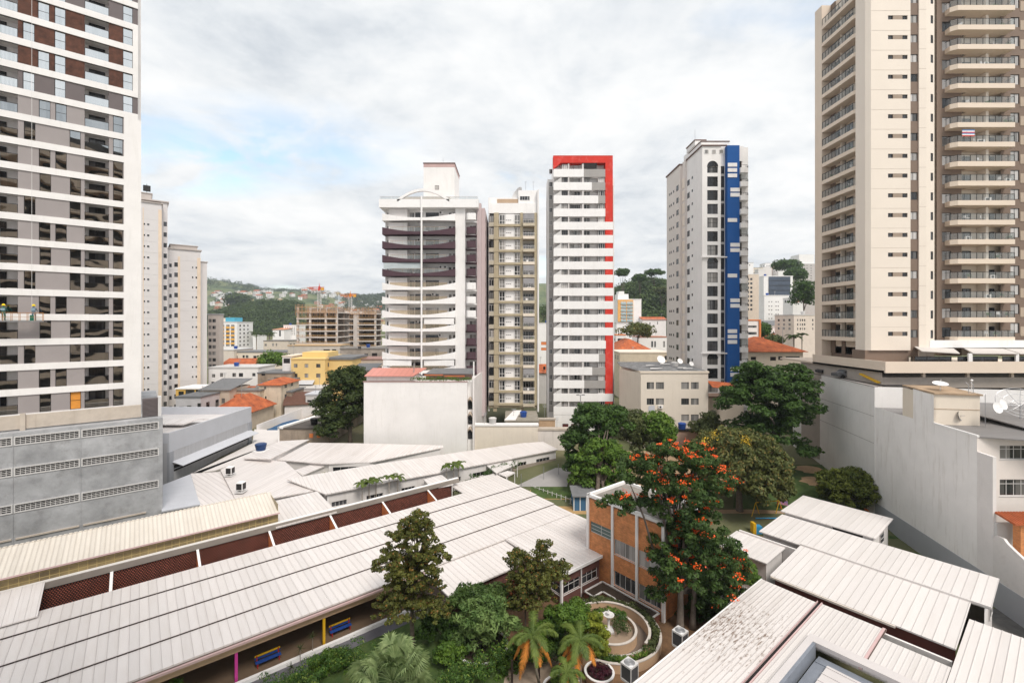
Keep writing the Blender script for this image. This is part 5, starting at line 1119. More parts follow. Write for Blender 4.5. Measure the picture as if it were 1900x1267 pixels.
# ---- low white roofs between the hall and the blank-walled block
def far_roofs():
 RX = [corrug('roof_sheet_%d' % i, c, p, a, groove=.4, dirt=d, width=.12) for i, (c, p, a, d) in enumerate([((.71, .66, .64), .5, -51, .45), ((.72, .67, .65), .62, 10, .3), ((.66, .62, .60), .45, 60, .5), ((.73, .69, .675), .7, 0, .25)])]
 # grey hall with parapet, running away
 X0, Y0, Y1 = -53.5, 71.5, 94; f = Fr(X0, Y0, 0)
 t = thing('grey_hall', 'long pale grey metal hall with a high parapet and an awning, beside the concrete podium', 'building', (-10, 10, 0), f)
 L_ = Y1 - Y0; g = MB(); g.box(-22, 0, 0, L_, 0, 9.3); part('wall', g, [corrug('grey_siding', (0.50, 0.50, 0.52), .35, 90, groove=.35, dirt=.25)], t)
 g = MB(); g.box(-.25, .02, -.02, L_ + .02, 7.9, 10.9); g.box(-22, -.25, L_ - .25, L_ + .02, 9.3, 10.9); g.box(-22, -.25, -.02, .2, 9.3, 10.9); part('parapet', g, [BGREY], t)
 g = MB(); g.slab([(0.02, .5, 6.3), (1.8, .5, 5.7), (1.8, L_ - .5, 5.7), (0.02, L_ - .5, 6.3)], .08); 
 for i in range(7): y = 1 + i * (L_ - 2) / 6; g.tube([(.05, y, 5.0), (1.6, y, 5.62)], .05, 4)
 part('awning', g, [BGREY], t)
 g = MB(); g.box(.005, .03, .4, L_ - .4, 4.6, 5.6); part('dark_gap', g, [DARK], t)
 pm = mat('pier_grey', (.36, .37, .40)); part('pier', MB().box(-.3, .12, -.1, .8, 0, 7.9), [pm], t); g = MB(); g.box(-.3, .15, L_ - 1.2, L_ + .03, 3, 7.9); part('pier', g, [mat('pier_grey', (.36, .37, .40))], t)
 g = MB(); g.box(-22, -.25, .2, L_ - .25, 9.3, 9.42); g.slab([(-22, 10, 10.1), (-5, 10, 10.1), (-4, 12.5, 10.5), (-22, 12.5, 10.5)], .2); g.slab([(-22, 12.5, 10.5), (-4, 12.5, 10.5), (-3.4, 14.5, 10.1), (-22, 14.5, 10.1)], .2); part('roof', g, [RX[3]], t)
 # flat roof sheet beyond, reaching to the brown wall
 pxroof('low_annex', 'flat pale roof between the grey hall and the stained brown wall', [(300, 906), (468, 822), (472, 796), (518, 797), (518, 818), (560, 816), (500, 850), (455, 853), (400, 872), (356, 878)], 3.9, ROOFP, cat='building')
 pxroof('low_annex', 'bluish sloping roof directly right of the concrete podium', [(300, 900), (354, 879), (372, 935), (300, 948)], [4.6, 4.6, 4.9, 4.9], mat('bluish_roof', (.50, .51, .55), var=.06), cat='building')
 pxroof('low_annex', 'pale roof with a folded grey ridge left of the two roof coolers', [(354, 878), (421, 874), (446, 935), (372, 940)], [4.7, 4.9, 4.9, 4.9], RX[1], cat='building')
 pxroof('hipped_hall', 'broad many-sided pale roof carrying the two roof coolers', [(409, 871), (452, 850), (529, 856), (589, 909), (508, 923), (440, 932)], [5.3, 5.6, 5.6, 5.3, 5.3, 5.1], RX[0], cat='building')
 pxroof('low_annex', 'tilted pale roof lifting toward the brown wall with a blue tank on it', [(452, 850), (520, 818), (574, 815), (502, 851)], [5.9, 6.0, 6.3, 6.2], RX[1], cat='building')
 t, f = pxroof('corrugated_wing', 'corrugated weathered roof wing in front of the blank-walled block', [(514, 853), (574, 821), (664, 822), (822, 826), (822, 830), (688, 857), (610, 860)], [5.4, 6.2, 6.2, 6.2, 5.9, 5.4, 5.4], RX[0], cat='building')
 pxroof('porch_roof', 'small pale porch roof above the bright green shrubs', [(547, 872), (590, 857), (614, 859), (561, 882)], 4.9, RX[1], cat='roof')
 pxroof('low_annex', 'seamed pale roof joining the ivory canopy at its right end', [(505, 930), (589, 911), (625, 949), (512, 978)], [5.5, 5.5, 5.2, 5.2], ROOFX, cat='building')
 # front walls with ribbon windows: corrugated wing
 def facade(parent_label, pts_top, z, h, wins, nm='window_wall', m=WHITE):
  (ax, ay), (bx, by) = pts_top; A = pix(ax, ay, z); B = pix(bx, by, z); L_ = math.hypot(B[0] - A[0], B[1] - A[1]); an = math.degrees(math.atan2(B[1] - A[1], B[0] - A[0])); f = Fr(A[0], A[1], an)
  ops = [(f.x(p0), f.x(p1), z - d1, z - d0) for p0, p1, d0, d1 in wins]
  t = thing(nm, parent_label, 'wall', (L_ / 2, 0, 0), f); g = MB(); g.wall((0, 0), 0, L_, -1 + ground_z(A[0], A[1]), z, ops, rev=.15); g.quad((0, .3, 0), (L_, .3, 0), (L_, .3, z), (0, .3, z)); part('wall', g, [m], t)
  for a, b, c, d in ops: inst('window', winmesh(b - a, d - c, max(2, int((b - a) / 1.1)), 1, WFRAME, GLASSD, fw=.05), t, (a, .02, c))
  return t, f
 facade('white wall strip with dark ribbon windows under the corrugated wing, right part', ((686, 858), (823, 831)), 5.3, 5, [(692, 727, .35, 1.5), (735, 760, .3, 1.5), (768, 777, .3, 1.4)])
 facade('white wall strip with one wide window under the corrugated wing, left part', ((610, 861), (686, 859)), 5.25, 5, [(617, 676, .5, 2.1)])
 # long narrow wing nearest the planting
 A = pix(607, 914, 5.35); B = pix(1031, 833, 5.35); L_ = math.hypot(B[0] - A[0], B[1] - A[1]); an = math.degrees(math.atan2(B[1] - A[1], B[0] - A[0])); f = Fr(A[0], A[1], an)
 t = thing('classroom_wing', 'long narrow white classroom wing with small ribbon windows behind the little palms', 'school building', (L_ / 2, 2, 0), f)
 D_ = 7.2; g = MB(); g.slab([(-.3, -.35, 5.35), (L_ + .3, -.35, 5.35), (L_ + .3, 4.2, 5.75), (L_ - 4, 5.4, 5.8), (8, D_, 5.9), (-4.0, D_, 5.9)], .16); part('roof', g, [ROOFX], t)
 W3 = [(615, 644, 1.25, 1.95), (680, 711, 1.35, 2.0), (745, 770, 1.3, 1.95), (877, 906, 1.2, 1.9), (955, 977, 1.0, 1.6), (995, 1020, 1.0, 1.65), (827, 855, 1.3, 2.0)]
 ops = [(f.x(p0), f.x(p1), 5.2 - d1, 5.2 - d0) for p0, p1, d0, d1 in W3]
 g = MB(); g.wall((0, 0), 0, L_, 0, 5.25, ops, rev=.15); g.quad((L_, 0, 0), (L_, 4, 0), (L_, 4, 5.6), (L_, 0, 5.2)); g.quad((0, 6, 0), (0, 0, 0), (0, 0, 5.2), (0, 6, 5.7)); part('wall', g, [WHITE], t)
 for a, b, c, d in ops: inst('window', winmesh(b - a, d - c, 4, 1, WFRAME, GLASSD, fw=.05), t, (a, .02, c))
 g = MB(); g.box(f.x(950), L_ + .02, -.06, .0, 0, 3.7); part('stone_base', g, [mat('stone_base', (.33, .28, .235), var=.15, bump=.2)], t)
 g = MB(); g.box(0, .2, -.03, .0, 0, 5.2); g.box(f.x(1029), L_, -.05, -.0, 0, 5.2); part('downpipe', g, [BRIGHT], t)
 # small canopies reaching towards the hall
 for i, (pts, zz_, lab) in enumerate([(((786, 889), (819, 880), (841, 898), (801, 906)), 4.9, 'small white link canopy among the palms'), (((901, 862), (943, 851), (962, 859), (921, 877)), 4.9, 'white link canopy beside the sports court'), (((925, 878), (942, 873), (956, 876), (940, 884)), 4.7, 'smallest white entrance canopy by the court')]):
  P3 = [pix(x, y, zz_) for x, y in pts]; f2 = Fr(P3[0][0], P3[0][1], 39.2); q = [(*f2.inv(x, y), z) for x, y, z in P3]
  t = thing('link_canopy', lab, 'canopy', (q[2][0] / 2, q[2][1] / 2, 0), f2, 'small white canopies behind the hall'); g = MB(); g.slab(q, .16); part('roof', g, [RX[3]], t)
  for x, y, z in q:
   g = MB(); cx_, cy_ = (q[0][0] + q[2][0]) / 2, (q[0][1] + q[2][1]) / 2; X_, Y_ = x + (cx_ - x) * .08, y + (cy_ - y) * .08; g.box(X_ - .05, X_ + .05, Y_ - .05, Y_ + .05, 0, z - .15); part('post', g, [BRIGHT], t)
 # stained brown wall box with dark roof
 Y = 93; f = Fr(atY(519, Y), Y, 0); x1 = f.x(610); zt = zat(796, Y)
 t = thing('stained_annex', 'low annex with a stained brown wall, two orange patches and a dark flat roof', 'building', (x1 / 2, 0, 0), f)
 g = MB(); g.box(0, x1, 0, 22, 0, zt); part('wall', g, [mat('stained_brown_wall', (.33, .27, .215), var=.3, stain=.6, stain_col=(.10, .08, .065), streak=True)], t)
 g = MB(); g.slab([(-.1, -.1, zt + .25), (x1, -.1, zt + .25), (x1 + 2.2, 22, zt + .3), (5.5, 22, zt + .3)], .3); part('roof', g, [mat('old_dark_roof', (.10, .085, .075), var=.3)], t)
 g = MB(); g.box(-.3, 0.0, -.2, .2, zt - 3, zt + .5); g.add([(-.2, -.2, zt + .55), (.7, -.2, zt + .55), (6.2, 22, zt + .65), (5.1, 22, zt + .65), (-.2, -.2, zt + .1), (.7, -.2, zt + .1), (6.2, 22, zt + .1), (5.1, 22, zt + .1)], [(0, 1, 2, 3), (0, 4, 5, 1), (3, 7, 4, 0), (1, 5, 6, 2)]); part('parapet', g, [BRIGHT], t)
 g = MB(); g.box(f.x(574), f.x(581), -.03, .0, zat(812, Y), zat(804, Y)); g.box(f.x(588), f.x(594), -.03, .0, zat(812, Y), zat(805, Y)); part('orange_patch', g, [ORANGE], t)
 for i, x in enumerate((583, 603)):
  g = MB(); g.cyl(f.x(x, 3), 3, zt + .26, zt + 1.5, .62, .8, 16); g.cyl(f.x(x, 3), 3, zt + 1.5, zt + 1.62, .84, .6, 16); solo('water_tank', ['black water tank on the stained annex roof, left one', 'black water tank on the stained annex roof, right one by the tree'][i], 'water tank', g, [DARKF], (f.x(x, 3), 3, zt + .26), f)
 # blue sports surface with white walls
 g = MB(); q = [pix(495, 797, 4.0), pix(523, 797, 4.0), pix(556, 778, 4.0), pix(538, 778, 4.0)]; g.slab(q, .1)
 solo('swimming_pool_cover', 'strip of deep blue surface behind white walls left of the stained annex', 'pool cover', g, [mat('deep_blue_cover', (.01, .08, .19), rough=.5)], q[0])
 g = MB(); a, b, c = pix(476, 792, 4.6), pix(560, 760, 6.0), pix(600, 760, 6.0)
 g.add([(a[0], a[1], 1), (b[0], b[1], 2), (b[0], b[1], 6.4), (a[0], a[1], 5.0)], [(0, 1, 2, 3)]); g.add([(b[0], b[1], 2), (c[0], c[1], 2), (c[0], c[1], 6.4), (b[0], b[1], 6.4)], [(0, 1, 2, 3)])
 g.v += [(x - .2, y + .3, z) for x, y, z in g.v]; n = 4; g.f += [(8, 11, 10, 9), (12, 15, 14, 13), (3, 2, 10, 11)]; g.m += [0] * 3
 solo('court_wall', 'white enclosing wall behind the deep blue surface', 'wall', g, [WHITE], (a[0], a[1], 1))
 g = MB()
 A, B = Vector(pix(475, 775, 5)), Vector(pix(552, 742, 7))
 for i in range(8):
  p = A.lerp(B, i / 7); g.tube([p - Vector((0, 0, 1)), p + Vector((0, 0, 2.2))], .05, 5)
 g.tube([A + Vector((0, 0, 2.2)), B + Vector((0, 0, 2.2))], .04, 4); solo('mesh_fence', 'thin white post fence rising behind the grey hall', 'fence', g, [LGREY], tuple(A))
 # roof coolers and tank
 for i, (px, py) in enumerate(((427, 882), (447, 912))):
  p = pix(px, py, 5.35); t = thing('roof_cooler', ['boxy white evaporative cooler with black sides, farther one on the many-sided roof', 'boxy white evaporative cooler with black sides, nearer one by the ivory canopy'][i], 'air cooler', p)
  x, y, z = p; g = MB(); g.box(x - .45, x + .45, y - .45, y + .45, z + .3, z + 1.3); part('case', g, [BRIGHT], t); g = MB(); g.box(x - .36, x + .36, y - .48, y - .45, z + .4, z + 1.2); g.box(x - .48, x - .45, y - .36, y + .36, z + .4, z + 1.2); g.box(x + .45, x + .48, y - .36, y + .36, z + .4, z + 1.2); part('louvre', g, [DARKF], t)
  g = MB(); g.box(x - .6, x + .6, y - .6, y + .6, z + .0, z + .06); g.box(x - .3, x - .2, y - .3, y + .3, z + .06, z + .3); g.box(x + .2, x + .3, y - .3, y + .3, z + .06, z + .3); part('stand', g, [LGREY], t)
 p = pix(484, 836, 6.0); x, y, z = p; t = thing('water_tank', 'blue water tank on a white base on the tilted roof', 'water tank', p)
 g = MB(); g.cyl(x, y, z + .1, z + 1.15, .72, .95, 20); g.cyl(x, y, z + 1.15, z + 1.3, .98, .7, 20); part('tank', g, [mat('navy_tank', (.015, .045, .14), rough=.4)], t)
 g = MB(); g.box(x - 1.0, x + 1.0, y - 1.0, y + 1.0, z - .1, z + .1); part('base', g, [BRIGHT], t)
far_roofs()

# ================================================================ orange brick block
def brick_block():
 t = thing('brick_school_block', 'three-storey orange brick school block with white columns and long windows, behind the flowering tree', 'school building', (41, 28, 0), UV)
 a = 38.2; b0, b1 = 24.3, 33.6; zt = 9.3; ops = []
 bays = [(b1 - .25, 30.4), (30.1, 27.4), (27.1, 24.45)]
 g = MB(); rows = [(.95, 2.45), (4.2, 5.75)]
 L_ = b1 - b0; ops = []
 for i, (ba, bb) in enumerate(bays):
  for z0, z1 in rows: 
   if i == 0: continue
   ops.append((b1 - ba, b1 - bb, z0, z1))
 ops.append((b1 - bays[0][0], b1 - bays[0][1], 5.35, 6.5)); 
 g.wall((a, b1), -90, L_, 0, zt - .25, ops, rev=.18)
 part('brick_wall', g, [BRICKO], t)
 g = MB(); g.box(a + .02, 44.5, b1 - .3, b1, 0, zt - .3); g.box(a, 44.5, b0, b0 + .3, 0, zt - .3); g.box(44.2, 44.5, b0, b1, 0, zt - .3); g.box(a + .25, a + .3, b0, b1, 0, zt - .4); part('wall', g, [BRICKO], t)
 g = MB(); g.box(a + .0, 44.6, b0, b1, zt - .45, zt - .2, 0); g.box(a - .12, 44.6, b0 - .1, b0 + .25, zt - .25, zt + .1, 1); g.box(a - .12, 44.6, b1 - .2, b1 + .12, zt - .25, zt + .1, 1); g.box(a - .12, a + .2, b0, b1, zt - .22, zt + .1, 1); g.box(44.4, 44.7, b0, b1, zt - .22, zt + .1, 1)
 part('roof', g, [mat('mossy_flat_roof', (.30, .27, .24), var=.4, vscale=.8, stain=.5, stain_col=(.1, .09, .08)), BRIGHT], t)
 for b in (b1, 30.25, 27.25, 24.32):
  g = MB(); g.box(a - .16, a + .12, b - .14, b + .14, 0, zt - .2); part('column', g, [BRIGHT], t)
 for i, (ba, bb) in enumerate(bays):
  if i: 
   for j, (z0, z1) in enumerate(rows): inst('window', winmesh(ba - bb, z1 - z0, 4, 1, LGREY, GLASSL if j else GLASS, fw=.07, sill=True), t, (a + .02, ba, z0), -90)
 inst('window', winmesh(bays[0][0] - bays[0][1], 1.15, 2, 3, LGREY, mat('teal_louvre', (.14, .19, .18)), fw=.06), t, (a + .02, bays[0][0], 5.35), -90)
 # L-shaped brick planter against the walls
 p = thing('brick_planter', 'long L-shaped brick planter box with white rim at the foot of the orange brick block', 'planter', (36.6, 28, 0), UV)
 def ring(g, poly, z0, z1, m): g.prism(poly, z0, z1, m)
 outer = [(33.9 + 1.2, 31.4), (37.9, 31.4), (37.9, 24.6), (36.5, 24.6), (36.5, 30.2), (35.1, 30.2)]
 g = MB(); g.prism(outer, 0, .78); part('brick_wall', g, [PLBRICK], p)
 g = MB()
 n = len(outer)
 for i in range(n):
  (x0, y0), (x1, y1) = outer[i], outer[(i + 1) % n]; g.box(min(x0, x1) - .07, max(x0, x1) + .07, min(y0, y1) - .07, max(y0, y1) + .07, .781 + .001 * i, .88)
 part('rim', g, [LGREY], p)
 g = MB(); g.box(35.2, 37.8, 30.3, 31.3, .7, .79); g.box(36.6, 37.8, 24.7, 30.3, .7, .791); part('soil', g, [mat('dark_soil', (.05, .035, .025), var=.4)], p)
brick_block()

# ================================================================ right foreground roofs
def front_roofs():
 # nearest, leaf-strewn
 t = thing('front_building', 'nearest white-roofed building, its left roof sheet strewn with brown leaves and a sunken light well', 'building', (38, 12, 0), UV)
 zf = lambda a, b: 4.0 + .0 * a
 A0, A1 = 18, 45.4
 g = MB(); g.slab([(A0, 14.0, 3.92), (A1, 14.0, 3.92), (A1, 18.55, 4.0), (A0, 18.55, 4.0)], .12); part('roof_sheet', g, [ROOFD], t, label='roof sheet strewn with brown leaves')
 g = MB(); g.box(A0, A1 + .1, 13.68, 13.98, 3.80, 3.86, 1); g.box(A0, A1 + .1, 13.62, 13.70, 3.86, 4.06, 0); g.box(A0, A1 + .1, 13.96, 14.0, 3.93, 4.08, 0); part('gutter', g, [mat('rose_gutter', (.5, .36, .35)), DARK], t)
 zz2 = lambda a, b: 4.02
 # sheets around the well: well a 30..39, b 7.2..12.3
 g = MB()
 for a0, a1, b0, b1 in ((39.0, A1, 9.5, 13.6), (A0, 39.0, 12.3, 13.6)): g.slab([(a0, b0, 4.0), (a1, b0, 4.0), (a1, b1, 4.0), (a0, b1, 4.0)], .12)
 g.slab([(39.0, 5.4, 4.0), (44.0, 5.4, 4.0), (44.0, 9.3, 4.0), (39.0, 9.3, 4.0)], .12); part('roof_sheet', g, [corrug('front_fine_roof', (.68, .64, .62), .34, 90, groove=.12, dirt=.2, width=.2)], t)
 g = MB(); g.box(39.0, A1 + .1, 9.28, 9.52, 3.9, 4.05, 0); g.box(39, A1, 9.27, 9.3, 3.95, 4.1, 1); part('gutter', g, [mat('rose_gutter', (.5, .36, .35)), BROWNF], t)
 # white folded rim round the well and the lower roof inside
 rim = mat('rim_flashing', (.62, .58, .57), var=.06, rough=.4)
 g = MB(); g.box(A0, 39.9, 12.3, 12.75, 3.9, 4.32, 0); g.box(39.0, 39.9, 4.9, 12.3, 3.9, 4.32, 0); part('well_rim', g, [rim], t)
 g = MB(); g.box(A0, 38.6, 11.2, 11.95, 3.35, 3.4, 0); g.box(38.15, 38.95, 4.9, 11.9, 3.2, 3.45, 0); g.box(A0, 38.95, 12.1, 12.3, 3.2, 4.3, 0); part('well_gutter', g, [mat('blue_grey_gutter', (.22, .24, .28), rough=.35, var=.2)], t)
 g = MB(); g.slab([(A0, 4.9, 3.55), (38.1, 4.9, 3.55), (38.1, 11.1, 3.62), (A0, 11.1, 3.62)], .12)
 i = A0
 while i < 38: g.slab([(i, 4.9, 3.6), (i + .12, 4.9, 3.6), (i + .12, 11.1, 3.67), (i, 11.1, 3.67)], .06); i += .9
 part('inner_roof', g, [rim], t)
 g = MB(); g.box(A0, A1 - .3, 18.1, 18.3, 0, 3.85); g.box(A1 - .3, A1 - .1, 5.5, 18.3, 0, 3.8); part('wall', g, [WHITE], t)
 g = MB(); g.box(A0, A1 + .1, 18.5, 18.62, 3.86, 4.0); part('fascia', g, [BRIGHT], t)
 # right-hand flat sheet N
 t = thing('right_building', 'white seamed roof building at the lower right corner', 'building', (47, 1, 0), UV)
 g = MB(); rectroof(g, 39.95, 52.2, -12, 5.35, lambda a, b: 4.08, .14, 'a', .5, rw=.03, rh=.03); part('roof', g, [corrug('right_fine_roof', (.69, .65, .63), .5, 90, groove=.2, dirt=.18, width=.08)], t)
 g = MB(); g.box(40, 52, -12, 5.0, 0, 3.9); part('wall', g, [WHITE], t)
 # long two-plane roof
 t = thing('long_shed', 'long white seamed two-plane shed roof with red wall below its front gutter', 'building', (54, 13, 0), UV)
 g = MB(); rectroof(g, 46.9, 54.8, 5.5, 18.4, lambda a, b: 3.9 + (a - 46.9) * .065, .12, 'a', .62); part('roof_sheet', g, [ROOFU], t)
 g = MB(); rectroof(g, 54.65, 61.2, 4.3, 22.6, lambda a, b: 4.43 + (a - 54.7) * .03, .12, 'a', .62)
 part('roof_sheet', g, [ROOFU], t)
 g = MB(); g.box(54.6, 54.75, 4.3, 18.4, 4.4, 4.58); part('ridge_cap', g, [ROOFP], t)
 g = MB(); g.box(46.72, 46.88, 9.0, 18.3, 3.72, 3.88); g.box(47.0, 47.12, 10.2, 17.8, 3.55, 3.66); part('gutter', g, [mat('cream_gutter', (.7, .62, .55))], t)
 g = MB(); g.wall((60.8, 4.75), 180, 5.6, 0, 4.4, [(1.2, 3.2, 2.0, 3.2)], rev=.15); g.box(55.1, 55.3, 18.4, 22.3, 0, 4.3); g.box(55.2, 60.9, 22.1, 22.3, 0, 4.4); g.box(60.7, 60.9, 4.8, 22.2, 0, 4.45); part('wall', g, [WHITE], t)
 inst('window', winmesh(2.0, 1.2, 2, 1, WFRAME, GLASS), t, (59.6, 4.73, 2.0), 180)
 g = MB(); g.box(47.3, 47.5, 5.6, 18.1, 0, 3.8); part('red_wall', g, [MAROON], t)
 # back shed
 t = thing('back_shed', 'pale shed roof farthest back among the right-hand sheds, next to the round bushy tree', 'shed', (65, 18, 0), UV)
 g = MB(); rectroof(g, 61.3, 68.7, 13.4, 22.8, lambda a, b: 4.95 + (a - 61) * .02, .12, 'a', .62); part('roof', g, [ROOFU], t)
 g = MB(); g.wall((68.3, 13.8), 180, 6.8, 0, 4.9, [(2.4, 3.9, 3.2, 4.3)], rev=.15); g.box(61.5, 61.7, 13.8, 22.4, 0, 4.85); g.box(68.1, 68.3, 13.8, 22.4, 0, 4.85); g.box(61.7, 68.1, 22.2, 22.4, 0, 4.85); part('wall', g, [WHITE], t)
 g = MB(); g.box(61.45, 61.5, 14.6, 17.4, 4.55, 4.8); part('vent_opening', g, [DARK], t)
 inst('window', winmesh(1.5, 1.1, 1, 2, WFRAME, GLASS), t, (65.9, 13.78, 3.2), 180)
 # small shed by the flowering tree
 t = thing('small_shed', 'small white shed with its own little seamed roof beside the flowering tree', 'shed', (51.5, 22, 0), UV)
 g = MB(); rectroof(g, 49.2, 54.0, 19.6, 24.8, lambda a, b: 3.75 + (a - 49) * .03, .12, 'a', .62, rh=.03); part('roof', g, [ROOFU], t)
 g = MB(); g.box(49.8, 53.8, 19.9, 24.5, 0, 3.65); part('wall', g, [WHITE], t)
 t = solo('garden_wall', 'white wall between the small shed and the long two-plane roof', 'wall', MB().box(53.9, 54.1, 18.6, 24.5, 0, 4.1), [WHITE], (54, 20, 0), UV)
 # picket fence behind the tree
 g = MB()
 for i in range(26): b = 18.6 + i * .2; g.box(46.6, 46.66, b, b + .09, 0, 1.9)
 g.box(46.66, 46.7, 18.6, 23.8, .3, .38); g.box(46.66, 46.7, 18.6, 23.8, 1.6, 1.68)
 solo('picket_fence', 'white vertical bar fence behind the trunk of the flowering tree', 'fence', g, [BRIGHT], (46.6, 21, 0), UV)
 # condensers
 for i, (px, py, zc) in enumerate(((1168, 1243, 2.2), (1262, 1182, 2.2), (1346, 1122, 2.0))):
  X, Y, z = pix(px, py, zc + .6); a, b = UV.inv(X, Y); b = max(b, 19.15)
  t = thing('condenser', ['outdoor condenser unit on a bracket, nearest of the three along the leaf-strewn roof edge', 'outdoor condenser unit on a bracket, middle one at the foot of the flowering tree', 'outdoor condenser unit on a bracket, farthest one by the bar fence'][i], 'air conditioner', (a, b, zc), UV)
  s_ = .46; g = MB(); g.box(a - s_, a + s_, b - s_, b + s_, zc + 1.05, zc + 1.18); g.box(a - s_, a + s_, b - s_, b + s_, zc, zc + .08)
  for x in (-s_, s_ - .06):
   for y in (-s_, s_ - .06): g.box(a + x, a + x + .06, b + y, b + y + .06, zc + .08, zc + 1.05)
  part('case', g, [LGREY], t); g = MB(); g.box(a - s_ + .04, a + s_ - .04, b - s_ + .04, b + s_ - .04, zc + .08, zc + 1.05); part('coil', g, [mat('dark_coil', (.07, .07, .075), rough=.5)], t)
  g = MB(); g.cyl(a, b, zc + 1.18, zc + 1.21, .4, .36, 20, 0); 
  for k in range(3): g.lathe(a, b, [(.12 + k * .1, zc + 1.21), (.14 + k * .1, zc + 1.24), (.16 + k * .1, zc + 1.21)], 20, 0)
  part('fan_grille', g, [STEEL], t); g = MB(); g.box(a - s_, a + s_, b - .75, b + .4, zc - .08, zc - .002); g.box(a - .06, a + .06, b - .1, b + .1, 0, zc - .08); part('bracket', g, [LGREY], t)
front_roofs()

# ================================================================ right neighbour: big white party wall, roofs, dishes
def neighbour():
 c0 = (39.2, .188)
 X_at = lambda Y: c0[0] + c0[1] * Y
 ang = math.degrees(math.atan2(1, c0[1]))      # direction away from the viewer
 f = Fr(X_at(45.5), 45.5, ang)                 # local x runs away along the wall; local y to the left (towards the school)
 s_of = lambda Y: (Y - 45.5) / math.sin(f.a)
 t = thing('neighbour_house', 'white neighbouring building with a huge blank party wall and a boxy roof room', 'building', (6, -5, 0), f)
 g = MB(); L1 = s_of(64.8)
 # wall face (facing left): main part, then the higher far part
 def wl(s0, s1, z0, z1a, z1b=None, m=0, d=0.0):
  z1b = z1a if z1b is None else z1b; g.quad((s0, d, z0), (s1, d, z0), (s1, d, z1b), (s0, d, z1a), m)
 wl(s_of(47.4), s_of(53.5), -.3, 16.25); wl(s_of(53.5), s_of(57), -.3, 19.6, 19.9); wl(s_of(57), L1, -.3, 16.2); g.quad((s_of(53.5), 0, 16), (s_of(53.5), -.2, 16), (s_of(53.5), -.2, 19.6), (s_of(53.5), 0, 19.6))
 
 part('party_wall', g, [mat('party_wall_render', (.90, .87, .855), var=.06, vscale=.5, stain=.6, streak=True, stain_col=(.55, .5, .46))], t)
 g = MB(); L2 = s_of(92); g.box(L1, L2, -.3, .08, -.3, 19.0); g.box(L1 + .1, L1 + .3, -26, -.3, 10, 19.0)
 part('far_wall', g, [WHITE2], t)
 g = MB()
 for z in (11.0, 14.8): g.box(L1 + .2, L2, .08, .10, z, z + .05)
 g.box(L1, L2, -.35, .16, 19.0, 19.1); part('joint', g, [mat('joint_grey', (.35, .32, .31))], t)
 # grey painted base
 g = MB(); g.box(-9, s_of(75), .0, .05, -.3, 2.75); part('grey_base', g, [mat('cool_grey_base', (.40, .41, .44), var=.05)], t)
 # roof
 g = MB(); g.slab([(s_of(47.4), -.1, 16.3), (s_of(47.4) - 2.9, -16, 16.3), (L1, -18, 16.1), (L1, -.1, 16.1)], .12); g.slab([(3.0, -7.5, 16.5), (1.8, -16, 16.5), (L1, -18, 17.2), (L1, -6.5, 17.2)], .12); part('roof', g, [corrug('grey_fibre_roof', (.22, .21, .21), .8, 0, groove=.4, dirt=.5, width=.15)], t)
 g = MB(); g.box(s_of(47.4) - .1, s_of(53.5), -.15, .06, 16.25, 16.45); part('coping', g, [BRIGHT], t)
 # roof room
 fb = fr = None
 bx0, bx1 = s_of(53.5), s_of(59); g = MB(); g.box(bx0, bx1, -4.6, -.01, 16.2, 19.75); part('roof_room', g, [CREAM], t)
 g = MB(); g.slab([(bx0 - .2, .02, 19.9), (bx0 - .2, -4.8, 19.85), (bx1, -4.8, 20.1), (bx1, .02, 20.1)], .16); g.box(bx0 - .03, bx0, -4.6, 0, 18.0, 18.07); part('roof_room_cap', g, [mat('rust_stained_slab', (.42, .3, .2), var=.4)], t)
 # front facade with windows
 fd = Fr(X_at(47.4), 47.4, 0)
 tt = thing('front_facade', 'cream rendered end wall with two wide windows at the right edge of the picture', 'wall', (2.5, 0, 0), fd)
 wz = [(zat(852, 47.4), zat(826, 47.4)), (zat(920, 47.4), zat(889, 47.4))]
 ops = [(fd.x(1855), 8.5, a, b) for a, b in wz] + [(fd.x(1828), fd.x(1840), 14, 14.5)]
 g = MB(); g.wall((-.0, 0), 0, 14, 6.0, 16.2, [o for o in ops[:2]], rev=.2); part('wall', g, [mat('warm_white_render', (.74, .68, .64), var=.06)], tt)
 for a, b, c, d in ops[:2]: inst('window', winmesh(b - a, d - c, 8, 2, LGREY, GLASS, fw=.07, low=.72, sill=True), tt, (a, .02, c))
 # buttress strip at the corner
 g = MB(); g.box(0, s_of(47.4), -.3, .0, -.3, 14.75)
 solo('party_wall_return', 'white wall strip standing proud of the cream end wall at its corner', 'wall', g, [WHITE], (.5, 0, 0), f)
 # broken garden wall continuing nearer
 g = MB(); prof = [(0, 6.6), (-.3, 7.1), (-1.2, 7.2), (-1.6, 6.9), (-2.4, 6.6), (-3.3, 6.3), (-6, 5), (-12, 3.4), (-20, 1.2)]
 for i in range(len(prof) - 1):
  (a, za), (b, zb) = prof[i], prof[i + 1]
  g.quad((b, 0, -.3), (a, 0, -.3), (a, 0, za), (b, 0, zb)); g.quad((a, -.25, -.3), (b, -.25, -.3), (b, -.25, zb), (a, -.25, za)); g.quad((a, 0, za), (a, -.25, za), (b, -.25, zb), (b, 0, zb))
 solo('broken_garden_wall', 'weathered white garden wall with a ragged stepped top, nearest right', 'wall', g, [mat('peeling_white', (.76, .72, .70), var=.1, vscale=.8, stain=.45, stain_col=(.36, .3, .26))], (-2, 0, 0), f)
 # tiled lean-to and terrace behind the garden wall
 fl = Fr(X_at(45.5), 45.5, 0); z1 = zat(951, 45.3); z2 = zat(973, 43.6)
 tt = thing('tiled_lean_to', 'small red clay tile lean-to over an orange brick pier behind the ragged wall', 'lean-to', (3, -1, 0), fl)
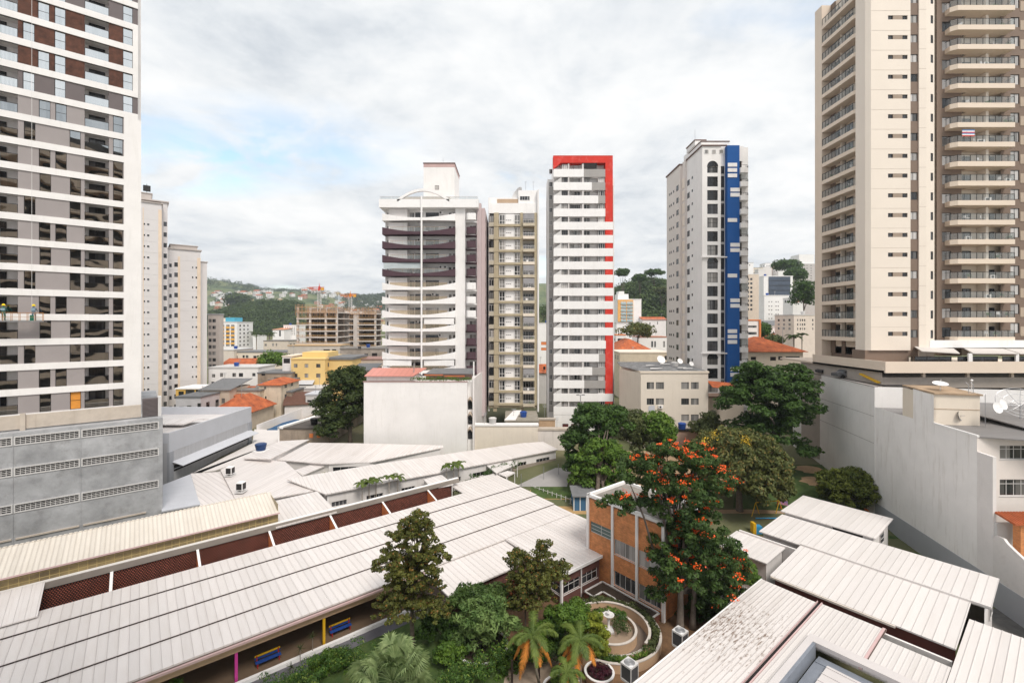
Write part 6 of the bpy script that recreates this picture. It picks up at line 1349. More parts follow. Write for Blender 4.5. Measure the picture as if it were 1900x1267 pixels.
 g = MB(); g.slab([(.15, 0, z1), (9, 0, z1), (9, -1.9, z2), (.15, -1.9, z2)], .12)
 for i in range(30): x = .2 + i * .3; g.slab([(x, 0, z1 + .08), (x + .14, 0, z1 + .08), (x + .14, -1.9, z2 + .08), (x, -1.9, z2 + .08)], .1)
 part('tile_roof', g, [TILE], tt); g = MB(); g.box(1.0, 1.7, -1.6, -.9, 2, z2 - .1); part('brick_pier', g, [BRICKO], tt)
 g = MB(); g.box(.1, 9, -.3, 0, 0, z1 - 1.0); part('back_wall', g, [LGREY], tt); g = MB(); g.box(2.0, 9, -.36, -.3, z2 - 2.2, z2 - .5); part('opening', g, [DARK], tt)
 # dishes, ladder, antenna
 def D(px, py, Y, r, aim, lab, txt=None, m=None):
  c = Vector((atY(px, Y), Y, zat(py, Y))); g = MB(); dish(g, Vector((0, 0, 0)), r, Vector(aim), .22); o = solo('satellite_dish', lab, 'satellite dish', g, [m or BRIGHT], (0, 0, 0)); o.location = c; return o
 D(1745, 711, 55, .75, (-.1, -.25, .95), 'white dish lying nearly flat on top of the roof room')
 d1 = D(1793, 757, 53.2, .68, (-.15, -.95, .2), 'white dish with a word on it, on the roof room wall by the ladder')
 D(1782, 771, 53.0, .55, (.5, -.85, .2), 'round grey dish below the lettered dish on the roof room wall', m=STEEL)
 D(1852, 756, 51, .62, (.1, -.95, .25), 'white dish on the grey roof right of the roof room')
 D(1862, 750, 53, .62, (.25, -.9, .3), 'white dish just behind another dish right of the roof room')
 g = MB(); c = Vector((atY(1893, 54), 54, zat(752, 54))); am = Vector((-.35, -.6, .75)).normalized(); u = am.orthogonal().normalized(); w_ = am.cross(u)
 for q in (.35, .7, 1): g.tube([c + (u * math.cos(k * .35) + w_ * math.sin(k * .35)) * 2.2 * q + am * .5 * q * q for k in range(19)], .03, 4)
 for k in range(10): g.tube([c + (u * math.cos(k * .63) + w_ * math.sin(k * .63)) * 2.2 * q + am * .5 * q * q for q in (.02, .5, 1)], .025, 4)
 g.tube([c, c - Vector((0, 0, 2))], .08, 6); solo('satellite_dish', 'very large open mesh dish at the right edge of the picture', 'satellite dish', g, [STEEL], tuple(c))
 fc = bpy.data.curves.new('lettering', 'FONT'); fc.body = 'vivo'; fc.size = .5; fc.align_x = 'CENTER'; fc.extrude = .004; o = bpy.data.objects.new('lettering', fc); COL.objects.link(o); fc.materials.append(DARKF); me_ = bpy.data.meshes.new_from_object(o); bpy.data.objects.remove(o); o = bpy.data.objects.new('lettering', me_); COL.objects.link(o); o.parent = d1
 aim = Vector((-.15, -.95, .2)).normalized(); rx = Vector((0, 0, 1)).cross(aim) ; rx = -rx if rx.x < 0 else rx; rx.normalize(); up = aim.cross(rx); up = -up if up.z < 0 else up
 o.matrix_local = Matrix(((rx.x, up.x, aim.x, 0), (rx.y, up.y, aim.y, 0), (rx.z, up.z, aim.z, 0), (0, 0, 0, 1))) @ Matrix.Translation((0, -.1, .02))
 g = MB(); Y = 53.2; xa, xb = atY(1797, Y), atY(1806, Y); za, zb = zat(790, Y), zat(714, Y)
 for x in (xa, xb): g.tube([(x, Y, za), (x, Y, zb), (x, Y + .3, zb + .25), (x, Y + .6, zb)], .03, 5)
 i = za + .2
 while i < zb: g.tube([(xa, Y, i), (xb, Y, i)], .02, 4); i += .33
 solo('ladder', 'steel ladder fixed to the roof room wall behind the lettered dish', 'ladder', g, [STEEL], (xa, Y, za))
 g = MB(); x = atY(1828, 52); g.tube([(x, 52, 16.3), (x, 52, zat(730, 52))], .03, 5); g.tube([(x - .2, 52, zat(733, 52)), (x + .15, 52, zat(730, 52))], .025, 4); solo('roof_antenna', 'thin roof antenna right of the roof room', 'antenna', g, [STEEL], (x, 52, 16.3))
 g = MB(); x = atY(1803, 53.6); g.tube([(x, 53.6, 19.8), (x, 53.6, zat(706, 53.6))], .03, 5); g.lathe(x, 53.6, [(.02, zat(708, 53.6)), (.14, zat(706, 53.6)), (.12, zat(704.5, 53.6)), (.02, zat(703.5, 53.6))], 10); solo('roof_lamp', 'small white lamp on a pole above the ladder', 'lamp', g, [BRIGHT], (x, 53.6, 19.8))
 # parked vehicles on the deck in shade
neighbour()
# ================================================================ the town beyond
RC = random.Random(2)
def block(name, label, px0, px1, ytop, Y, depth=12, m=WHITE, ang=0, wins=(), roof='flat', rm=None, side=None, cat='building', group=None, ridge=2.0, wm=None, wfm=None, over=.4, bands=(), z0=None, capm=None):
 """one town building: px0..px1 its front, ytop its eaves row at distance Y; wins = (px0,px1,ytop,ybot,cols)"""
 f = Fr(atY(px0, Y), Y, ang); L_ = f.x(px1); zt = zat(ytop, Y); gz = (ground_z(*f.w(L_ / 2, 0)) if z0 is None else z0) - 2.5
 t = thing(name, label, cat, (L_ / 2, depth / 2, gz), f, group)
 ops = []
 for a, b, y0, y1, *_ in wins: ops.append((f.x(a), f.x(b), zat(y1, Y), zat(y0, Y)))
 g = MB(); g.wall((0, 0), 0, L_, gz, zt, ops, rev=.2)
 g.quad((L_, 0, gz), (L_, depth, gz), (L_, depth, zt), (L_, 0, zt)); g.quad((0, depth, gz), (0, 0, gz), (0, 0, zt), (0, depth, zt)); g.quad((L_, depth, gz), (0, depth, gz), (0, depth, zt), (L_, depth, zt))
 if roof == 'gable': 
  g.add([(0, 0, zt), (0, depth, zt), (0, depth / 2, zt + ridge)], [(0, 1, 2)]); g.add([(L_, 0, zt), (L_, depth, zt), (L_, depth / 2, zt + ridge)], [(0, 1, 2)])
 part('wall', g, [m], t)
 for (a, b, y0, y1, *r), (xa, xb, c, d) in zip(wins, ops):
  if xb - xa > .15 and d - c > .15: inst('window', winmesh(xb - xa, d - c, r[0] if r else 2, 1, wfm or DARKF, (r[1] if len(r) > 1 else None) or wm or GLASS, fw=.05), t, (xa, .02, c))
 sd = 1 if f.ox < 0 else 0; rows = sorted({(round(c, 1), round(d - c, 1)) for a, b, c, d in ops if .6 < d - c < 3})
 if depth > 4 and m is not DARK:
  sm_ = winmesh(1.1, max(.7, min(1.4, rows[0][1] if rows else 1.1)), 2, 1, wfm or DARKF, wm or GLASS, fw=.05, dep=-.012)
  for c, h_ in rows[:12]:
   y = 2.0
   while y < depth - 2: inst('side_window', sm_, t, ((L_, y, c) if sd else (0, y + 1.1, c)), 90 if sd else -90); y += 3.4
 if Y < 320 and roof == 'flat' and L_ > 5 and RC.random() < .6:
  x, y = RC.uniform(1.5, L_ - 1.5), RC.uniform(1.5, depth * .6) if depth > 4 else depth / 2; b = MB(); b.cyl(x, y, zt + .36, zt + 1.4, .6, .75, 14); b.cyl(x, y, zt + 1.4, zt + 1.55, .78, .5, 14); solo('water_tank', 'small round rooftop water tank in the town behind', 'water tank', b, [BLUEP if RC.random() < .6 else LGREY], (x, y, zt + .36), f, group='small rooftop water tanks in the town')
 if Y < 320 and RC.random() < .6:
  x, y = RC.uniform(1, max(1.2, L_ - 1)), depth * .4; b = MB(); zz_ = zt + (ridge if roof != 'flat' else .3) * .9; h_ = RC.uniform(1.5, 3); b.tube([(x, y, zt), (x, y, zz_ + h_)], .05, 4)
  for k in range(3): b.tube([(x - .5 + k * .08, y, zz_ + h_ - .25 * k), (x + .5 - k * .08, y, zz_ + h_ - .25 * k)], .03, 4)
  solo('tv_antenna', 'thin television antenna on a roof in the town behind', 'antenna', b, [STEEL], (x, y, zt), f, group='television antennas on the town roofs')
 g = MB(); o = over
 if roof == 'flat': g.box(-.15, L_ + .15, -.15, depth + .15, zt, zt + .35)
 elif roof == 'gable':
  g.slab([(-o, -o, zt - .2), (L_ + o, -o, zt - .2), (L_ + o, depth / 2, zt + ridge), (-o, depth / 2, zt + ridge)], .15); g.slab([(-o, depth / 2, zt + ridge), (L_ + o, depth / 2, zt + ridge), (L_ + o, depth + o, zt - .2), (-o, depth + o, zt - .2)], .15)
 elif roof == 'hip':
  h = min(depth, L_) / 2 * .95; A, B = (h, depth / 2, zt + ridge), (L_ - h, depth / 2, zt + ridge)
  if L_ < depth: A, B = (L_ / 2, h, zt + ridge), (L_ / 2, depth - h, zt + ridge)
  c = [(-o, -o, zt), (L_ + o, -o, zt), (L_ + o, depth + o, zt), (-o, depth + o, zt)]
  if L_ >= depth: g.add(c + [A, B], [(0, 1, 5, 4), (1, 2, 5), (2, 3, 4, 5), (3, 0, 4), (3, 2, 1, 0)])
  else: g.add(c + [A, B], [(0, 1, 4), (1, 2, 5, 4), (2, 3, 5), (3, 0, 4, 5), (3, 2, 1, 0)])
  g.box(-o, L_ + o, -o, depth + o, zt - .12, zt - .002)
 elif roof == 'shed': g.slab([(-o, -o, zt - .1), (L_ + o, -o, zt - .1), (L_ + o, depth + o, zt + ridge), (-o, depth + o, zt + ridge)], .15)
 part('roof', g, [rm or (TILE if roof in ('gable', 'hip') else LGREY)], t)
 return t, f, L_, zt
def grid(x0, x1, nx, y0, y1, ny, w, h, cols=2, gm=None):
 r = []
 for j in range(ny):
  for i in range(nx): 
   cx_ = x0 + (x1 - x0) * (i + .5) / nx; cy_ = y0 + (y1 - y0) * (j + .5) / ny; r.append((cx_ - w / 2, cx_ + w / 2, cy_ - h / 2, cy_ + h / 2, cols) + ((gm,) if gm else ()))
 return r
TILEC = mat('clay_tile', (.50, .14, .05), var=.5, vscale=.55, col2=(.27, .065, .03), bump=.6, bscale=4, stain=.75, stain_col=(.10, .04, .025), rough=.9)
def left_town():
 # beige hotel slab
 t, f, L_, zt = block('office_block', 'grey-beige office slab with rows of paired windows right of the stepped pale tower', 386, 407, 584, 150, 2.2, mat('beige_slab', (.52, .46, .42), var=.06), wins=[(a, b, y, y + 6, 2) for y in (592, 604.4, 616.4, 628.3, 640.5, 652.5, 664.5, 676) for a, b in ((387, 392.5), (394, 400.5))], rm=CONC)
 # orange and white tower
 t, f, L_, zt = block('apartment_block', 'white apartment block with orange panels between its windows and a sky-blue roof box', 407.5, 440, 598, 230, 14, BRIGHT, wins=[(a, a + 6.5, y, y + 3.4, 2) for y in (602.5, 609.8, 617, 624.3, 631.7, 639) for a in (409.5, 419.5, 428.5)])
 g = MB()
 for y in (606.1, 613.4, 620.7, 628, 635.4):
  for a in (409, 419, 428): g.box(f.x(a), f.x(a + 7.3), -.08, -.01, zat(y + 3.1, 230), zat(y, 230))
 part('orange_panel', g, [mat('marigold_panel', (.82, .42, .06), var=.05)], t)
 g = MB(); g.box(f.x(416), f.x(432.5), 1, 8, zt + .35, zat(589, 230)); part('roof_box', g, [mat('sky_blue_box', (.10, .42, .58))], t); g = MB(); g.box(f.x(407.5), f.x(416), 1, 8, zt + .35, zat(590, 230)); part('stair_box', g, [CREAM], t)
 # cream row
 block('cream_row', 'long low cream building with small dark windows behind the tile-roofed house', 434, 536, 654, 190, 14, CREAM, wins=[(437, 441, 660, 665), (450, 454, 659, 664), (456, 461, 659, 664), (470, 476, 660, 665), (484, 489, 660, 665)], rm=ROOFG)
 block('cream_row', 'cream gable block left of the long low cream building', 407, 434, 650, 188, 14, mat('sun_cream', (.72, .64, .56)), rm=LGREY)
 block('small_hall', 'little cream hall with dark doorways above the long cream row', 489, 535, 633, 225, 12, mat('old_cream', (.66, .58, .49)), wins=[(491, 495, 638, 642), (505, 508, 637, 642), (512, 514, 637, 642)], rm=CONCD)
 block('tile_roofed_house', 'low house under a long orange tile roof in front of the long cream row', 405, 466, 679, 160, 14, WHITE, roof='gable', rm=TILEC, ridge=2.2)
 block('white_flats', 'white flats with two small orange window heads', 387, 479, 683, 140, 10, BRIGHT, wins=[(393, 399, 694, 700), (408, 414, 692, 699), (431, 438, 692, 699), (443, 451, 692, 699), (468, 474, 692, 698), (392, 398, 708, 714), (408, 414, 706, 712), (430, 437, 706, 711)], rm=LGREY)
 # yellow building
 t, f, L_, zt = block('yellow_flats', 'bright yellow two-storey flats with six square windows', 540, 603, 667, 135, 18, YBUILD, wins=[(545, 552, 675, 682), (565, 572, 675, 682), (586.5, 594.5, 675, 682), (545, 552, 693, 700.5), (565, 572, 693, 700.5), (586.5, 594.5, 693, 700.5)], wfm=BROWNF, rm=YBUILD)
 g = MB(); g.box(1.5, f.x(599), 4, 12, zt + .35, zt + 1.9); part('roof_room', g, [YBUILD], t)
 g = MB(); g.box(L_, L_ + 7, 3, 17, 2, zt - .3); part('side_wing', g, [YBUILD], t); g = MB(); g.box(L_ - 1, L_ + 7.3, 2.7, 17, zt - .3, zt + .4); part('side_roof', g, [ROOFG], t)
 g = MB(); g.slab([(f.x(541), -3, zat(712, 133)), (f.x(588), -3, zat(712, 133)), (f.x(584), 0, zat(705, 135)), (f.x(541), 0, zat(705, 135))], .1); part('canopy', g, [BGREY], t)
 block('white_annex', 'white low annex with a grey balcony left of the yellow flats', 524, 541, 662, 137, 10, WHITE, wins=[(526, 538, 665, 674, 2, DARK)], rm=CREAM)
 block('white_annex', 'plain white annex below the yellow flats', 540, 595, 722, 128, 8, WHITE)
 block('pale_house', 'pale house with a grey lean-to roof right of the yellow flats', 640, 712, 668, 146, 12, mat('rose_white', (.66, .56, .49)), wins=[(653, 658, 662, 667), (655, 661, 676, 686, 1, DARK), (697, 700, 680, 686), (704, 708, 680, 686)], rm=mat('rosy_roof', (.33, .2, .17)))
 block('grey_house', 'house of bare cement with a dark sheet roof behind the left tree', 652, 692, 686, 132, 8, mat('cement_render', (.52, .46, .41)), roof='shed', rm=ROOFG, ridge=1.2, wins=[(676, 681, 690, 695)])
 # old houses
 t, f, L_, zt = block('old_house', 'old cream house with a mouldy side wall and a red tile roof', 480, 521, 714, 118, 10, mat('mouldy_cream', (.70, .60, .47), var=.15, stain=.6, stain_col=(.25, .19, .15), streak=True), roof='hip', rm=TILEC, ridge=1.3, wins=[(490, 494, 717, 722, 1), (491.5, 494.5, 735, 741, 1), (476, 480, 735, 742, 1)])
 block('old_house', 'mouldy cream balcony house with a fragment of tile roof on its left', 425, 482, 726, 116, 8, mat('mould_balcony', (.62, .53, .41), var=.2, stain=.7, stain_col=(.2, .15, .12), streak=True), roof='flat', rm=CONCD)
 block('tile_lean_to', 'small steep red tile roof left of the mouldy balcony house', 425, 446, 733, 115, 6, CREAM, roof='shed', rm=TILEC, ridge=1.4)
 block('terraced_house', 'beige terraced house with three dark windows under a long grey roof', 372, 426, 722, 113, 9, mat('dun_wall', (.60, .50, .40), var=.1, stain=.3), wins=[(381, 392, 744, 755), (397, 404, 742, 751), (411, 417, 739, 748)], rm=ROOFG, roof='shed', ridge=1.6)
 block('terraced_house', 'whitewashed terraced house with dark windows beside the grey hall', 326, 372, 738, 106, 8, mat('whitewash', (.64, .61, .62)), wins=[(332, 341, 754, 762), (347, 355, 752, 760), (366, 372, 748, 757)], rm=ROOFG)
 block('roof_terrace', 'yellow roof terrace room with glass doors and a white canopy', 326, 398, 722, 122, 7, mat('terrace_yellow', (.72, .45, .12)), wins=[(331, 341, 726, 734), (344, 361, 723, 735, 3, GLASSD), (363, 375, 723, 735, 2, GLASSD), (383, 390, 724, 729)], rm=BRIGHT, over=.6)
 block('tile_roofed_house', 'low house with a bright rusty tile roof directly behind the grey hall parapet', 388, 452, 768, 103, 13, mat('dun_wall', (.6, .5, .4)), roof='hip', rm=TILEC, ridge=3.4, over=.6)
 block('plaster_hut', 'brown-roofed gable hut behind the white court wall', 528, 574, 750, 118, 9, WHITE, roof='gable', rm=mat('brown_tile', (.14, .07, .05), var=.3, vscale=2), ridge=2.4, ang=20)
 block('white_shelter', 'white open shelter with a pale flat roof between the hut and the left tree', 567, 600, 733, 120, 6, LGREY, wins=[(570, 578, 742, 746, 1, DARK), (584, 594, 740, 747, 1, DARK)], rm=BGREY)
 block('shanty_row', 'row of brown and cream back buildings left of the yellow flats', 478, 541, 693, 133, 10, mat('back_wall_brown', (.38, .29, .22), var=.4, vscale=.5), wins=[(485, 492, 690, 697, 1, DARK), (508, 520, 700, 705, 1, DARK)], rm=ROOFG)
 block('cream_back_house', 'cream back house with an orange-washed wall under the brown row', 498, 541, 706, 130, 7, mat('straw_wall', (.66, .5, .3)), wins=[(503, 507, 712, 716)], rm=CONCD)
 block('brown_side_house', 'brown-walled narrow house joined to the old cream house', 511, 541, 728, 121, 8, mat('dry_brown', (.36, .28, .22), var=.3), wins=[(523, 528, 737, 741)], rm=ROOFG)
 # white stepped tower far, left of the construction
 block('white_flats', 'white stepped flats beside the unfinished concrete building', 526, 549, 604, 300, 14, BRIGHT, wins=grid(528, 548, 5, 606, 622, 5, 2, 1.6, 1), rm=BRIGHT)
 block('white_flats', 'small white flats with an orange roof edge left of the stepped flats', 506, 527, 611, 290, 12, BRIGHT, wins=[(518, 521, 613, 624, 1, GLASSD)], roof='shed', rm=mat('orange_ridge', (.6, .25, .12)), ridge=.8)
 block('long_white_shed', 'low white shed at the foot of the wooded hill', 460, 478, 623, 270, 10, BRIGHT)
 # two unfinished towers
 def frame(label, p0, p1, ytop, Y, dep, ny, ph_, cols, solid=()):
  f = Fr(atY(p0, Y), Y, 0); L_ = f.x(p1); zt = zat(ytop, Y); t = thing('unfinished_building', label, 'construction site', (L_ / 2, dep / 2, 2), f)
  cm = mat('raw_grey_concrete', (.66, .60, .56), var=.15, vscale=.4, stain=.3); om = mat('formwork_timber', (.52, .31, .17), var=.4, vscale=1)
  for k in range(ny):
   z = zt - (k + 1) * ph_; g = MB(); g.box(-.2, L_ + .2, -.2, dep, z, z + .45); part('floor_slab', g, [cm], t)
   g = MB(); y = -.25; g.box(0, L_, y, y + .06, z + 1.0, z + 1.12); g.box(0, L_, y, y + .06, z + .6, z + .7); 
   n = int(L_ / 2.1)
   for i in range(n + 1): g.box(i * L_ / n - .05, i * L_ / n + .05, y, y + .08, z + .45, z + 1.3)
   part('timber_rail', g, [mat('yellow_timber', (.62, .38, .17), var=.25, vscale=1)], t)
  g = MB()
  for c in cols: x = f.x(c); g.box(x - .35, x + .35, .0, .7, 2, zt); g.box(x - .3, x + .3, dep - 1, dep - .4, 2, zt)
  for a, b in solid: g.box(f.x(a), f.x(b), -.3, dep - 2, 2, zt - 1)
  part('column', g, [cm], t)
  g = MB(); g.box(.2, L_ - .2, dep * .45, dep * .5, 2, zt - .4); part('shade_sheet', g, [mat('dim_slab_shade', (.27, .21, .17), var=.6, vscale=.5)], t)  # dark sheet across the open floors, their shade put in as colour
  g = MB(); g.box(-.5, L_ + .5, -.6, -.45, zt - 3.2, zt + .9); rnd = random.Random(p0)
  g = MB(); x = -.4
  while x < L_ + .4: w_ = rnd.uniform(.5, 1.4); g.box(x, x + .12, -.6, -.5, zt - 3.6 + rnd.uniform(-.4, .2), zt + rnd.uniform(.2, 1.0)); x += w_
  g.box(-.5, L_ + .5, -.62, -.54, zt - .4, zt - .1); g.box(-.5, L_ + .5, -.62, -.54, zt - 2.4, zt - 2.15); g.box(-.5, L_ + .5, -.62, -.54, zt + .5, zt + .62)
  part('formwork', g, [om], t); return t, f, zt
 t1, f1, z1 = frame('unfinished concrete building with yellow timber rails on every floor', 551, 625, 569, 185, 18, 7, 11.6 * 185 / F, [552, 575, 604, 624.5])
 t2, f2, z2 = frame('second unfinished concrete building with solid grey shafts, right of the railed one', 627, 697, 573, 200, 18, 8, 10.2 * 200 / F, [628, 664, 696], solid=((629, 648), (656, 663)))
 block('site_base', 'white and brown base building below the unfinished towers', 534, 631, 642, 170, 10, mat('site_white', (.62, .56, .5), var=.15), wins=[(600, 612, 648, 655, 1, DARK), (616, 624, 648, 654, 1, DARK)], rm=mat('yellowish_ledge', (.55, .38, .22)))
 block('site_base', 'stained cement base with dark openings under the second unfinished building', 631, 712, 648, 165, 12, mat('site_cement', (.40, .35, .31), var=.35, vscale=.5), wins=[(664, 670, 643, 649, 1, DARK), (676, 683, 656, 663, 1, DARK), (690, 700, 655, 662, 1, DARK)], rm=CONCD)
 # cranes
 for lab, cxp, py, Y, j0, j1, col, ym in (('red tower crane above the unfinished building with the timber rails', 587, 536, 190, 568, 596, (.6, .07, .05), 569), ('orange tower crane above the second unfinished building', 646, 549, 215, 627, 657, (.75, .22, .03), 575)):
  t = thing('tower_crane', lab, 'crane', (atY(cxp, Y), Y + 3, 10)); x = atY(cxp, Y); z = zat(py, Y); zb_ = 12; m_ = mat('crane_%d' % cxp, col); y = Y + 3
  g = MB(); s_ = .55; zz_ = zb_
  for dx_, dy_ in ((-s_, -s_), (s_, -s_), (s_, s_), (-s_, s_)): g.box(x + dx_ - .07, x + dx_ + .07, y + dy_ - .07, y + dy_ + .07, zb_, z)
  k = 0
  while zz_ < z - 1: g.tube([(x - s_, y - s_, zz_), (x + s_, y - s_, zz_ + 1.2)], .05, 4); g.tube([(x + s_, y - s_, zz_), (x + s_, y + s_, zz_ + 1.2)], .05, 4); zz_ += 1.2
  part('mast', g, [LGREY], t)
  g = MB(); a, b = atY(j0, Y), atY(j1, Y)
  for dz in (0, .8): g.box(a, b, y - .2, y + .2, z + dz, z + dz + .2)
  n = int((b - a) / .9)
  for i in range(n): g.tube([(a + i * .9, y, z + .05), (a + i * .9 + .45, y, z + .85), (a + i * .9 + .9, y, z + .05)], .05, 4)
  part('jib', g, [m_], t); g = MB(); g.box(x - .35, x + .35, y - .4, y + .4, z - .6, z + 1.2); g.tube([(x, y, z + 1), (x, y, z + 2.6)], [.2, .06], 4); part('cab', g, [m_], t)
  g = MB(); g.box(b - 1.3, b - .2, y - .3, y + .3, z - .4, z + .7); part('counterweight', g, [mat('crane_yellow', (.75, .38, .05))], t)
left_town()
def right_town():
 # ochre tower
 t, f, L_, zt = block('ochre_tower', 'white and ochre apartment tower with blue-glass balconies in front of the wooded hill', 1146, 1190, 556, 240, 14, BRIGHT, rm=BRIGHT)
 g = MB(); g.box(f.x(1146), f.x(1174.5), -.5, -.02, zat(597, 240), zat(556.5, 240)); part('ochre_frame', g, [OCHRE], t)
 for k in range(6):
  y = 560 + k * 6.3
  for a, b in ((1151.5, 1161.5), (1163, 1173.5)): inst('window', winmesh(f.x(b) - f.x(a), .85, 3, 1, WFRAME, GLASSL), t, (f.x(a), -.62, zat(y + 2.6, 240))); g = MB(); g.box(f.x(a), f.x(b), -.9, -.52, zat(y + 5, 240), zat(y + 2.8, 240)); part('balcony', g, [mat('teal_glass_panel', (.35, .5, .53), rough=.2)], t)
 g = MB(); g.box(f.x(1148), f.x(1168), 2, 9, zt + .3, zat(545, 240)); g.box(f.x(1150), f.x(1160), 2, 8, zat(545, 240), zat(540, 240)); part('roof_block', g, [BRIGHT], t)
 block('low_white_building', 'white low wall building at the foot of the ochre tower', 1144, 1190, 600, 225, 8, BRIGHT)
 block('tile_roofed_hall', 'hall with a broad orange tile hip roof behind the cream flats', 1143, 1210, 651, 175, 22, CREAM, roof='hip', rm=TILEC, ridge=4.4, over=.8)
 block('white_villa', 'white villa with tall narrow windows left of the blue-striped tower', 1186, 1242, 626, 200, 12, BRIGHT, wins=[(1208, 1212, 633, 644, 1), (1214, 1217, 633, 644, 1), (1230, 1234, 633, 644, 1)], rm=mat('villa_tiles', (.45, .2, .13)))
 block('white_cluster', 'small white houses on the slope right of the ochre tower', 1192, 1236, 592, 235, 10, WHITE, wins=[(1205, 1207, 598, 602, 1), (1219, 1221, 597, 602, 1), (1212, 1214, 603, 606, 1)], roof='gable', rm=TILEC, ridge=1.2)
 block('orange_fronted_house', 'house with an orange front strip behind the red-framed tower', 1143, 1162, 622, 205, 8, BRIGHT, wins=[(1146, 1160, 628, 633, 3)], rm=ORANGE)
 block('balustrade_house', 'old cream house with a balustrade behind the cream flats', 1150, 1242, 655, 150, 14, mat('old_yellow_cream', (.68, .58, .45), var=.12, stain=.3), wins=[(1233, 1240, 660, 668, 1, DARK)], rm=CREAM)
 # the cream flats in the middle ground
 Y = 90; t, f, L_, zt = block('cream_flats', 'three-storey cream flats with pairs of square windows before the blue-striped tower', 1189, 1314, 692, Y, 16, mat('cream_flat_paint', (.76, .68, .585), var=.05, vscale=.3, stain=.3, stain_col=(.5, .42, .33), streak=True),
  wins=[(1200, 1213.5, 709, 722, 4), (1217, 1232, 709, 722, 4), (1264, 1278.5, 709, 722, 4), (1282, 1296.5, 709, 722, 4), (1200, 1213.5, 739, 751, 3), (1217, 1232, 739, 751, 4), (1264, 1278.5, 739, 751, 4), (1282, 1296.5, 739, 751, 4), (1217, 1232, 768, 780, 3), (1264, 1278.5, 769, 781, 4), (1282, 1296.5, 769, 781, 4)], wfm=mat('grey_window_frame', (.3, .3, .29)), roof='flat', rm=CREAM)
 g = MB(); X0, Y0 = f.inv(atY(1149, 99), 99); g.add([(X0, Y0, 0), (0, 0, 0), (0, 0, zt), (X0, Y0, zt)], [(0, 1, 2, 3)]); part('side_wall', g, [MATS['cream_flat_paint']], t)
 g = MB(); g.slab([(.1, .3, zt + .40), (L_ - .2, .3, zt + .40), (L_ - .2, 15.5, zt + .9), (X0 + 1, 15.5, zt + .9), (X0 + .3, Y0, zt + .5)], .1); part('sheet_roof', g, [mat('worn_grey_sheets', (.24, .24, .245), var=.5, vscale=.9, col2=(.09, .09, .09))], t)
 g = MB(); rnd = random.Random(4)
 for i in range(9): x, y = rnd.uniform(1, L_ - 3), rnd.uniform(1, 12); g.slab([(x, y, zt + .6 + y * .032), (x + rnd.uniform(1, 2.5), y + .2, zt + .62 + y * .032), (x + 2.2, y + 1, zt + .65 + y * .032), (x + .2, y + .9, zt + .65 + y * .032)], .05)
 part('loose_sheet', g, [LGREY], t)
 for x, y_, r in ((1227, 672, .9), (1262, 675, .6), (1283, 680, .5)):
  g = MB(); dish(g, Vector((f.x(x, 5), 5, zat(y_, Y + 5) + .6)), r, Vector((.2, -.8, .5)), .2); part('roof_dish', g, [BRIGHT], t)
 t2 = thing('air_conditioner', 'small air conditioner on the cream flats under a window', 'air conditioner', (f.x(1225), -.2, zat(755, Y)), f); x = f.x(1225); z = zat(757, Y)
 g = MB(); g.box(x - .4, x + .45, -.35, -.01, z, z + .55); part('case', g, [BRIGHT], t2); g = MB(); g.cyl(0, 0, 0, .02, .2, .2, 14); g.v = [(x + a - .08, -.37 + c * .5, z + .28 + b) for a, b, c in g.v]; part('fan', g, [DARKF], t2)
 g = MB(); x = f.x(1209); g.quad((x - .65, -.06, zat(766, Y)), (x + .65, -.05, zat(767, Y)), (x + .55, -.05, zat(752, Y)), (x - .6, -.06, zat(752.5, Y))); g.quad((x - .65, -.04, zat(766, Y)), (x + .65, -.03, zat(767, Y)), (x + .55, -.03, zat(752, Y)), (x - .6, -.04, zat(752.5, Y))); solo('hanging_towel', 'grey-blue towel hanging below a window of the cream flats', 'towel', g, [BGREY], (x, -.05, zat(766, Y)), f)
 # wall segments right of the flats
 block('boundary_block', 'cream wall block between the cream flats and the big right tree', 1315, 1380, 738, 93, 8, CREAM, rm=mat('brown_coping', (.3, .2, .15)))
 g = MB(); f3 = Fr(atY(1315, 90), 90, 0); a, b = f3.x(1316), f3.x(1362); z = zat(712, 90); g.slab([(a, -1.6, z - .4), (b, -1.6, z - .8), (b, 1.2, z + .05), (a, 1.2, z + .5)], .12); solo('tile_canopy', 'small orange tile canopy at the corner of the cream flats', 'canopy', g, [TILEC], (a, 0, z), f3)
 # low walls at the foot of the red tower
 block('retaining_wall', 'long cream garden wall before the olive-beamed tower', 879, 998, 790, 88, 1, mat('peach_cream_wall', (.76, .68, .58), var=.06, stain=.25, stain_col=(.42, .33, .26), streak=True), rm=BRIGHT)
 block('retaining_wall', 'stained white stepped wall between the cream garden wall and the round dark tree', 998, 1062, 798, 88.5, 1.2, mat('pinky_white_wall', (.74, .68, .64), var=.1, stain=.5, stain_col=(.3, .25, .2), streak=True), rm=CONCL)
 block('low_wall', 'low brown wall at the foot of the red-framed tower', 1000, 1030, 779, 97, .6, TANW, rm=CONCL)
 block('garage_roof', 'flat grey garage roof in front of the olive-beamed tower', 938, 999, 783, 92, 10, mat('garage_wall', (.5, .45, .4)), rm=mat('garage_mossy_roof', (.33, .3, .25), var=.25, vscale=.6))
 block('retaining_wall', 'brown and cream wall under the cream flats', 1240, 1345, 800, 86, .8, mat('rosy_stained_wall', (.52, .36, .29), var=.15, stain=.4), rm=DARKF)
 g = MB(); f4 = Fr(atY(936, 92), 92, 0); g.slab([(0, 0, zat(783, 92) + .5), (2.2, 0, zat(783, 92) + .5), (3.6, 10, zat(783, 92) + .5), (1.9, 10, zat(783, 92) + .5)], .35); solo('white_parapet', 'slanting white parapet beside the garage roof', 'parapet', g, [BRIGHT], (1, 0, 9), f4)
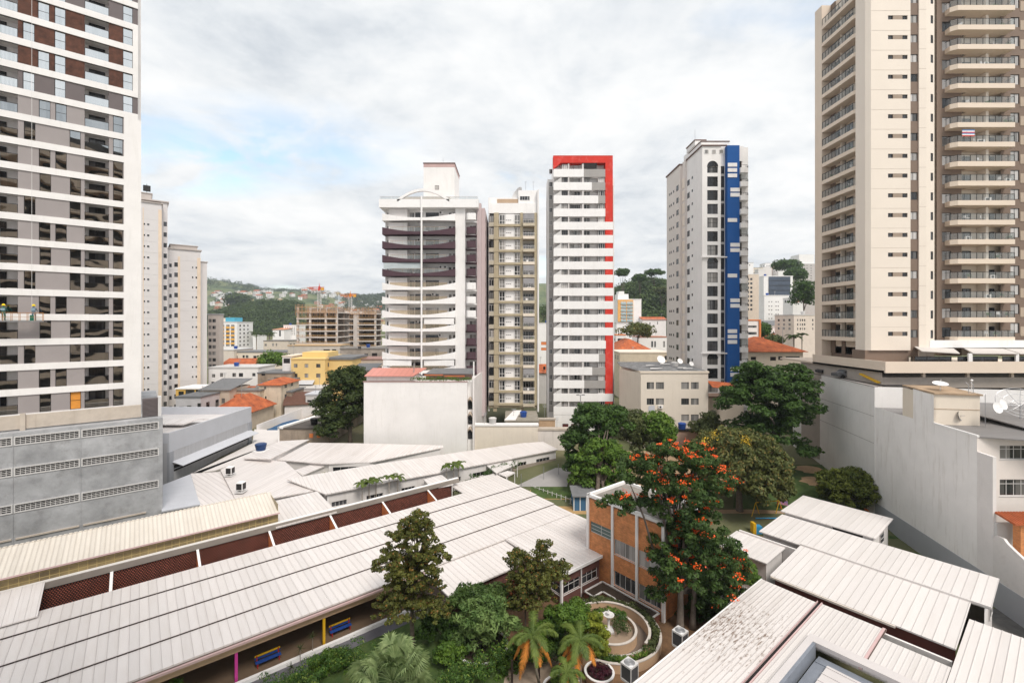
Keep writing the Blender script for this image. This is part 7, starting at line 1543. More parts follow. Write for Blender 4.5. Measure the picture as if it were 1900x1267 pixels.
 # car parked on the pilotis level
 # right of the blue tower
 block('tile_roofed_hall', 'long hall under a dark orange tile roof, left of the big beige tower', 1380, 1490, 652, 112, 16, CREAM, roof='hip', rm=TILEC, ridge=3.4, over=.8, wins=[(1393, 1403, 662, 668, 1, DARK), (1429, 1440, 662, 669, 1, DARK), (1444, 1452, 661, 668, 1, DARK), (1458, 1484, 661, 666, 3, DARK)])
 block('tile_roofed_hall', 'farther hall with an orange tile ridge seen above the dark tile roof', 1384, 1500, 630, 175, 12, BRIGHT, roof='gable', rm=TILEC, ridge=2.2, wins=[(1463, 1466, 634, 641, 1, DARK), (1476, 1480, 634, 641, 1, DARK)])
 t, f, L_, zt = block('orange_framed_flats', 'white flats with ribbon windows and an orange frame right of the blue-striped tower', 1384, 1408, 595, 135, 10, BRIGHT, wins=[(1386, 1404, 604, 608, 4), (1386, 1404, 616, 621, 4)], rm=ORANGE)
 g = MB(); g.box(L_, L_ + .45, -.4, 1, 4, zt + .35); part('orange_frame', g, [ORANGE], t)
 block('orange_balcony_tower', 'tower with orange-brown balcony stripes beyond the blue-striped tower', 1384, 1408, 509, 300, 14, mat('warm_tower', (.68, .57, .47)), wins=[(a, a + 4, y, y + 4, 1, GLASSD) for y in (516, 524, 532, 540, 548, 556, 564, 572) for a in (1386, 1392)], rm=BRIGHT)
 t, f, L_, zt = block('glass_fronted_tower', 'white tower with a dark blue glass front on the slope', 1417, 1471, 513, 270, 5, BRIGHT, rm=BRIGHT)
 g = MB(); g.box(f.x(1426), f.x(1466), -.3, -.02, 10, zt - .2); part('glass_front', g, [mat('dark_blue_glass', (.05, .07, .11), rough=.15, var=.4, vscale=.15, spec=.8)], t)
 for i in range(10):
  g = MB(); g.box(f.x(1426), f.x(1466), -.36, -.3, zt - 2.6 - i * 2.9, zt - 2.3 - i * 2.9); part('floor_line', g, [DARKF], t)
 block('white_slope_tower', 'white tower with scattered tiny windows in front of the dark glass tower', 1418, 1464, 549, 235, 5, BRIGHT, wins=[(a, a + 2, y, y + 2, 1) for y in (559, 567, 574, 582, 590) for a in (1426, 1431, 1439, 1443, 1457)] , rm=BRIGHT)
 block('white_slope_tower', 'plain white block left of the tiny-windowed tower', 1407, 1420, 500, 320, 5, mat('slope_white', (.74, .71, .69)), wins=[(1413, 1415, y, y + 2, 1) for y in (520, 527, 535, 543, 550, 558)], rm=BRIGHT)
 block('cream_slope_flats', 'cream flats with small windows just left of the big beige tower', 1473, 1516, 585, 165, 12, mat('slope_cream', (.76, .66, .58)), wins=[(a, a + 2.2, y, y + 4, 1) for y in (592, 600, 608) for a in (1479, 1484, 1488, 1492, 1507)], rm=LGREY)
 block('tall_grey_tower', 'tall pale grey tower on the skyline left of the big beige tower', 1483, 1512, 490, 420, 8, mat('skyline_grey', (.56, .52, .50)), wins=[(a, a + 2, y, y + 1.6, 1) for y in (492, 497, 501.5, 506, 511, 515.5, 520) for a in (1488, 1492, 1496.5, 1504)], rm=LGREY)
 g = MB(); f5 = Fr(atY(1484, 420), 420, 0); g.box(0, f5.x(1512), 1, 14, zat(490, 420), zat(472, 420)); solo('rooftop_block', 'white boxy crown of the pale grey skyline tower', 'building', g, [BRIGHT], (5, 7, zat(490, 420)), f5)
 block('white_house', 'white house with a brick-red upper room on the slope', 1471, 1490, 553, 220, 8, BRIGHT, wins=[(1475, 1483, 556, 561, 2, mat('brick_patch', (.45, .16, .09)))], rm=BRIGHT)
 block('white_house', 'white low houses row at the foot of the slope towers', 1424, 1480, 608, 190, 10, BRIGHT, wins=[(1433, 1438, 617, 620, 1), (1444, 1447, 618, 621, 1)], rm=LGREY)
 block('white_house', 'white house with a dark ribbed roof below the slope towers', 1424, 1456, 603, 200, 8, CREAM, roof='shed', rm=ROOFG)
 for i, (a, b, y, Y) in enumerate(((1384, 1398, 488, 340), (1398, 1416, 497, 380), (1412, 1432, 496, 390), (1420, 1432, 489, 395), (1432, 1444, 493, 400), (1444, 1458, 498, 390), (1404, 1416, 505, 350))):
  block('hillside_house', ['squat white hillside house beside the rounded balconies', 'cream hillside house below the tower with the roof shelter', 'white hillside house under the skyline shelter', 'small white skyline house with a dark shelter', 'pinkish hillside house with a red roof', 'white hillside house below the skyline tree', 'beige hillside house above the striped tower'][i], a, b, y, Y, 9, [BRIGHT, CREAM, WHITE, BRIGHT, mat('rose_house', (.62, .45, .38)), BRIGHT, mat('sand_house', (.62, .5, .38))][i], wins=[(a + 2, a + 4, y + 3, y + 5, 1), (a + 6, a + 8, y + 3, y + 5, 1)], roof='gable' if i == 4 else 'flat', ridge=1.5)
 # seen between the olive and red towers
 block('white_back_house', 'white back house with orange panels between the olive and the red-framed towers', 996, 1022, 600, 230, 10, BRIGHT, wins=[(1004, 1014, 634, 640, 1, ORANGE), (1004, 1014, 645, 650, 1, ORANGE)])
 block('tile_back_house', 'small tile-roofed house low between the olive and the red-framed towers', 998, 1022, 690, 140, 10, WHITE, roof='gable', rm=TILEC, ridge=2, wins=[(1008, 1012, 680, 686, 1, DARK)])
right_town()
# far small houses on the slopes
def hill_houses():
 rnd = random.Random(11); walls_ = [BRIGHT, WHITE, CREAM, mat('brick_house_wall', (.5, .27, .18)), mat('yellow_house', (.68, .52, .3)), mat('pale_blue_house', (.5, .56, .6))]; wn = ['white', 'off-white', 'cream', 'bare brick', 'yellow', 'pale blue']
 protos = {}
 n = 0; spots = []
 def hm(i, rtile):
  key = (i, rtile)
  if key in protos: return protos[key]
  w_, d_, h_ = 9, 9, 5.5; b = MB(); b.box(-w_ / 2, w_ / 2, -d_ / 2, d_ / 2, -4, h_, 0)
  for x in (-3, 0.2): b.box(x, x + 1.3, -d_ / 2 - .03, -d_ / 2, 3.2, 4.4, 1); b.box(x, x + 1.3, -d_ / 2 - .03, -d_ / 2, .6, 1.9, 1)
  wall = b.mesh('wall', [walls_[i], DARKF]); r = MB()
  if rtile: r.slab([(-5, -5, h_ - .1), (5, -5, h_ - .1), (5, 0, h_ + 1.9), (-5, 0, h_ + 1.9)], .2); r.slab([(-5, 0, h_ + 1.9), (5, 0, h_ + 1.9), (5, 5, h_ - .1), (-5, 5, h_ - .1)], .2)
  else: r.box(-4.7, 4.7, -4.7, 4.7, h_, h_ + .4); r.box(-1, 1.5, 0, 3, h_ + .4, h_ + 2.2)
  protos[key] = (wall, r.mesh('roof', [TILE if rtile else LGREY])); return protos[key]
 def put(X, Y, region, sc=1.0):
  nonlocal n
  for (a, b) in spots:
   if abs(a - X) < 13 * sc and abs(b - Y) < 15 * sc: return
  spots.append((X, Y)); i = rnd.choices(range(6), [6, 4, 3, 2, 1, .6])[0]; rt = rnd.random() < .5; w_, r_ = hm(i, rt)
  o = bpy.data.objects.new('hillside_house', None); COL.objects.link(o); o.location = (X, Y, ground_z(X, Y)); o.rotation_euler = (0, 0, rnd.uniform(-.5, .5)); s_ = sc * rnd.uniform(.8, 1.25); o.scale = (s_, s_, s_ * rnd.uniform(.85, 1.2))
  tagit(o, 'far %s house with a %s on %s' % (wn[i], 'red tile roof' if rt else 'flat roof', region), 'house', 'small houses scattered over ' + region)
  for nm, me in (('wall', w_), ('roof', r_)): c = bpy.data.objects.new(nm, me); COL.objects.link(c); c.parent = o
  n += 1
 for k in range(330):
  Y = rnd.uniform(820, 1330); p = rnd.uniform(386, 500) if rnd.random() < .55 else rnd.uniform(500, 712); put(atY(p, Y), Y, 'the far left hill slope', 1.25)
 for k in range(60):
  p = rnd.uniform(560, 660); Y = rnd.uniform(1380, 1520); put(atY(p, Y), Y, 'the far left ridge', 1.6)
 for k in range(36):
  Y = rnd.uniform(250, 430); p = rnd.uniform(1476, 1516) if rnd.random() < .6 else rnd.uniform(1384, 1470); put(atY(p, Y), Y, 'the right slope', .8)
 for k in range(22):
  Y = rnd.uniform(215, 300); p = rnd.uniform(1146, 1240); put(atY(p, Y), Y, 'the flat ground below the wooded hill', .75)
 for k in range(40):
  Y = rnd.uniform(200, 420); p = rnd.uniform(400, 712); 
  if gau(atY(p, Y), Y, -330, 640, 120, 110, 47) < 6: put(atY(p, Y), Y, 'the left valley floor', .8)
hill_houses()
# ================================================================ foliage
def rng(seed): return np.random.default_rng(seed)
def leafobj(name, C, Nrm, size, mats_, par=None, aspect=.55, seed=1, kind=None, midx=None, droop=0.0, twist=1.0):
 """one mesh of leaf-shaped faces at centres C, each lying roughly square to Nrm"""
 r = rng(seed); n = len(C); C = np.asarray(C, float); Nr = np.asarray(Nrm, float) + r.normal(0, .55 * twist, (n, 3)); Nr /= np.linalg.norm(Nr, axis=1)[:, None] + 1e-9
 ref = r.normal(0, 1, (n, 3)); ref[:, 2] -= droop; U = ref - (ref * Nr).sum(1)[:, None] * Nr; U /= np.linalg.norm(U, axis=1)[:, None] + 1e-9; V = np.cross(Nr, U)
 s = (size * r.uniform(.45, 1.45, n))[:, None]; a = aspect
 P0 = C - U * s * .5; P1 = C + V * s * .5 * a + U * s * .05; P2 = C + U * s * .5 - Nr * s * .12; P3 = C - V * s * .5 * a + U * s * .05
 v = np.stack([P0, P1, P2, P3], 1).reshape(-1, 3)
 me = bpy.data.meshes.new(name); me.vertices.add(4 * n); me.vertices.foreach_set('co', v.astype(np.float32).ravel()); me.loops.add(4 * n); me.polygons.add(n)
 me.loops.foreach_set('vertex_index', np.arange(4 * n, dtype=np.int32)); me.polygons.foreach_set('loop_start', np.arange(0, 4 * n, 4, dtype=np.int32))
 for m in mats_: me.materials.append(m)
 if midx is not None: me.polygons.foreach_set('material_index', np.asarray(midx, dtype=np.int32))
 me.update(calc_edges=True)
 o = bpy.data.objects.new(name, me); COL.objects.link(o)
 if par: o.parent = par
 return o
def blobs(env, n, br, seed, power=.55, zsq=1.0):
 """sub-clump centres spread through the ellipsoids env = [(cx,cy,cz,rx,ry,rz)], more near their outside"""
 r = rng(seed); out = []; vol = np.array([e[3] * e[4] + e[3] * e[5] for e in env]); cnt = np.maximum(1, (n * vol / vol.sum()).astype(int))
 for e, c in zip(env, cnt):
  d = r.normal(0, 1, (c, 3)); d /= np.linalg.norm(d, axis=1)[:, None]; d[:, 2] = np.where(d[:, 2] < -.55, -d[:, 2], d[:, 2])
  rad = r.uniform(0.15, 1.12, c)[:, None] ** power; p = np.array(e[:3]) + d * rad * np.array(e[3:6]); q = br * r.uniform(.6, 1.35, c)
  out.append(np.concatenate([p, q[:, None]], 1))
 return np.concatenate(out)
def leaves_on(B, per, seed, flat=.7, up=.35):
 r = rng(seed); cnt = np.maximum(3, (per * (B[:, 3] / B[:, 3].mean()) ** 2).astype(int)); idx = np.repeat(np.arange(len(B)), cnt); n = len(idx)
 d = r.normal(0, 1, (n, 3)); d /= np.linalg.norm(d, axis=1)[:, None]; rad = r.uniform(.35, 1, n) ** .45
 C = B[idx, :3] + d * rad[:, None] * B[idx, 3][:, None] * np.array([1, 1, flat]); N_ = d + np.array([0, 0, up]); return C, N_
def trunkmb(base, tips, r0, seed=0, fork=.45, n=7, lean=(0, 0)):
 """tapering trunk to a fork, limbs bending to the tips"""
 g = MB(); rnd = random.Random(seed); base = Vector(base); top = sum((Vector(t) for t in tips), Vector()) / len(tips)
 fk = base.lerp(Vector((base.x + (top.x - base.x) * .5 + lean[0], base.y + (top.y - base.y) * .5 + lean[1], top.z)), fork)
 g.tube([base, base.lerp(fk, .15), base.lerp(fk, .55) + Vector((rnd.uniform(-.1, .1), rnd.uniform(-.1, .1), 0)), fk], [r0 * 1.35, r0, r0 * .85, r0 * .7], n)
 for t in tips:
  t = Vector(t); s_ = base.lerp(fk, rnd.uniform(.8, 1.0)); mid = s_.lerp(t, .5) + Vector((rnd.uniform(-.3, .3), rnd.uniform(-.3, .3), (t - s_).length * .08)); g.tube([s_, mid, t], [r0 * .55, r0 * .32, r0 * .1], 5)
 return g
def tree(label, base, env, nb, br, per, leaf, mats_, seed, cat='tree', name='tree', r0=.25, bark=None, fork=.45, group=None, ntips=9, flat=.7, aspect=.55, power=.55, twist=1.0, droop=0, lean=(0, 0), up=.35):
 leaf *= 1.3; per = int(per * 1.2); nb = int(nb * 1.35); t = thing(name, label, cat, base, WF, group)
 off = np.array(base); E = [tuple(np.array(e[:3])) + tuple(e[3:]) for e in env]; B = blobs(E, nb, br, seed, power)
 C, N_ = leaves_on(B, per, seed + 1, flat, up)
 o = leafobj('crown', C - off, N_, leaf, mats_, t, aspect, seed + 2, twist=twist, droop=droop)
 r = random.Random(seed); idx = [r.randrange(len(B)) for _ in range(ntips)]
 part('trunk', trunkmb(base, [tuple(B[i, :3]) for i in idx], r0, seed, fork, lean=lean), [bark or BARK], t, smooth_=True)
 return t, B
LG1 = leafmat('deep_green_leaves', (.023, .053, .014), (.088, .163, .029))
LG2 = leafmat('fresh_green_leaves', (.038, .096, .016), (.175, .279, .039), scale=.7)
LG3 = leafmat('grey_green_leaves', (.044, .062, .023), (.149, .171, .058))
LG4 = leafmat('olive_leaves', (.050, .060, .016), (.19, .20, .045), (.280, .139, .039), .06, scale=.8)
LG5 = leafmat('mango_leaves', (.05, .075, .022), (.175, .18, .055), (.228, .171, .052), .1, scale=.8)
LG6 = leafmat('tulip_tree_leaves', (.026, .058, .018), (.09, .15, .033))
LGY = leafmat('yellow_green_leaves', (.088, .132, .019), (.333, .357, .039))
LGR = leafmat('rusty_leaves', (.140, .054, .026), (.350, .116, .039))
LGF = leafmat('forest_leaves', (.026, .050, .018), (.10, .15, .035), scale=.12)
LGH = leafmat('hedge_leaves', (.022, .065, .014), (.12, .22, .04), (.25, .32, .06), .1, scale=1.2)
def gpt(px, py, z=0.0): return pix(px, py, z)
def big_trees():
 P_ = lambda px, py, Y: np.array((atY(px, Y), Y, zat(py, Y)))
 def env(px, py, Y, wpx, hpx, d=1.0): c = P_(px, py, Y); k = Y / F; return (c[0], c[1], c[2], wpx * k, wpx * k * d, hpx * k)
 g = lambda px, py, z: tuple(pix(px, py, z))
 tree('tall dark green leafy tree with dense tiers, in front of the red-framed tower', g(1108, 925, 2.2), [env(1100, 795, 75, 42, 40), env(1075, 830, 74, 30, 30), env(1130, 780, 75, 38, 28), env(1098, 765, 75, 26, 16), env(1070, 865, 74, 22, 28)], 120, 1.15, 95, .42, [LG1], 21, r0=.35, flat=.5, up=.8)
 tree('lighter yellow-green tree standing just before the tall dark green one', g(1120, 928, 1.9), [env(1118, 850, 71, 45, 38), env(1145, 870, 71, 30, 35), env(1085, 880, 71, 26, 24), env(1120, 900, 71, 34, 16)], 110, 1.05, 90, .38, [LG2], 22, r0=.3, flat=.5, up=.8)
 tree('dull grey-green tree behind, left of the cream flats', g(1185, 850, 3.3), [env(1180, 800, 80, 34, 30), env(1165, 785, 81, 26, 22), env(1205, 820, 79, 30, 25)], 80, 1.1, 80, .36, [LG3], 23, r0=.25)
 tree('bright green bushy tree beneath the windows of the cream flats', g(1222, 850, 3.3), [env(1218, 790, 79, 26, 24), env(1235, 808, 78, 20, 18)], 60, .95, 85, .36, [LG2], 24, r0=.22)
 tree('small feathery tree right of the cream flats', g(1315, 830, 3.4), [env(1314, 798, 82, 30, 20), env(1318, 778, 82, 16, 14)], 60, .75, 70, .3, [LG3], 25, r0=.16)
 tree('very large spreading dark green tree before the white party wall', g(1443, 865, 2.8), [env(1425, 735, 78, 78, 40), env(1400, 700, 78, 40, 26), env(1460, 720, 78, 45, 40), env(1480, 770, 77, 32, 35), env(1375, 740, 77, 36, 26), env(1430, 790, 78, 50, 38), env(1490, 830, 76, 24, 14), env(1400, 800, 78, 50, 25)], 235, 1.2, 85, .42, [LG1], 26, r0=.55, flat=.42, up=1.0, power=.75)
 tree('huge rounded mango tree with a dense olive dome', g(1372, 950, 0.6), [env(1374, 872, 66, 84, 70, .9), env(1350, 850, 66, 62, 50), env(1408, 880, 65, 54, 60), env(1318, 838, 66, 36, 32)], 330, .85, 90, .34, [LG5], 27, r0=.5, power=.25, flat=.8, droop=1.2)
 # yellow blooms on the mango
 tree('low dense bushy tree against the foot of the white party wall', g(1575, 955, .4), [env(1578, 905, 67, 52, 33, .75), env(1560, 895, 67, 32, 27, .8), env(1605, 912, 67, 32, 27, .8)], 150, .8, 90, .3, [leafmat('bush_leaves', (.052, .085, .016), (.210, .232, .039))], 28, r0=.2, power=.35, flat=.6, up=.8)
 tree('dark tree with a crooked trunk left of the blank-walled block', g(650, 822, 3.5), [env(640, 715, 94, 42, 26), env(650, 695, 94, 26, 14), env(610, 755, 93, 28, 22), env(655, 750, 94, 30, 38), env(625, 790, 93, 30, 25), env(665, 720, 94, 20, 28)], 160, 1.25, 75, .42, [LG3 if False else leafmat('dark_mixed_leaves', (.021, .043, .013), (.096, .124, .033))], 29, r0=.42, fork=.5, flat=.55, up=.7)
 # tulip tree in the garden
 base = g(1262, 1168, 0)
 e1 = [env(1250, 850, 43, 62, 26), env(1190, 870, 43, 40, 24), env(1310, 880, 43, 52, 32), env(1250, 900, 43.5, 80, 26), env(1330, 910, 43, 32, 20), env(1200, 935, 43, 28, 10), env(1150, 940, 42, 32, 24), env(1270, 940, 43.5, 62, 28)]
 e2 = [env(1275, 1010, 42.2, 62, 46), env(1320, 1040, 42.2, 62, 50), env(1250, 1060, 41.9, 52, 42), env(1360, 1060, 42.2, 32, 42), env(1225, 1100, 42, 22, 30), env(1330, 1090, 42.8, 58, 28), env(1290, 970, 42.2, 50, 26), env(1300, 1130, 44.5, 48, 26)]
 t, B = tree('tall African tulip tree covered in orange-red flower clusters, in the garden before the brick block', base, e1 + e2, 500, .5, 60, .26, [LG6], 30, r0=.34, fork=.42, flat=.65, bark=mat('tulip_bark', (.20, .165, .14), var=.3, vscale=3, bump=.6), ntips=16, aspect=.45, power=.5)
 part('trunk', trunkmb(g(1285, 1166, 0), [(atY(1300, 43), 43, zat(950, 43)), (atY(1280, 43.5), 43.5, zat(900, 43.5)), (atY(1330, 43), 43, zat(980, 43))], .26, 5, .55), [MATS['tulip_bark']], t, smooth_=True)
 lim = MB()
 for a, b, c in (((1215, 1030), (1195, 960), (1170, 900)), ((1240, 1010), (1225, 930), (1222, 860)), ((1245, 1000), (1260, 920), (1290, 870))):
  lim.tube([(atY(a[0], 43), 43, zat(a[1], 43)), (atY(b[0], 42.7), 42.7, zat(b[1], 42.7)), (atY(c[0], 43), 43, zat(c[1], 43))], [.13, .1, .05], 6)
 part('branch', lim, [MATS['tulip_bark']], t, smooth_=True)
 r = rng(77); fc = []; cand = B[(r.random(len(B)) < .9)]; cen = np.array([atY(1270, 43), 43.2, 0])
 for b in cand:
  out_ = b[:3] - cen; front = b[1] < 43.9
  top = b[2] > zat(960, 43)
  zl = b[2]
  if front or top:
   if r.random() < (.45 if top else .2): d = np.array([r.normal(0, .5), -abs(r.normal(0, .6)), abs(r.normal(.7, .4))]); d /= np.linalg.norm(d); fc.append(b[:3] + d * b[3] * 1.02)
 fc = np.array(fc); k = 26; idx = np.repeat(np.arange(len(fc)), k); sc = r.uniform(.10, .26, len(fc))[idx][:, None]; C = fc[idx] + r.normal(0, 1, (len(idx), 3)) * sc * np.array([1.15, 1.15, .45]); N_ = r.normal(0, .6, (len(idx), 3)) + np.array([0, -.2, 1])
 fm = mat('orange_red_petals', (.9, .15, .018), rough=.5, var=.35, vscale=2.5, col2=(.78, .06, .01))
 leafobj('flowers', C - np.array(base), N_, .16, [fm], t, .7, 78)
 # front garden trees
 tree('olive-green feathery tree rising before the long hall roof', g(765, 1200, 0), [env(765, 1000, 38.5, 44, 34), env(770, 965, 38.5, 24, 14), env(735, 1040, 38.5, 40, 22), env(798, 1040, 38.5, 36, 26), env(760, 1070, 38.5, 45, 26), env(745, 1120, 38.5, 50, 30), env(810, 1080, 38.5, 18, 22), env(800, 1130, 38.5, 36, 20)], 560, .27, 46, .15, [LG4], 31, r0=.2, fork=.6, ntips=16, power=.7, bark=BARK, flat=.6)
 tree('sparse twiggy tree with rusty lower leaves in the middle of the garden', g(1000, 1175, 0), [env(960, 1035, 41.5, 26, 20), env(1008, 1025, 41.5, 20, 24), env(990, 1065, 41.5, 50, 26), env(1035, 1060, 41.5, 26, 18), env(985, 1100, 41.5, 50, 26)], 330, .28, 42, .15, [LG4], 32, r0=.13, fork=.5, ntips=14, power=.75, flat=.7)
 tree('rusty red leaved shrub tree among the garden green', g(975, 1165, 0), [env(965, 1095, 42.5, 34, 16), env(1000, 1085, 42.5, 22, 14)], 60, .34, 50, .16, [LGR], 33, r0=.08, ntips=5)
 tree('broad-leaved frangipani bush in the round planter', g(875, 1214, 0), [env(900, 1145, 38.8, 54, 30, .7), env(880, 1180, 38.8, 34, 26, .7), env(930, 1160, 38.8, 34, 25, .7)], 90, .45, 34, .38, [leafmat('frangipani_leaves', (.07, .14, .035), (.26, .36, .12))], 34, r0=.07, aspect=.26, ntips=10, fork=.2, power=.6, cat='shrub', name='frangipani_bush')
 tree('long-leaved shrub mass behind the frangipani bush', g(900, 1160, 0), [env(900, 1110, 41.5, 60, 18, .6), env(860, 1125, 41, 34, 20, .6), env(950, 1110, 42, 40, 20, .6)], 110, .42, 40, .3, [leafmat('long_shrub_leaves', (.035, .078, .019), (.123, .186, .046))], 35, r0=.07, aspect=.3, ntips=8, fork=.2, cat='shrub', name='shrub')
 tree('dark undergrowth between the feathery tree and the planter', g(820, 1200, 0), [env(815, 1165, 40, 38, 28, .6), env(845, 1185, 39, 26, 18, .6)], 80, .4, 55, .2, [LG1], 36, r0=.07, ntips=4, cat='shrub', name='shrub')
 tree('yellow-green shrub climbing beside the round fountain planters', g(1095, 1220, 0), [env(1105, 1165, 37.6, 20, 28, .7), env(1115, 1195, 37.6, 18, 24, .7), env(1075, 1165, 38.5, 18, 22, .7)], 110, .3, 60, .15, [LGY], 37, r0=.06, ntips=5, cat='shrub', name='shrub')
 tree('mixed green shrubs left of the round fountain planters', g(1060, 1190, 0), [env(1040, 1150, 41, 34, 24, .7), env(1070, 1130, 42, 26, 16, .7), env(1015, 1180, 40, 30, 26, .7)], 120, .35, 60, .17, [LG2], 38, r0=.06, ntips=5, cat='shrub', name='shrub')
 tree('dark palm-like undergrowth under the flowering tree', g(1310, 1150, 0), [env(1312, 1125, 43.5, 34, 24, .7), env(1345, 1110, 45.5, 22, 18, .7)], 90, .4, 55, .24, [LG1], 39, r0=.06, ntips=5, cat='shrub', name='shrub', aspect=.3)
 tree('bright leaf clump hanging at the right side of the flowering tree', g(1372, 1130, 0), [env(1385, 1065, 44, 14, 22), env(1375, 1050, 44, 18, 20)], 50, .42, 60, .22, [LG2], 40, r0=.08, ntips=4, cat='shrub', name='shrub')
 for i, (px, py, w_, h_, m_, lab) in enumerate(((610, 1235, 44, 18, LG2, 'bright green bush on the lawn just left of the fan palm'), (835, 1215, 30, 20, LG2, 'bright green bush right behind the fan palm'), (990, 1205, 36, 24, LG2, 'bright green bush between the two orange-fronded palms'), (1060, 1150, 30, 20, LG2, 'fresh green bush at the upper left of the round planters'), (930, 1240, 46, 20, LG2, 'wide green bush by the path near the bottom edge'))):
  tree(lab, g(px, py + h_, 0), [env(px, py, 37.5, w_, h_, .7)], 70, .33, 55, .16, [m_], 90 + i, r0=.05, ntips=3, cat='shrub', name='shrub')
 # town trees
 for i, (lab, px, pb, py, Y, w_, h_, m_) in enumerate((('round green tree behind the tile-roofed house, left town', 505, 690, 667, 165, 24, 10, LG2), ('dark tree crown behind the yellow flats', 690, 700, 690, 150, 14, 12, LG1), ('green tree with yellow flecks below the ochre tower', 1182, 640, 613, 190, 30, 12, LG5), ('dark bushy tree right of the flowering slope houses', 1490, 600, 545, 210, 18, 26, LG1), ('skyline tree above the slope houses', 1460, 520, 492, 360, 18, 5, LG1), ('skyline tree lower right of the flat-topped one', 1475, 530, 508, 340, 12, 8, LG1), ('round shrub before the orange ridge roof', 1436, 640, 631, 150, 9, 5, LG3), ('green shrub beside the orange-framed flats', 1414, 625, 613, 165, 9, 9, LG1), ('lone round tree on the far left hill', 440, 560, 556, 780, 16, 8, LGF))):
  tree(lab, (atY(px, Y), Y, min(zat(pb, Y), zat(py, Y) - 3)), [env(px, py, Y, w_, h_), env(px + w_ * .3, py + h_ * .3, Y, w_ * .6, h_ * .7)], 50, Y / 90, 45, Y / 260, [m_], 50 + i, r0=Y / 700, ntips=5)
 # low bright shrubs by the ribbon windows
 c = pix(592, 883, 3.0); tree('bright lime-green shrubs in the little court by the ribbon windows', (c[0], c[1], 2), [(c[0] - .5, c[1], 3.0, 3.4, 1.6, .9)], 40, .6, 70, .25, [LGY], 61, r0=.06, ntips=3, cat='shrub', name='shrub')
 # planter greens on the blank block
 f = BB; x0, x1 = f.x(762), f.x(873); n = 36; r = random.Random(3); B = np.array([(*f.w(x0 + (x1 - x0) * i / n, .9 + r.uniform(-.3, .3)), BBZ + .4 + r.uniform(-.15, .35), r.uniform(.3, .6)) for i in range(n)]); C, N_ = leaves_on(B, 60, 5); o = leafobj('roof_edge_plants', C, N_, .2, [LG2], None, .4, 6); tagit(o, 'row of green plants trailing along the top edge of the blank-walled block', 'plants')
 # yellow blooms on the mango dome
 r = rng(9); C = np.concatenate([np.array(P_(px, py, 63.2)) + r.normal(0, .35, (60, 3)) for px, py in ((1326, 806), (1384, 822), (1382, 815), (1310, 818))]); o = leafobj('yellow_blossom', C, r.normal(0, 1, C.shape), .2, [mat('yellow_petals', (.75, .5, .05))], None, .6, 9); tagit(o, 'small yellow blossoms topping the rounded mango tree', 'blossoms')
big_trees()

# ================================================================ palms
def frond(g, base, az, L_, lift, droopv, leaf, m=0, n=11, wdt=.055, rnd=random):
 """arching midrib with paired hanging leaflets"""
 b = Vector(base); d = Vector((math.cos(az), math.sin(az), 0)); pts = []
 for i in range(n + 1):
  u = i / n; pts.append(b + d * (L_ * (u - .12 * u * u)) + Vector((0, 0, L_ * (lift * u - droopv * u * u))))
 g.tube(pts, [.035 * (1 - .8 * i / n) for i in range(n + 1)], 4, m)
 side = Vector((-d.y, d.x, 0))
 for i in range(1, n * 3):
  u = i / (n * 3); k = min(n - 1, int(u * n)); p = pts[k].lerp(pts[k + 1], u * n - k); tdir = (pts[k + 1] - pts[k]).normalized(); ll = leaf * math.sin(math.pi * min(1, .12 + u * .88)) ** .6 * rnd.uniform(.8, 1.1)
  for s_ in (-1, 1):
   q = p + (side * s_ * .75 + tdir * .55).normalized() * ll + Vector((0, 0, -ll * rnd.uniform(.25, .6))); w = tdir * wdt
   g.add([p - w, p + w, (p + q) / 2 + w * .8 + Vector((0, 0, .05)), q, (p + q) / 2 - w * .8 + Vector((0, 0, .05))], [(0, 1, 2, 3, 4)], m)
PALM = leafmat('palm_fronds', (.052, .093, .019), (.193, .248, .052)); PALMO = leafmat('dry_orange_fronds', (.350, .132, .026), (.875, .341, .065)); PALMD = leafmat('dark_palm_fronds', (.026, .054, .016), (.105, .139, .039))
def palm(label, base, hgt, L_, nf, seed, lean=(0, 0), dry=0, leaf=.5, r0=.12, group=None, m=None, tr=None):
 rnd = random.Random(seed); t = thing('palm_tree', label, 'palm tree', base, WF, group); top = Vector(base) + Vector((lean[0], lean[1], hgt))
 g = MB(); b = Vector(base); mid = b.lerp(top, .5) + Vector((lean[0] * .2, 0, 0)); g.tube([b, mid, top], [r0 * 1.2, r0, r0 * .8], 8); part('trunk', g, [tr or BARKL], t, smooth_=True)
 g = MB()
 for i in range(nf): az = 2 * math.pi * i / nf + rnd.uniform(-.3, .3); frond(g, top, az, L_ * rnd.uniform(.8, 1.15), rnd.uniform(.55, 1.1), rnd.uniform(.75, 1.05), leaf, 0, rnd=rnd)
 part('crown', g, [m or PALM], t)
 if dry:
  g = MB()
  for i in range(dry): az = 2 * math.pi * i / dry + rnd.uniform(-.4, .4); frond(g, top - Vector((0, 0, .1)), az, L_ * rnd.uniform(.7, 1.0), rnd.uniform(.1, .35), rnd.uniform(1.0, 1.4), leaf * .9, 0, rnd=rnd)
  part('dry_fronds', g, [PALMO], t)
 return t
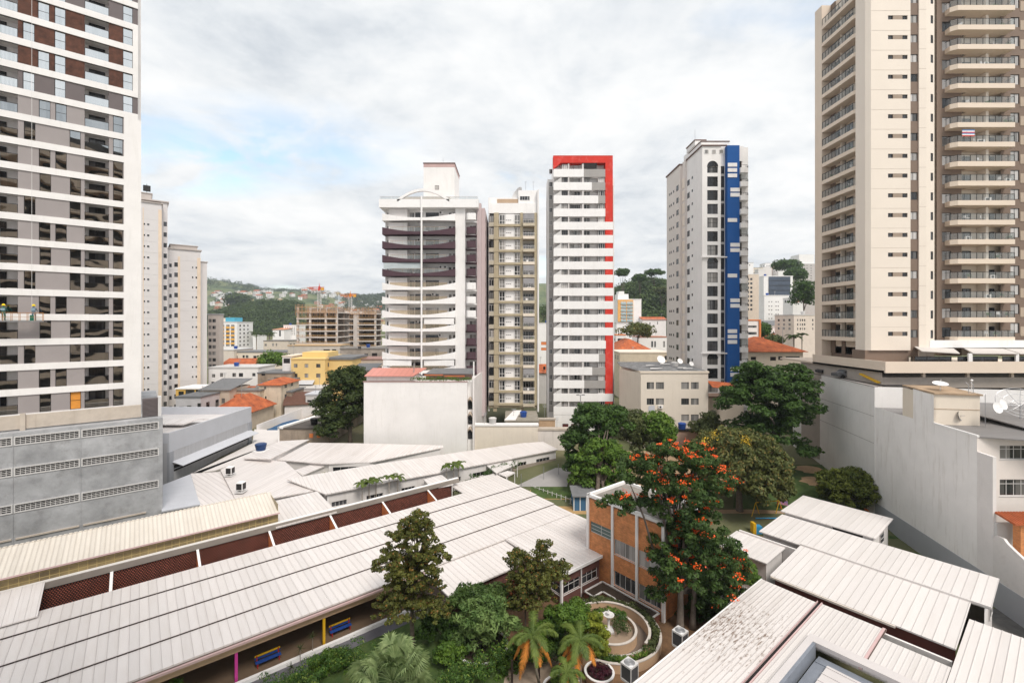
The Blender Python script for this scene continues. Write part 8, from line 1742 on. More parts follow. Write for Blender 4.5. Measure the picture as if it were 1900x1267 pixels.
def palms():
 palm('slim palm with drooping orange dead fronds beside the middle garden tree', pix(1002, 1275, 0), 4.0, 2.1, 8, 1, lean=(-.6, 0), dry=6, leaf=.55, r0=.10)
 palm('slim palm with orange fronds overhanging the fountain planters', pix(1078, 1290, 0), 4.1, 2.1, 9, 2, lean=(-.05, .1), dry=7, leaf=.55, r0=.09)
 palm('third garden palm whose crown shows low at the bottom edge', pix(1052, 1330, 0), 3.2, 1.5, 7, 3, dry=3, leaf=.45, r0=.08)
 # fan palm
 c = Vector(pix(728, 1330, 0)); top = c + Vector((0, 0, 2.6)); t = thing('fan_palm', 'big silvery fan palm filling the bottom edge left of centre', 'palm tree', tuple(c)); g = MB(); g.tube([c, top], [.3, .25], 8); part('trunk', g, [BARK], t)
 g = MB(); rnd = random.Random(8); FANM = leafmat('fan_palm_leaves', (.10, .16, .05), (.34, .42, .19), scale=1.5)
 for i in range(46):
  az = rnd.uniform(0, 2 * math.pi); el = rnd.uniform(-.25, 1.35); L_ = rnd.uniform(1.3, 2.3); d = Vector((math.cos(az) * math.cos(el), math.sin(az) * math.cos(el), math.sin(el))); p = top + d * L_; g.tube([top, top + d * L_ * .6 + Vector((0, 0, .15)), p], [.03, .02, .015], 4)
  side = d.cross(Vector((0, 0, 1))); side = side.normalized() if side.length > .01 else Vector((1, 0, 0)); upv = side.cross(d).normalized(); ns = 24; rr = rnd.uniform(1.0, 1.35)
  for k in range(ns):
   a = -1.9 + 3.8 * (k + .5) / ns; r1 = rr * (.85 + .15 * math.cos(a)); dirv = d * math.cos(a) + side * math.sin(a) - upv * .12; tip = p + dirv * r1 + Vector((0, 0, -r1 * rnd.uniform(.15, .45))); mid = p + dirv * r1 * .55 + Vector((0, 0, .06)); w = (side * math.cos(a) - d * math.sin(a)).normalized() * .06
   g.add([p - w * .2, p + w * .2, mid + w, tip, mid - w], [(0, 1, 2, 3, 4)])
 part('crown', g, [FANM], t)
 # areca palms in the planting strip
 for i, (px, py, Y) in enumerate(((672, 912, 63), (685, 908, 64), (698, 905, 64.5), (722, 900, 65), (738, 900, 65.5), (828, 880, 70), (842, 878, 70.5), (851, 876, 71))):
  z = zat(py - 14, Y) - 1.6; b = (atY(px, Y), Y, ground_z(atY(px, Y), Y)); palm('small palm in the strip along the classroom wing, number %s from the left' % ['first', 'second', 'third', 'fourth', 'fifth', 'sixth', 'seventh', 'last'][i], b, zat(py - 15, Y) - b[2], 1.25, 7, 20 + i, leaf=.38, r0=.06, group='small palms along the classroom wing', m=PALM)
 B = []
 r = random.Random(4); a0 = UV.inv(*pix(640, 935, 3)[:2]); a1 = UV.inv(*pix(930, 865, 3)[:2])
 for i in range(60): u = i / 60; x, y = UV.w(a0[0] + (a1[0] - a0[0]) * u, 58.3 + r.uniform(-.5, .8)); B.append((x, y, 3.0 + r.uniform(-.3, .9) + 1.2 * u, r.uniform(.4, .7)))
 B = np.array(B); C, N_ = leaves_on(B, 60, 8); o = leafobj('strip_plants', C, N_, .3, [LG1], None, .3, 9); tagit(o, 'dark low plants in the strip behind the lattice wall', 'plants', kind='stuff')
 palm('tall palm silhouette before the wooded hill', (atY(476, 240), 240, ground_z(-130, 240)), zat(620, 240) - 3.5, 4.0, 11, 31, leaf=1.5, r0=.3, m=PALMD); palm('second tall palm right of the palm silhouette before the wooded hill', (atY(500, 245), 245, 3.5), zat(621, 245) - 3.5, 4.4, 11, 32, leaf=1.5, r0=.3, m=PALMD)
 palm('royal palm above the tile roofs left of the big beige tower', (atY(1473, 130), 130, 3.5), zat(625, 130) - 3.5, 2.6, 11, 33, leaf=.9, r0=.22, m=PALMD)
 palm('shorter royal palm beside another above the tile roofs', (atY(1488, 138), 138, 3.5), zat(622, 138) - 3.5, 2.2, 9, 34, leaf=.8, r0=.2, m=PALMD)
 for i, (px, py) in enumerate(((580, 1200), (557, 1213), (541, 1235))):
  b = pix(px, py + 14, 0); t = thing('dracaena', 'spiky dracaena by the slate walkway, ' + ['tallest of the three', 'middle one', 'lowest and nearest'][i], 'plant', b, WF, 'spiky plants by the slate walkway'); hh = (1.5, 1.1, .5)[i]
  g = MB(); top = Vector(b) + Vector((0, 0, hh)); g.tube([b, top], .03, 5); part('stem', g, [BARKL], t); g = MB(); rnd = random.Random(i)
  for k in range(34): az, el = rnd.uniform(0, 6.28), rnd.uniform(-.2, 1.4); d = Vector((math.cos(az) * math.cos(el), math.sin(az) * math.cos(el), math.sin(el))); s_ = Vector((-math.sin(az), math.cos(az), 0)) * .025; tip = top + d * .62 - Vector((0, 0, .12)); g.add([top - s_, top + s_, tip], [(0, 1, 2)])
  part('leaves', g, [LG3], t)
palms()

# ================================================================ wooded hills
def forest():
 r = rng(5); B = []
 def fill(cond, n, pr, yr, br):
  got = 0; k = 0
  while got < n and k < n * 12:
   k += 1; Y = r.uniform(*yr); X = atY(r.uniform(*pr), Y); z = ground_z(X, Y)
   if cond(X, Y, z): B.append((X, Y, z + br * r.uniform(.3, .9), br * r.uniform(.6, 1.5))); got += 1
 B1 = []
 fill(lambda X, Y, z: gau(X, Y, -330, 640, 120, 110, 47) > 9, 950, (385, 560), (430, 680), 6.5)
 fill(lambda X, Y, z: gau(X, Y, 128, 420, 66, 90, 56) > 10, 700, (1120, 1250), (290, 430), 5.5)
 fill(lambda X, Y, z: True, 120, (992, 1028), (290, 430), 4.5)
 fill(lambda X, Y, z: gau(X, Y, 350, 560, 120, 150, 78) > 22, 100, (1470, 1520), (330, 520), 4.0)
 Bn = np.array(B); C, N_ = leaves_on(Bn, 62, 6, .75, .5)
 rr = rng(8); 
 o = leafobj('hill_forest', C, N_, 1.9, [LGF], None, .7, 7); o['kind'] = 'stuff'; o['label'] = 'dense dark woods covering the hills behind the town'
 B.clear(); fill(lambda X, Y, z: True, 260, (385, 712), (900, 1500), 7.0)
 fill(lambda X, Y, z: z > 110, 240, (385, 720), (1400, 1600), 7.0)
 fill(lambda X, Y, z: True, 420, (640, 730), (1150, 1560), 8.0)
 Bn = np.array(B); C, N_ = leaves_on(Bn, 26, 6, .7, .5); o = leafobj('ridge_woods', C, N_, 3.6, [leafmat('far_tree_leaves', (.035, .062, .026), (.088, .116, .039), scale=.03)], None, .7, 7); o['kind'] = 'stuff'; o['label'] = 'scattered trees over the far left ridge'
 # a few nearer umbrella trees standing out on the right hill
 for i, (px, py, Y, w_) in enumerate(((1155, 507, 360, 12), (1215, 506, 385, 16), (1188, 516, 370, 14), (1228, 540, 350, 14), (1150, 560, 300, 10))):
  X = atY(px, Y); k = Y / F; gz = ground_z(X, Y); zc = zat(py, Y); tree(['flat-crowned tree leaning out at the left end of the wooded hill', 'broad-crowned tree on the top of the wooded hill', 'tree on the hill crest left of the broad crown', 'pale green tree lower right on the wooded hill', 'small tree at the foot of the wooded hill'][i], (X, Y, min(gz, zc - 6)), [(X, Y, zc, w_ * k, w_ * k * .8, 6 * k)], 40, 2.0, 50, 1.0, [LG1 if i != 3 else LG3], 70 + i, r0=.4, ntips=5, group='trees on the wooded hill')
 for px in (392, 425):
  g = MB(); Y = 1500; X = atY(px, Y); z = ground_z(X, Y); g.tube([(X, Y, z), (X, Y, zat(517, Y))], [.9, .35], 4); 
  solo('radio_mast', ['thin radio mast at the left end of the far ridge', 'thin radio mast right of the first on the far ridge'][px > 400], 'mast', g, [STEEL], (X, Y, z))
forest()

# ================================================================ what people keep on balconies
def clutter():
 rnd = random.Random(12)
 pot = MB().lathe(0, 0, [(.12, 0), (.18, .3), (.15, .3), (.02, .26)], 10).mesh('pot', [TANW]); lf = MB()
 for i in range(40): az, el = rnd.uniform(0, 6.28), rnd.uniform(-.1, 1.4); d = Vector((math.cos(az) * math.cos(el), math.sin(az) * math.cos(el), math.sin(el))); s_ = Vector((-math.sin(az), math.cos(az), 0)) * .05; q = Vector((0, 0, .35)); tip = q + d * rnd.uniform(.4, .75); lf.add([q, (q + tip) / 2 + s_, tip - Vector((0, 0, .1)), (q + tip) / 2 - s_], [(0, 1, 2, 3)])
 lf = lf.mesh('leaves', [LG2])
 seat = MB().box(-.22, .22, -.22, .22, .42, .46).mesh('seat', [BRIGHT]); back = MB().box(-.22, .22, .2, .24, .5, .9).mesh('backrest', [BRIGHT]); leg = MB().box(-.02, .02, -.02, .02, 0, .42).mesh('leg', [STEEL])
 cas = MB().box(-.42, .42, -.3, 0, 0, .56).mesh('case', [BRIGHT]); fan = MB(); fan.lathe(0, 0, [(.0, 0), (.22, 0)], 14); fan.v = [(x - .1, -.302, y + .28) for x, y, z in fan.v]; fan = fan.mesh('fan', [DARKF])
 def kid(nm, me, par, loc=(0, 0, 0)): o = bpy.data.objects.new(nm, me); COL.objects.link(o); o.parent = par; o.location = loc
 def put(kind, fr, x, y, z, where):
  o = bpy.data.objects.new(kind, None); COL.objects.link(o); X, Y = fr.w(x, y); o.location = (X, Y, z); o.rotation_euler = (0, 0, fr.a + (rnd.uniform(-1, 1) if kind != 'air_conditioner' else 0))
  tagit(o, {'potted_plant': 'small leafy potted plant on a balcony of ', 'balcony_chair': 'white balcony chair behind the railing of ', 'air_conditioner': 'white air conditioner unit on a balcony wall of '}[kind] + where, kind.replace('_', ' '), kind.replace('_', ' ') + 's on ' + where)
  if kind == 'potted_plant': kid('pot', pot, o); kid('leaves', lf, o)
  elif kind == 'balcony_chair':
   kid('seat', seat, o); kid('backrest', back, o)
   for a in (-.19, .19):
    for b in (-.19, .19): kid('leg', leg, o, (a, b, 0))
  else: kid('case', cas, o); kid('fan', fan, o)
 f = Fr(atY(1610, 70), 70, 0); ph = 36.65 * 70 / F; A = 'the very tall beige tower'
 for k in range(-1, 18):
  z = zat(582.7, 70) + ph * k - 1.25
  for i in range(rnd.choice((1, 2, 2, 3))): put(rnd.choice(('potted_plant', 'balcony_chair', 'balcony_chair', 'air_conditioner')), f, f.x(rnd.uniform(1775, 1878), 1.8), 1.75, z + .77, A)
  for i in range(rnd.choice((0, 1, 2))): put(rnd.choice(('potted_plant', 'balcony_chair')), f, .8, rnd.uniform(3.5, 10), z + .64, A)
 g = MB(); x0, x1 = f.x(1785, .86), f.x(1808, .86); z = zat(253, 70.8); n = 6
 for i in range(n): g.box(x0, x1, .82, .86, z + i * .17, z + (i + 1) * .17, i % 3)
 solo('striped_hammock', 'striped red, white and blue cloth hung over a balcony of the very tall beige tower', 'cloth', g, [mat('cloth_red', (.6, .08, .07)), BRIGHT, mat('cloth_blue', (.08, .2, .45))], (x0, .86, z), f)
 f = Fr(atY(906, 104), 104, 0); B = 'the olive-beamed tower'
 for k in range(15):
  if rnd.random() < .7: put(rnd.choice(('potted_plant', 'balcony_chair', 'air_conditioner')), f, f.x(rnd.uniform(973, 988)), -.6, zat(752, 104) + 2.9 * k + .17, B)
 f = Fr(atY(710, 96), 96, 0); C_ = 'the bowed balcony tower'
 for k, q in ((11, 706), (7, 706), (7, 745), (5, 640), (3, 500), (2, 700), (9, 520)): put('air_conditioner', f, f.x(660 + q / 4.525), 1.84, 17.6 + 2.9 * k + 1.8, C_)
 for k in range(11):
  if rnd.random() < .8: put(rnd.choice(('potted_plant', 'balcony_chair')), f, rnd.uniform(6, 14), .3, 17.6 + 2.9 * k + .02, C_)
 # two cars in the shade of the car deck
 for i, (px, Y, col) in enumerate(((1540, 80.5, (.03, .03, .035)), (1572, 75, (.12, .12, .13)))):
  x, z = atY(px, Y), 19.05; t = thing('parked_car', ['black parked car on the deck under the beige terrace, left', 'grey parked car on the deck under the beige terrace, right'][i], 'car', (x, Y, z)); m_ = mat('car_paint_%d' % i, col, rough=.25, spec=.6)
  g = MB(); pr = [(-2.1, .35), (-2.1, .8), (-1.3, .95), (-.7, 1.4), (.7, 1.42), (1.4, 1.0), (2.1, .85), (2.15, .35)]; n = len(pr); g.add([(x + a, Y - .8, z + b) for a, b in pr] + [(x + a, Y + .8, z + b) for a, b in pr], [tuple(range(n)), tuple(reversed(range(n, 2 * n)))] + [(j, j + n, (j + 1) % n + n, (j + 1) % n) for j in range(n)]); part('body', g, [m_], t)
  g = MB(); g.quad((x - 1.0, Y - .81, z + 1.0), (x + 1.1, Y - .81, z + 1.0), (x + .6, Y - .81, z + 1.35), (x - .6, Y - .81, z + 1.35)); part('side_window', g, [GLASSD], t)
  for a in (-1.3, 1.3):
   g = MB(); g.lathe(0, 0, [(.01, 0), (.33, 0), (.33, .2)], 14); g.v = [(x + a + p, Y - .85 + r_, z + .33 + q) for p, q, r_ in g.v]; part('wheel', g, [DARKF], t)
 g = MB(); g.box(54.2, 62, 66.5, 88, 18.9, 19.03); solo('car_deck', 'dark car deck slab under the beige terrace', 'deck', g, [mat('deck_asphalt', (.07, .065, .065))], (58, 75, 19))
clutter()
# ================================================================ garden, yards, people
def sheet(name, quadpts, m, lift=.012, n=12, fr=WF, kind='structure'):
 a, b, c, d = [Vector((*fr.w(x, y), 0)) for x, y in quadpts]; g = MB(); v = []
 for j in range(n + 1):
  for i in range(n + 1):
   p = a.lerp(b, i / n).lerp(d.lerp(c, i / n), j / n); v.append((p.x, p.y, ground_z(p.x, p.y) + lift))
 g.add(v, [(j * (n + 1) + i, j * (n + 1) + i + 1, (j + 1) * (n + 1) + i + 1, (j + 1) * (n + 1) + i) for j in range(n) for i in range(n)]); return struct(name, g, [m], kind)
GRASS = mat('lawn_grass', (.075, .115, .03), var=.3, vscale=.9, col2=(.035, .065, .018), bump=.6, bscale=14, stain=.4, stain_col=(.17, .12, .055), rough=.9)
SOIL = mat('garden_soil', (.20, .115, .062), var=.3, vscale=1.2, col2=(.10, .06, .035), bump=.4, stain=.3, stain_col=(.06, .06, .025), rough=.95)
SAND = mat('play_sand', (.40, .275, .175), var=.2, vscale=.8, bump=.3, rough=.95, stain=.3, stain_col=(.26, .17, .1))
PATH = mat('tan_paving', (.42, .325, .245), var=.15, vscale=1.2, stain=.4, stain_col=(.22, .16, .11))
def ground_sheets():
 sheet('garden_lawn', [(-34, 18.7), (24, 18.7), (24, 39.3), (-34, 39.3)], GRASS, .008, fr=UV)
 sheet('garden_soil', [(24, 18.7), (38.0, 18.7), (38.0, 36.4), (24, 36.4)], SOIL, .012, fr=UV)
 sheet('garden_soil', [(38.0, 18.7), (56, 18.7), (56, 27), (38.0, 27)], SOIL, .010, fr=UV)
 p = [gpix(x, y)[:2] for x, y in ((930, 1290), (1075, 1262), (1052, 1190), (940, 1240))]; sheet('garden_path', p, PATH, .03)
 sheet('play_yard', [gpix(x, y)[:2] for x, y in ((1180, 1010), (1500, 1010), (1480, 925), (1180, 925))], SAND, .012, 20)
 sheet('back_lawn', [gpix(x, y)[:2] for x, y in ((1360, 942), (1640, 960), (1540, 862), (1370, 862))], GRASS, .03, 24)
 sheet('back_yard_soil', [(15, 64), (40, 62), (48, 88), (12, 88)], SAND, .008, 20)
 for i, (px, py) in enumerate(((1502, 871), (1512, 893))):
  c = gpix(px, py); g = MB(); n = 14; v = [(c[0] + (2.2 + .5 * math.sin(3 * k)) * math.cos(2 * math.pi * k / n), c[1] + 1.5 * math.sin(2 * math.pi * k / n), 0) for k in range(n)]; v = [(x, y, ground_z(x, y) + .06) for x, y, _ in v]; g.add(v + [(c[0], c[1], ground_z(c[0], c[1]) + .22)], [(k, (k + 1) % n, n) for k in range(n)]); struct('bare_earth', g, [mat('bare_ochre_earth', (.46, .30, .17), var=.2, vscale=1)], smooth_=True)
 q = [gpix(x, y)[:2] for x, y in ((955, 903), (1052, 903), (1062, 868), (1031, 868))]; sheet('sports_court', q, mat('court_grey', (.34, .325, .315), var=.08), .04)
 sheet('side_lawn', [gpix(x, y)[:2] for x, y in ((1655, 975), (1745, 1052), (1665, 1040), (1640, 1005))], GRASS, .02)
 sheet('side_yard', [(39.3, 36), (49, 36), (50, 45), (42, 45)], mat('worn_cement_yard', (.13, .125, .12), var=.4, vscale=1.2, stain=.5), .01)
 sheet('court_verge', [gpix(x, y)[:2] for x, y in ((985, 925), (1095, 925), (1085, 900), (985, 900))], GRASS, .03)
ground_sheets()
def fountain_garden():
 cx_, cy_ = 8.75, 41.0
 t = thing('fountain_planter', 'round tan concentric planters winding about a small white fountain', 'planter', (cx_, cy_, 0))
 def ringwall(r0, r1, z1, a0, a1, n=72, cap=True):
  g = MB(); v = []; k = int(n * (a1 - a0) / (2 * math.pi)) + 1
  for i in range(k + 1):
   a = a0 + (a1 - a0) * i / k; c, s_ = math.cos(a), math.sin(a); dr = 0
   v += [(cx_ + r1 * c, cy_ + r1 * s_, 0), (cx_ + r1 * c, cy_ + r1 * s_, z1), (cx_ + r0 * c, cy_ + r0 * s_, z1), (cx_ + r0 * c, cy_ + r0 * s_, 0)]
  fs = []
  for i in range(k): a = 4 * i; b = a + 4; fs += [(a, b, b + 1, a + 1), (a + 2, b + 2, b + 3, a + 3)]
  fs += [(0, 1, 2, 3), (4 * k + 3, 4 * k + 2, 4 * k + 1, 4 * k)]
  g.add(v, fs); c_ = MB(); vv = []
  for i in range(k + 1):
   a = a0 + (a1 - a0) * i / k; c, s_ = math.cos(a), math.sin(a)
   for r_, z_ in ((r1 + .03, z1 - .001), (r1 + .03, z1 + .07), (r0 - .03, z1 + .07), (r0 - .03, z1 - .001)): vv.append((cx_ + r_ * c, cy_ + r_ * s_, z_))
  fs = []
  for i in range(k): a = 4 * i; b = a + 4; fs += [(a, b, b + 1, a + 1), (a + 1, b + 1, b + 2, a + 2), (a + 2, b + 2, b + 3, a + 3), (a + 3, b + 3, b, a)]
  fs += [(0, 1, 2, 3), (4 * k + 3, 4 * k + 2, 4 * k + 1, 4 * k)]; c_.add(vv, fs); w_ = part('ring_wall', g, [TANW], t, smooth_=False); part('rim', c_, [mat('worn_rim', (.62, .56, .51), var=.15, vscale=2, stain=.4)], w_)
 pi2 = 2 * math.pi
 ringwall(4.25, 4.42, .75, -2.3, 2.5); ringwall(3.35, 3.52, 1.0, -.75, 2.9); ringwall(3.35, 3.52, .72, -2.2, -.8); ringwall(2.2, 2.36, .85, -2.8, 1.0); ringwall(1.75, 1.9, 1.0, .6, 2.9); ringwall(2.3, 2.45, .8, 1.1, 2.7)
 def disc(r0, r1, z, m, nm): g = MB(); g.lathe(cx_, cy_, [(r0, z), (r1, z)], 48); part(nm, g, [m], t)
 disc(3.5, 4.27, .62, MATS['dark_soil'], 'soil'); disc(2.3, 3.4, .03, mat('worn_walk', (.20, .155, .125), var=.2), 'walk'); disc(.0, 2.25, .5, mat('pale_sand_floor', (.34, .25, .18), var=.15), 'floor')
 f = thing('fountain', 'small white two-tier pedestal fountain at the centre of the round planters', 'fountain', (cx_ - .1, cy_, .5)); x, y = cx_ - .1, cy_
 g = MB(); g.box(x - .42, x + .42, y - .42, y + .42, .5, .66); g.box(x - .32, x + .32, y - .32, y + .32, .66, .78); part('base', g, [WFRAME], f)
 g = MB(); g.lathe(x, y, [(.2, .78), (.22, .86), (.11, .95), (.09, 1.2), (.13, 1.4), (.1, 1.55), (.14, 1.7)], 16); part('pedestal', g, [WFRAME], f, True)
 g = MB(); g.lathe(x, y, [(.1, 1.68), (.34, 1.8), (.48, 1.95), (.5, 2.0), (.44, 2.0), (.3, 1.88), (.02, 1.84)], 24); part('bowl', g, [WFRAME], f, True)
 g = MB(); g.lathe(x, y, [(.05, 1.84), (.06, 2.05), (.2, 2.15), (.22, 2.2), (.16, 2.2), (.04, 2.15), (.05, 2.35), (.01, 2.45)], 16); part('finial', g, [WFRAME], f, True)
 # planting in the rings
 def plants(lab, pts, br, leaf, m_, seed, per=55, nm='planter_plants'):
  r = random.Random(seed); B = np.array([(a + r.uniform(-.1, .1), b + r.uniform(-.1, .1), z + r.uniform(0, .25), br * r.uniform(.6, 1.3)) for a, b, z in pts]); C, N_ = leaves_on(B, per, seed); o = leafobj(nm, C, N_, leaf, [m_], None, .32, seed); tagit(o, lab, 'plants'); return o
 arc = lambda r_, a0, a1, n, z: [(cx_ + r_ * math.cos(a0 + (a1 - a0) * i / n), cy_ + r_ * math.sin(a0 + (a1 - a0) * i / n), z) for i in range(n + 1)]
 plants('strappy mixed plants filling the outer ring of the round planter', arc(3.9, -.9, 2.6, 60, .85), .42, .3, LG3, 1); plants('low green ground cover in the front of the outer ring', arc(3.9, -2.2, -.9, 40, .78), .32, .16, LG2, 2)
 plants('green bush in the inner ring right of the fountain', [(cx_ + .9 + .45 * math.cos(k), cy_ - .1 + .7 * math.sin(k * 1.7), .8 + .25 * (k % 3)) for k in range(26)], .42, .15, LG1, 3); plants('light green plants in the ring behind the fountain', arc(2.05, .6, 3.4, 30, .95), .38, .26, LG2, 4); plants('dark leafy plants along the left of the inner ring', arc(2.8, 2.2, 4.4, 30, .5), .42, .24, LG1, 6)
 o = plants('tiny pink flowers on the front of the outer ring', arc(3.9, -1.35, -.8, 8, .9), .2, .1, mat('pink_petals', (.7, .3, .25)), 5, 10, 'flowers')
 # round planter with purple plants, another planter by the frangipani
 def bowl(lab, px, py, r_, h_, leafm, plab, seed):
  c = pix(px, py, 0); g = MB(); g.lathe(c[0], c[1], [(r_ * .92, 0), (r_, h_), (r_ - .12, h_), (r_ - .14, .3)], 36); t = thing('round_planter', lab, 'planter', c); part('wall', g, [TANW], t); g = MB(); g.lathe(c[0], c[1], [(r_ + .03, h_ + .001), (r_ + .03, h_ + .06), (r_ - .15, h_ + .06), (r_ - .15, h_ + .001)], 36); part('rim', g, [BRIGHT], t)
  g = MB(); g.lathe(c[0], c[1], [(r_ - .13, h_ - .1), (.01, h_ - .08)], 24); part('soil', g, [MATS['dark_soil']], t)
  if leafm: rr = random.Random(seed); plants(plab, [(c[0] + (r_ - .4) * rr.uniform(0, 1) ** .5 * math.cos(k), c[1] + (r_ - .4) * rr.uniform(0, 1) ** .5 * math.sin(k), h_) for k in range(26)], .3, .17, leafm, seed)
 bowl('small round tan planter full of purple-leaved plants at the bottom edge', 1112, 1262, 1.15, .7, leafmat('purple_leaves', (.03, .008, .016), (.14, .03, .05)), 'dark purple leaves in the small round planter', 41)
 bowl('low round tan planter under the frangipani bush', 893, 1208, 2.3, .55, LG1, 'dark green ground plants below the frangipani bush', 42)
 bowl('round tan planter cut by the bottom edge of the picture', 1045, 1292, 1.6, .5, LG2, 'green leaves in the planter cut by the bottom edge', 43)
 # timber posts by the path
 for i, (px, py) in enumerate(((1047, 1246), (1055, 1240), (1062, 1236), (1000, 1258), (950, 1272))):
  c = pix(px, py, 0); g = MB(); g.box(c[0] - .09, c[0] + .09, c[1] - .09, c[1] + .09, 0, 2.0); solo('pergola_post', 'dark timber post beside the garden path, ' + ['left of the close three', 'middle of the close three', 'right of the close three', 'lone one amid the hedge', 'leftmost and lowest'][i], 'post', g, [mat('dark_timber', (.045, .03, .025), var=.3)], c, group='timber posts by the garden path')
 # hedges
 def hedge(lab, pts, w_, h_, seed, m_=LGH, z0=0):
  r = random.Random(seed); B = []
  for (a, b) in zip(pts[:-1], pts[1:]):
   A = Vector(a); Bv = Vector(b); n = int((Bv - A).length / .22) + 1
   for i in range(n):
    p = A.lerp(Bv, i / n)
    for k in range(3): B.append((p.x + r.uniform(-w_, w_), p.y + r.uniform(-w_, w_), z0 + h_ * r.uniform(.35, 1), r.uniform(.26, .5)))
  B = np.array(B); C, N_ = leaves_on(B, 55, seed, .8); o = leafobj('hedge', C, N_, .15, [m_], None, .5, seed); tagit(o, lab, 'hedge')
 P2 = lambda px, py: Vector(pix(px, py, 1.3)).to_2d()
 hedge('glossy clipped hedge running behind the path to the sparse tree', [P2(830, 1262), P2(900, 1225), P2(985, 1185), P2(1030, 1160)], .8, 1.8, 51)
 hedge('glossy hedge along the lower left lawn to the fan palm', [P2(470, 1290), P2(560, 1248), P2(640, 1215), P2(690, 1200)], 1.0, 1.7, 52)
 hedge('small rounded hedge end at the bottom edge far left', [P2(310, 1272), P2(345, 1262)], .4, 1.6, 53, LG2)
 hedge('glossy hedge mass right of the fan palm', [P2(790, 1300), P2(850, 1262), P2(890, 1250)], 1.0, 1.7, 54)
 hedge('dark green hedge below the sparse tree', [P2(1000, 1215), P2(1040, 1200), P2(1062, 1180)], .5, 1.7, 55, LG1)
fountain_garden()
def playground():
 c = Vector(pix(1424, 960, 0)); t = thing('swing_set', 'playground swing frame with yellow legs and a light blue top bar, beyond the sheds', 'swing set', tuple(c))
 a = Vector(pix(1402, 962, .2)); b = Vector(pix(1446, 958, .2)); h = 2.3; g = MB()
 g.tube([a + Vector((0, 0, h)), b + Vector((0, 0, h))], .06, 6); part('top_bar', g, [YEL], t)
 for p, m_ in ((a, YEL), (b, YEL)):
  for s_ in (-1, 1): g = MB(); g.tube([p + Vector((s_ * .9, s_ * .4, 0)), p + Vector((0, 0, h))], .06, 6); part('leg', g, [m_], t)
 t = thing('seesaw', 'light blue seesaw plank with red supports in front of the yellow swing frame', 'seesaw', tuple(pix(1415, 962, 0))); A = Vector(pix(1402, 961, .7)); B_ = Vector(pix(1452, 961, .75)); g = MB(); g.tube([A, B_], .09, 6); part('plank', g, [CYAN], t)
 for q in (A.lerp(B_, .45),):
  for s_ in (-1, 1): g = MB(); g.tube([q, q + Vector((.5 * s_, 0, -.7))], .05, 5); part('leg', g, [RED], t)
 t = thing('slide', 'small red and blue climbing frame with a slide at the edge of the lawn', 'slide', tuple(pix(1450, 945, .5))); p = Vector(pix(1452, 948, .4)); g = MB()
 for x, y in ((-.5, -.4), (.5, -.4), (-.5, .4), (.5, .4)): g.tube([p + Vector((x * 1.4, y * 1.4, 0)), p + Vector((x * .6, y * .6, 2.4))], .05, 5)
 part('frame', g, [RED], t); g = MB(); q = [p + Vector(v) for v in ((-.9, -.6, 1.3), (-.3, -.6, 2.5), (.3, -.6, 2.1), (.5, -.6, 1.0))]; g.add(q, [(0, 1, 2, 3)]); g.add([x + Vector((0, .05, 0)) for x in q], [(3, 2, 1, 0)]); part('cloth_panel', g, [mat('pink_blue_cloth', (.5, .2, .25), var=.6, vscale=3, col2=(.1, .15, .4))], t)
 t = thing('play_house', 'little yellow and blue play box left of the big shed roof', 'play house', tuple(pix(1400, 985, 0))); p = Vector(pix(1402, 990, 0)); g = MB(); g.box(p.x - .5, p.x - .1, p.y - .4, p.y + .4, 0, 1.5); part('yellow_panel', g, [YEL], t); g = MB(); g.box(p.x - .1, p.x + .7, p.y - .4, p.y + .4, 0, 1.1); part('blue_panel', g, [CYAN], t)
 p = Vector(pix(1613, 952, .3)); g = MB(); g.lathe(p.x, p.y, [(1.1, .4), (1.0, .9), (.5, 1.1), (.02, 1.15)], 16); g.cyl(p.x, p.y, 0, .5, .2, .2, 8); solo('play_tunnel', 'orange rounded play hood under the low dense bush', 'play hood', g, [ORANGE], tuple(p), smooth_=True)
 # court fence posts
 g = MB()
 for px, py in ((967, 905), (1009, 890), (1036, 884)): c = pix(px, py + 5, 2); g.tube([c, (c[0], c[1], c[2] + 2.6)], .05, 5)
 solo('court_fence', 'thin grey post fence of the sports court', 'fence', g, [STEEL], pix(1009, 895, 2))
 g = MB(); a, b = Vector(pix(985, 915, 1.0)), Vector(pix(1085, 950, .6))
 for i in range(13):
  p = a.lerp(b, i / 12); g.box(p.x - .05, p.x + .05, p.y - .05, p.y + .05, p.z - .5, p.z + 1.4)
 for z_ in (.5, 1.2): g.tube([a + Vector((0, 0, z_)), b + Vector((0, 0, z_))], .03, 4)
 solo('post_fence', 'low pale post fence on tan ground behind the hall roof', 'fence', g, [LGREY], tuple(a))
 sheet('tan_yard', [gpix(x, y)[:2] for x, y in ((960, 960), (1100, 965), (1100, 905), (985, 908))], mat('ochre_yard', (.42, .27, .12), var=.2), .02)
 t = thing('blue_shed', 'little grey-roofed shed with blue sides left of the orange brick block', 'shed', pix(1080, 948, 0)); p = pix(1082, 952, .5); f = Fr(p[0], p[1], 39.2); t2 = t
 g = MB(); g.slab([(p[0] - 1.6, p[1] - .4, 3.1), (p[0] + 2.0, p[1] - .4, 3.1), (p[0] + 2.0, p[1] + 3, 3.5), (p[0] - 1.6, p[1] + 3, 3.5)], .15); part('roof', g, [ROOFG], t); g = MB(); g.box(p[0] - 1.4, p[0] + 1.8, p[1], p[1] + 2.6, 0, 3.0); part('wall', g, [mat('steel_blue_wall', (.06, .15, .27))], t); g = MB()
 for x in (-1.4, -.5, .4, 1.3): g.box(p[0] + x, p[0] + x + .12, p[1] - .06, p[1] - .002, 0, 3.0)
 part('post', g, [BRIGHT], t)
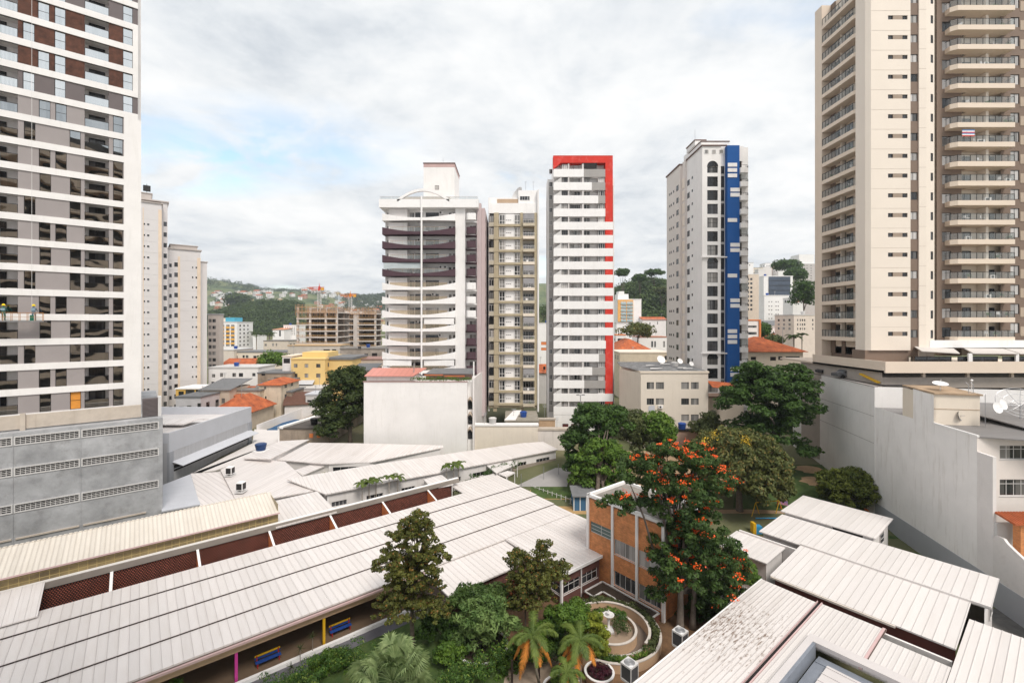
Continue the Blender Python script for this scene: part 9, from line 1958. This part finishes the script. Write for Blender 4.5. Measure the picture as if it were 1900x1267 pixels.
 p = pix(1224, 935, .6); g = MB(); g.lathe(p[0] - .4, p[1], [(.75, 2.7), (.8, 3.6), (.4, 4.2), (.02, 4.3)], 14); g.cyl(p[0] - .4, p[1], 0, 2.8, .15, .15, 8); solo('red_play_turret', 'red play turret glimpsed through the flowering tree', 'play turret', g, [mat('turret_red', (.35, .03, .03))], tuple(p), smooth_=True)
 g = MB(); c = pix(1138, 925, .9); g.tube([c, (c[0], c[1], zat(862, c[1]))], .07, 6); solo('lamp_pole', 'thin white pole rising left of the flowering tree', 'pole', g, [BRIGHT], c)
 g = MB(); c = (atY(1077, 97), 97, 4); zt = zat(733, 97); g.tube([c, (c[0], c[1], zt)], .08, 6); g.box(c[0] - .8, c[0] + .8, c[1] - .1, c[1] + .1, zt - .05, zt + .05); g.box(c[0] - .9, c[0] - .3, c[1] - .3, c[1], zt, zt + .2); g.box(c[0] + .3, c[0] + .9, c[1] - .3, c[1], zt, zt + .2); solo('floodlight_mast', 'floodlight mast with two heads before the red-framed tower', 'floodlight', g, [STEEL], c)
playground()
def worker(label, pos, seed, col):
 x, y, z = pos; J = [((0, 0, .92), .13), ((0, 0, 1.12), .125), ((0, 0, 1.33), .15), ((0, 0, 1.46), .06), ((0, -.02, 1.58), .10), ((0, -.02, 1.68), .085),
         ((.19, 0, 1.38), .062), ((.24, -.14, 1.16), .048), ((.2, -.38, 1.1), .036), ((-.19, 0, 1.38), .062), ((-.26, -.1, 1.14), .048), ((-.24, -.34, 1.05), .036),
         ((.09, 0, .86), .09), ((.1, -.03, .48), .065), ((.1, .02, .08), .045), ((.1, -.12, .03), .04), ((-.09, 0, .86), .09), ((-.12, -.06, .48), .065), ((-.12, 0, .08), .045), ((-.12, -.14, .03), .04)]
 E = [(0, 1), (1, 2), (2, 3), (3, 4), (4, 5), (2, 6), (6, 7), (7, 8), (2, 9), (9, 10), (10, 11), (0, 12), (12, 13), (13, 14), (14, 15), (0, 16), (16, 17), (17, 18), (18, 19)]
 o = skin('person', [((a[0], a[1], a[2]), r) for a, r in J], E, [mat(col[0], col[1])]); o.location = pos; o.rotation_euler = (0, 0, LT.a + math.pi * .9); o['label'] = label; o['category'] = 'person'
 g = MB(); g.lathe(0, -.02, [(.165, 1.66), (.15, 1.7), (.13, 1.79), (.07, 1.85), (.01, 1.87)], 14); h = bpy.data.objects.new('helmet', g.mesh('helmet', [mat('helmet_yellow', (.85, .6, .02))], smooth_=True)); COL.objects.link(h); h.parent = o
 g = MB(); g.box(-.17, .17, -.02, .165, 1.12, 1.36); h = bpy.data.objects.new('vest', g.mesh('vest', [mat('harness', (.25, .35, .42))])); COL.objects.link(h); h.parent = o
worker('worker in a yellow helmet standing at the right end of the hanging platform', (*LT.w(PLX - .75, -1.3), PLZ + .13), 1, ('work_clothes', (.16, .22, .28)))
worker('second worker half cut by the left picture edge on the hanging platform', (*LT.w(LT.x(6, -1.3), -1.2), PLZ + .13), 2, ('green_clothes', (.04, .14, .11)))
def behind():
 """the block of flats the photograph was taken from: stands behind the viewpoint, seen mirrored in the left tower's windows"""
 t = thing('home_apartment_block', 'beige balcony block behind the viewpoint, seen only mirrored in the left tower glass', 'apartment block', (0, -10, 0))
 g = MB(); g.box(-27, 3, -20, -4.6, 0, 72); part('wall', g, [mat('home_dark_wall', (.10, .09, .08))], t)
 for k in range(24):
  g = MB(); z = 1.5 + 2.9 * k; g.box(-27.2, 3.2, -4.6, -2.2, z, z + 1.25); part('balcony', g, [mat('home_beige', (.72, .54, .40))], t)
behind()
print('objects', len(bpy.data.objects))

def haze():
 g = MB(); g.box(-5200, 5200, -70, 8200, -4, 182); m = bpy.data.materials.new('haze_air'); m.use_nodes = True; t = m.node_tree; t.nodes.clear(); o = nn(t, 'ShaderNodeOutputMaterial'); v = nn(t, 'ShaderNodeVolumePrincipled'); v.inputs['Color'].default_value = (.80, .87, .95, 1); v.inputs['Density'].default_value = HAZE; v.inputs['Anisotropy'].default_value = .2
 t.links.new(v.outputs[0], o.inputs['Volume']); struct('haze', g, [m], 'stuff')
HAZE = .0002
haze()
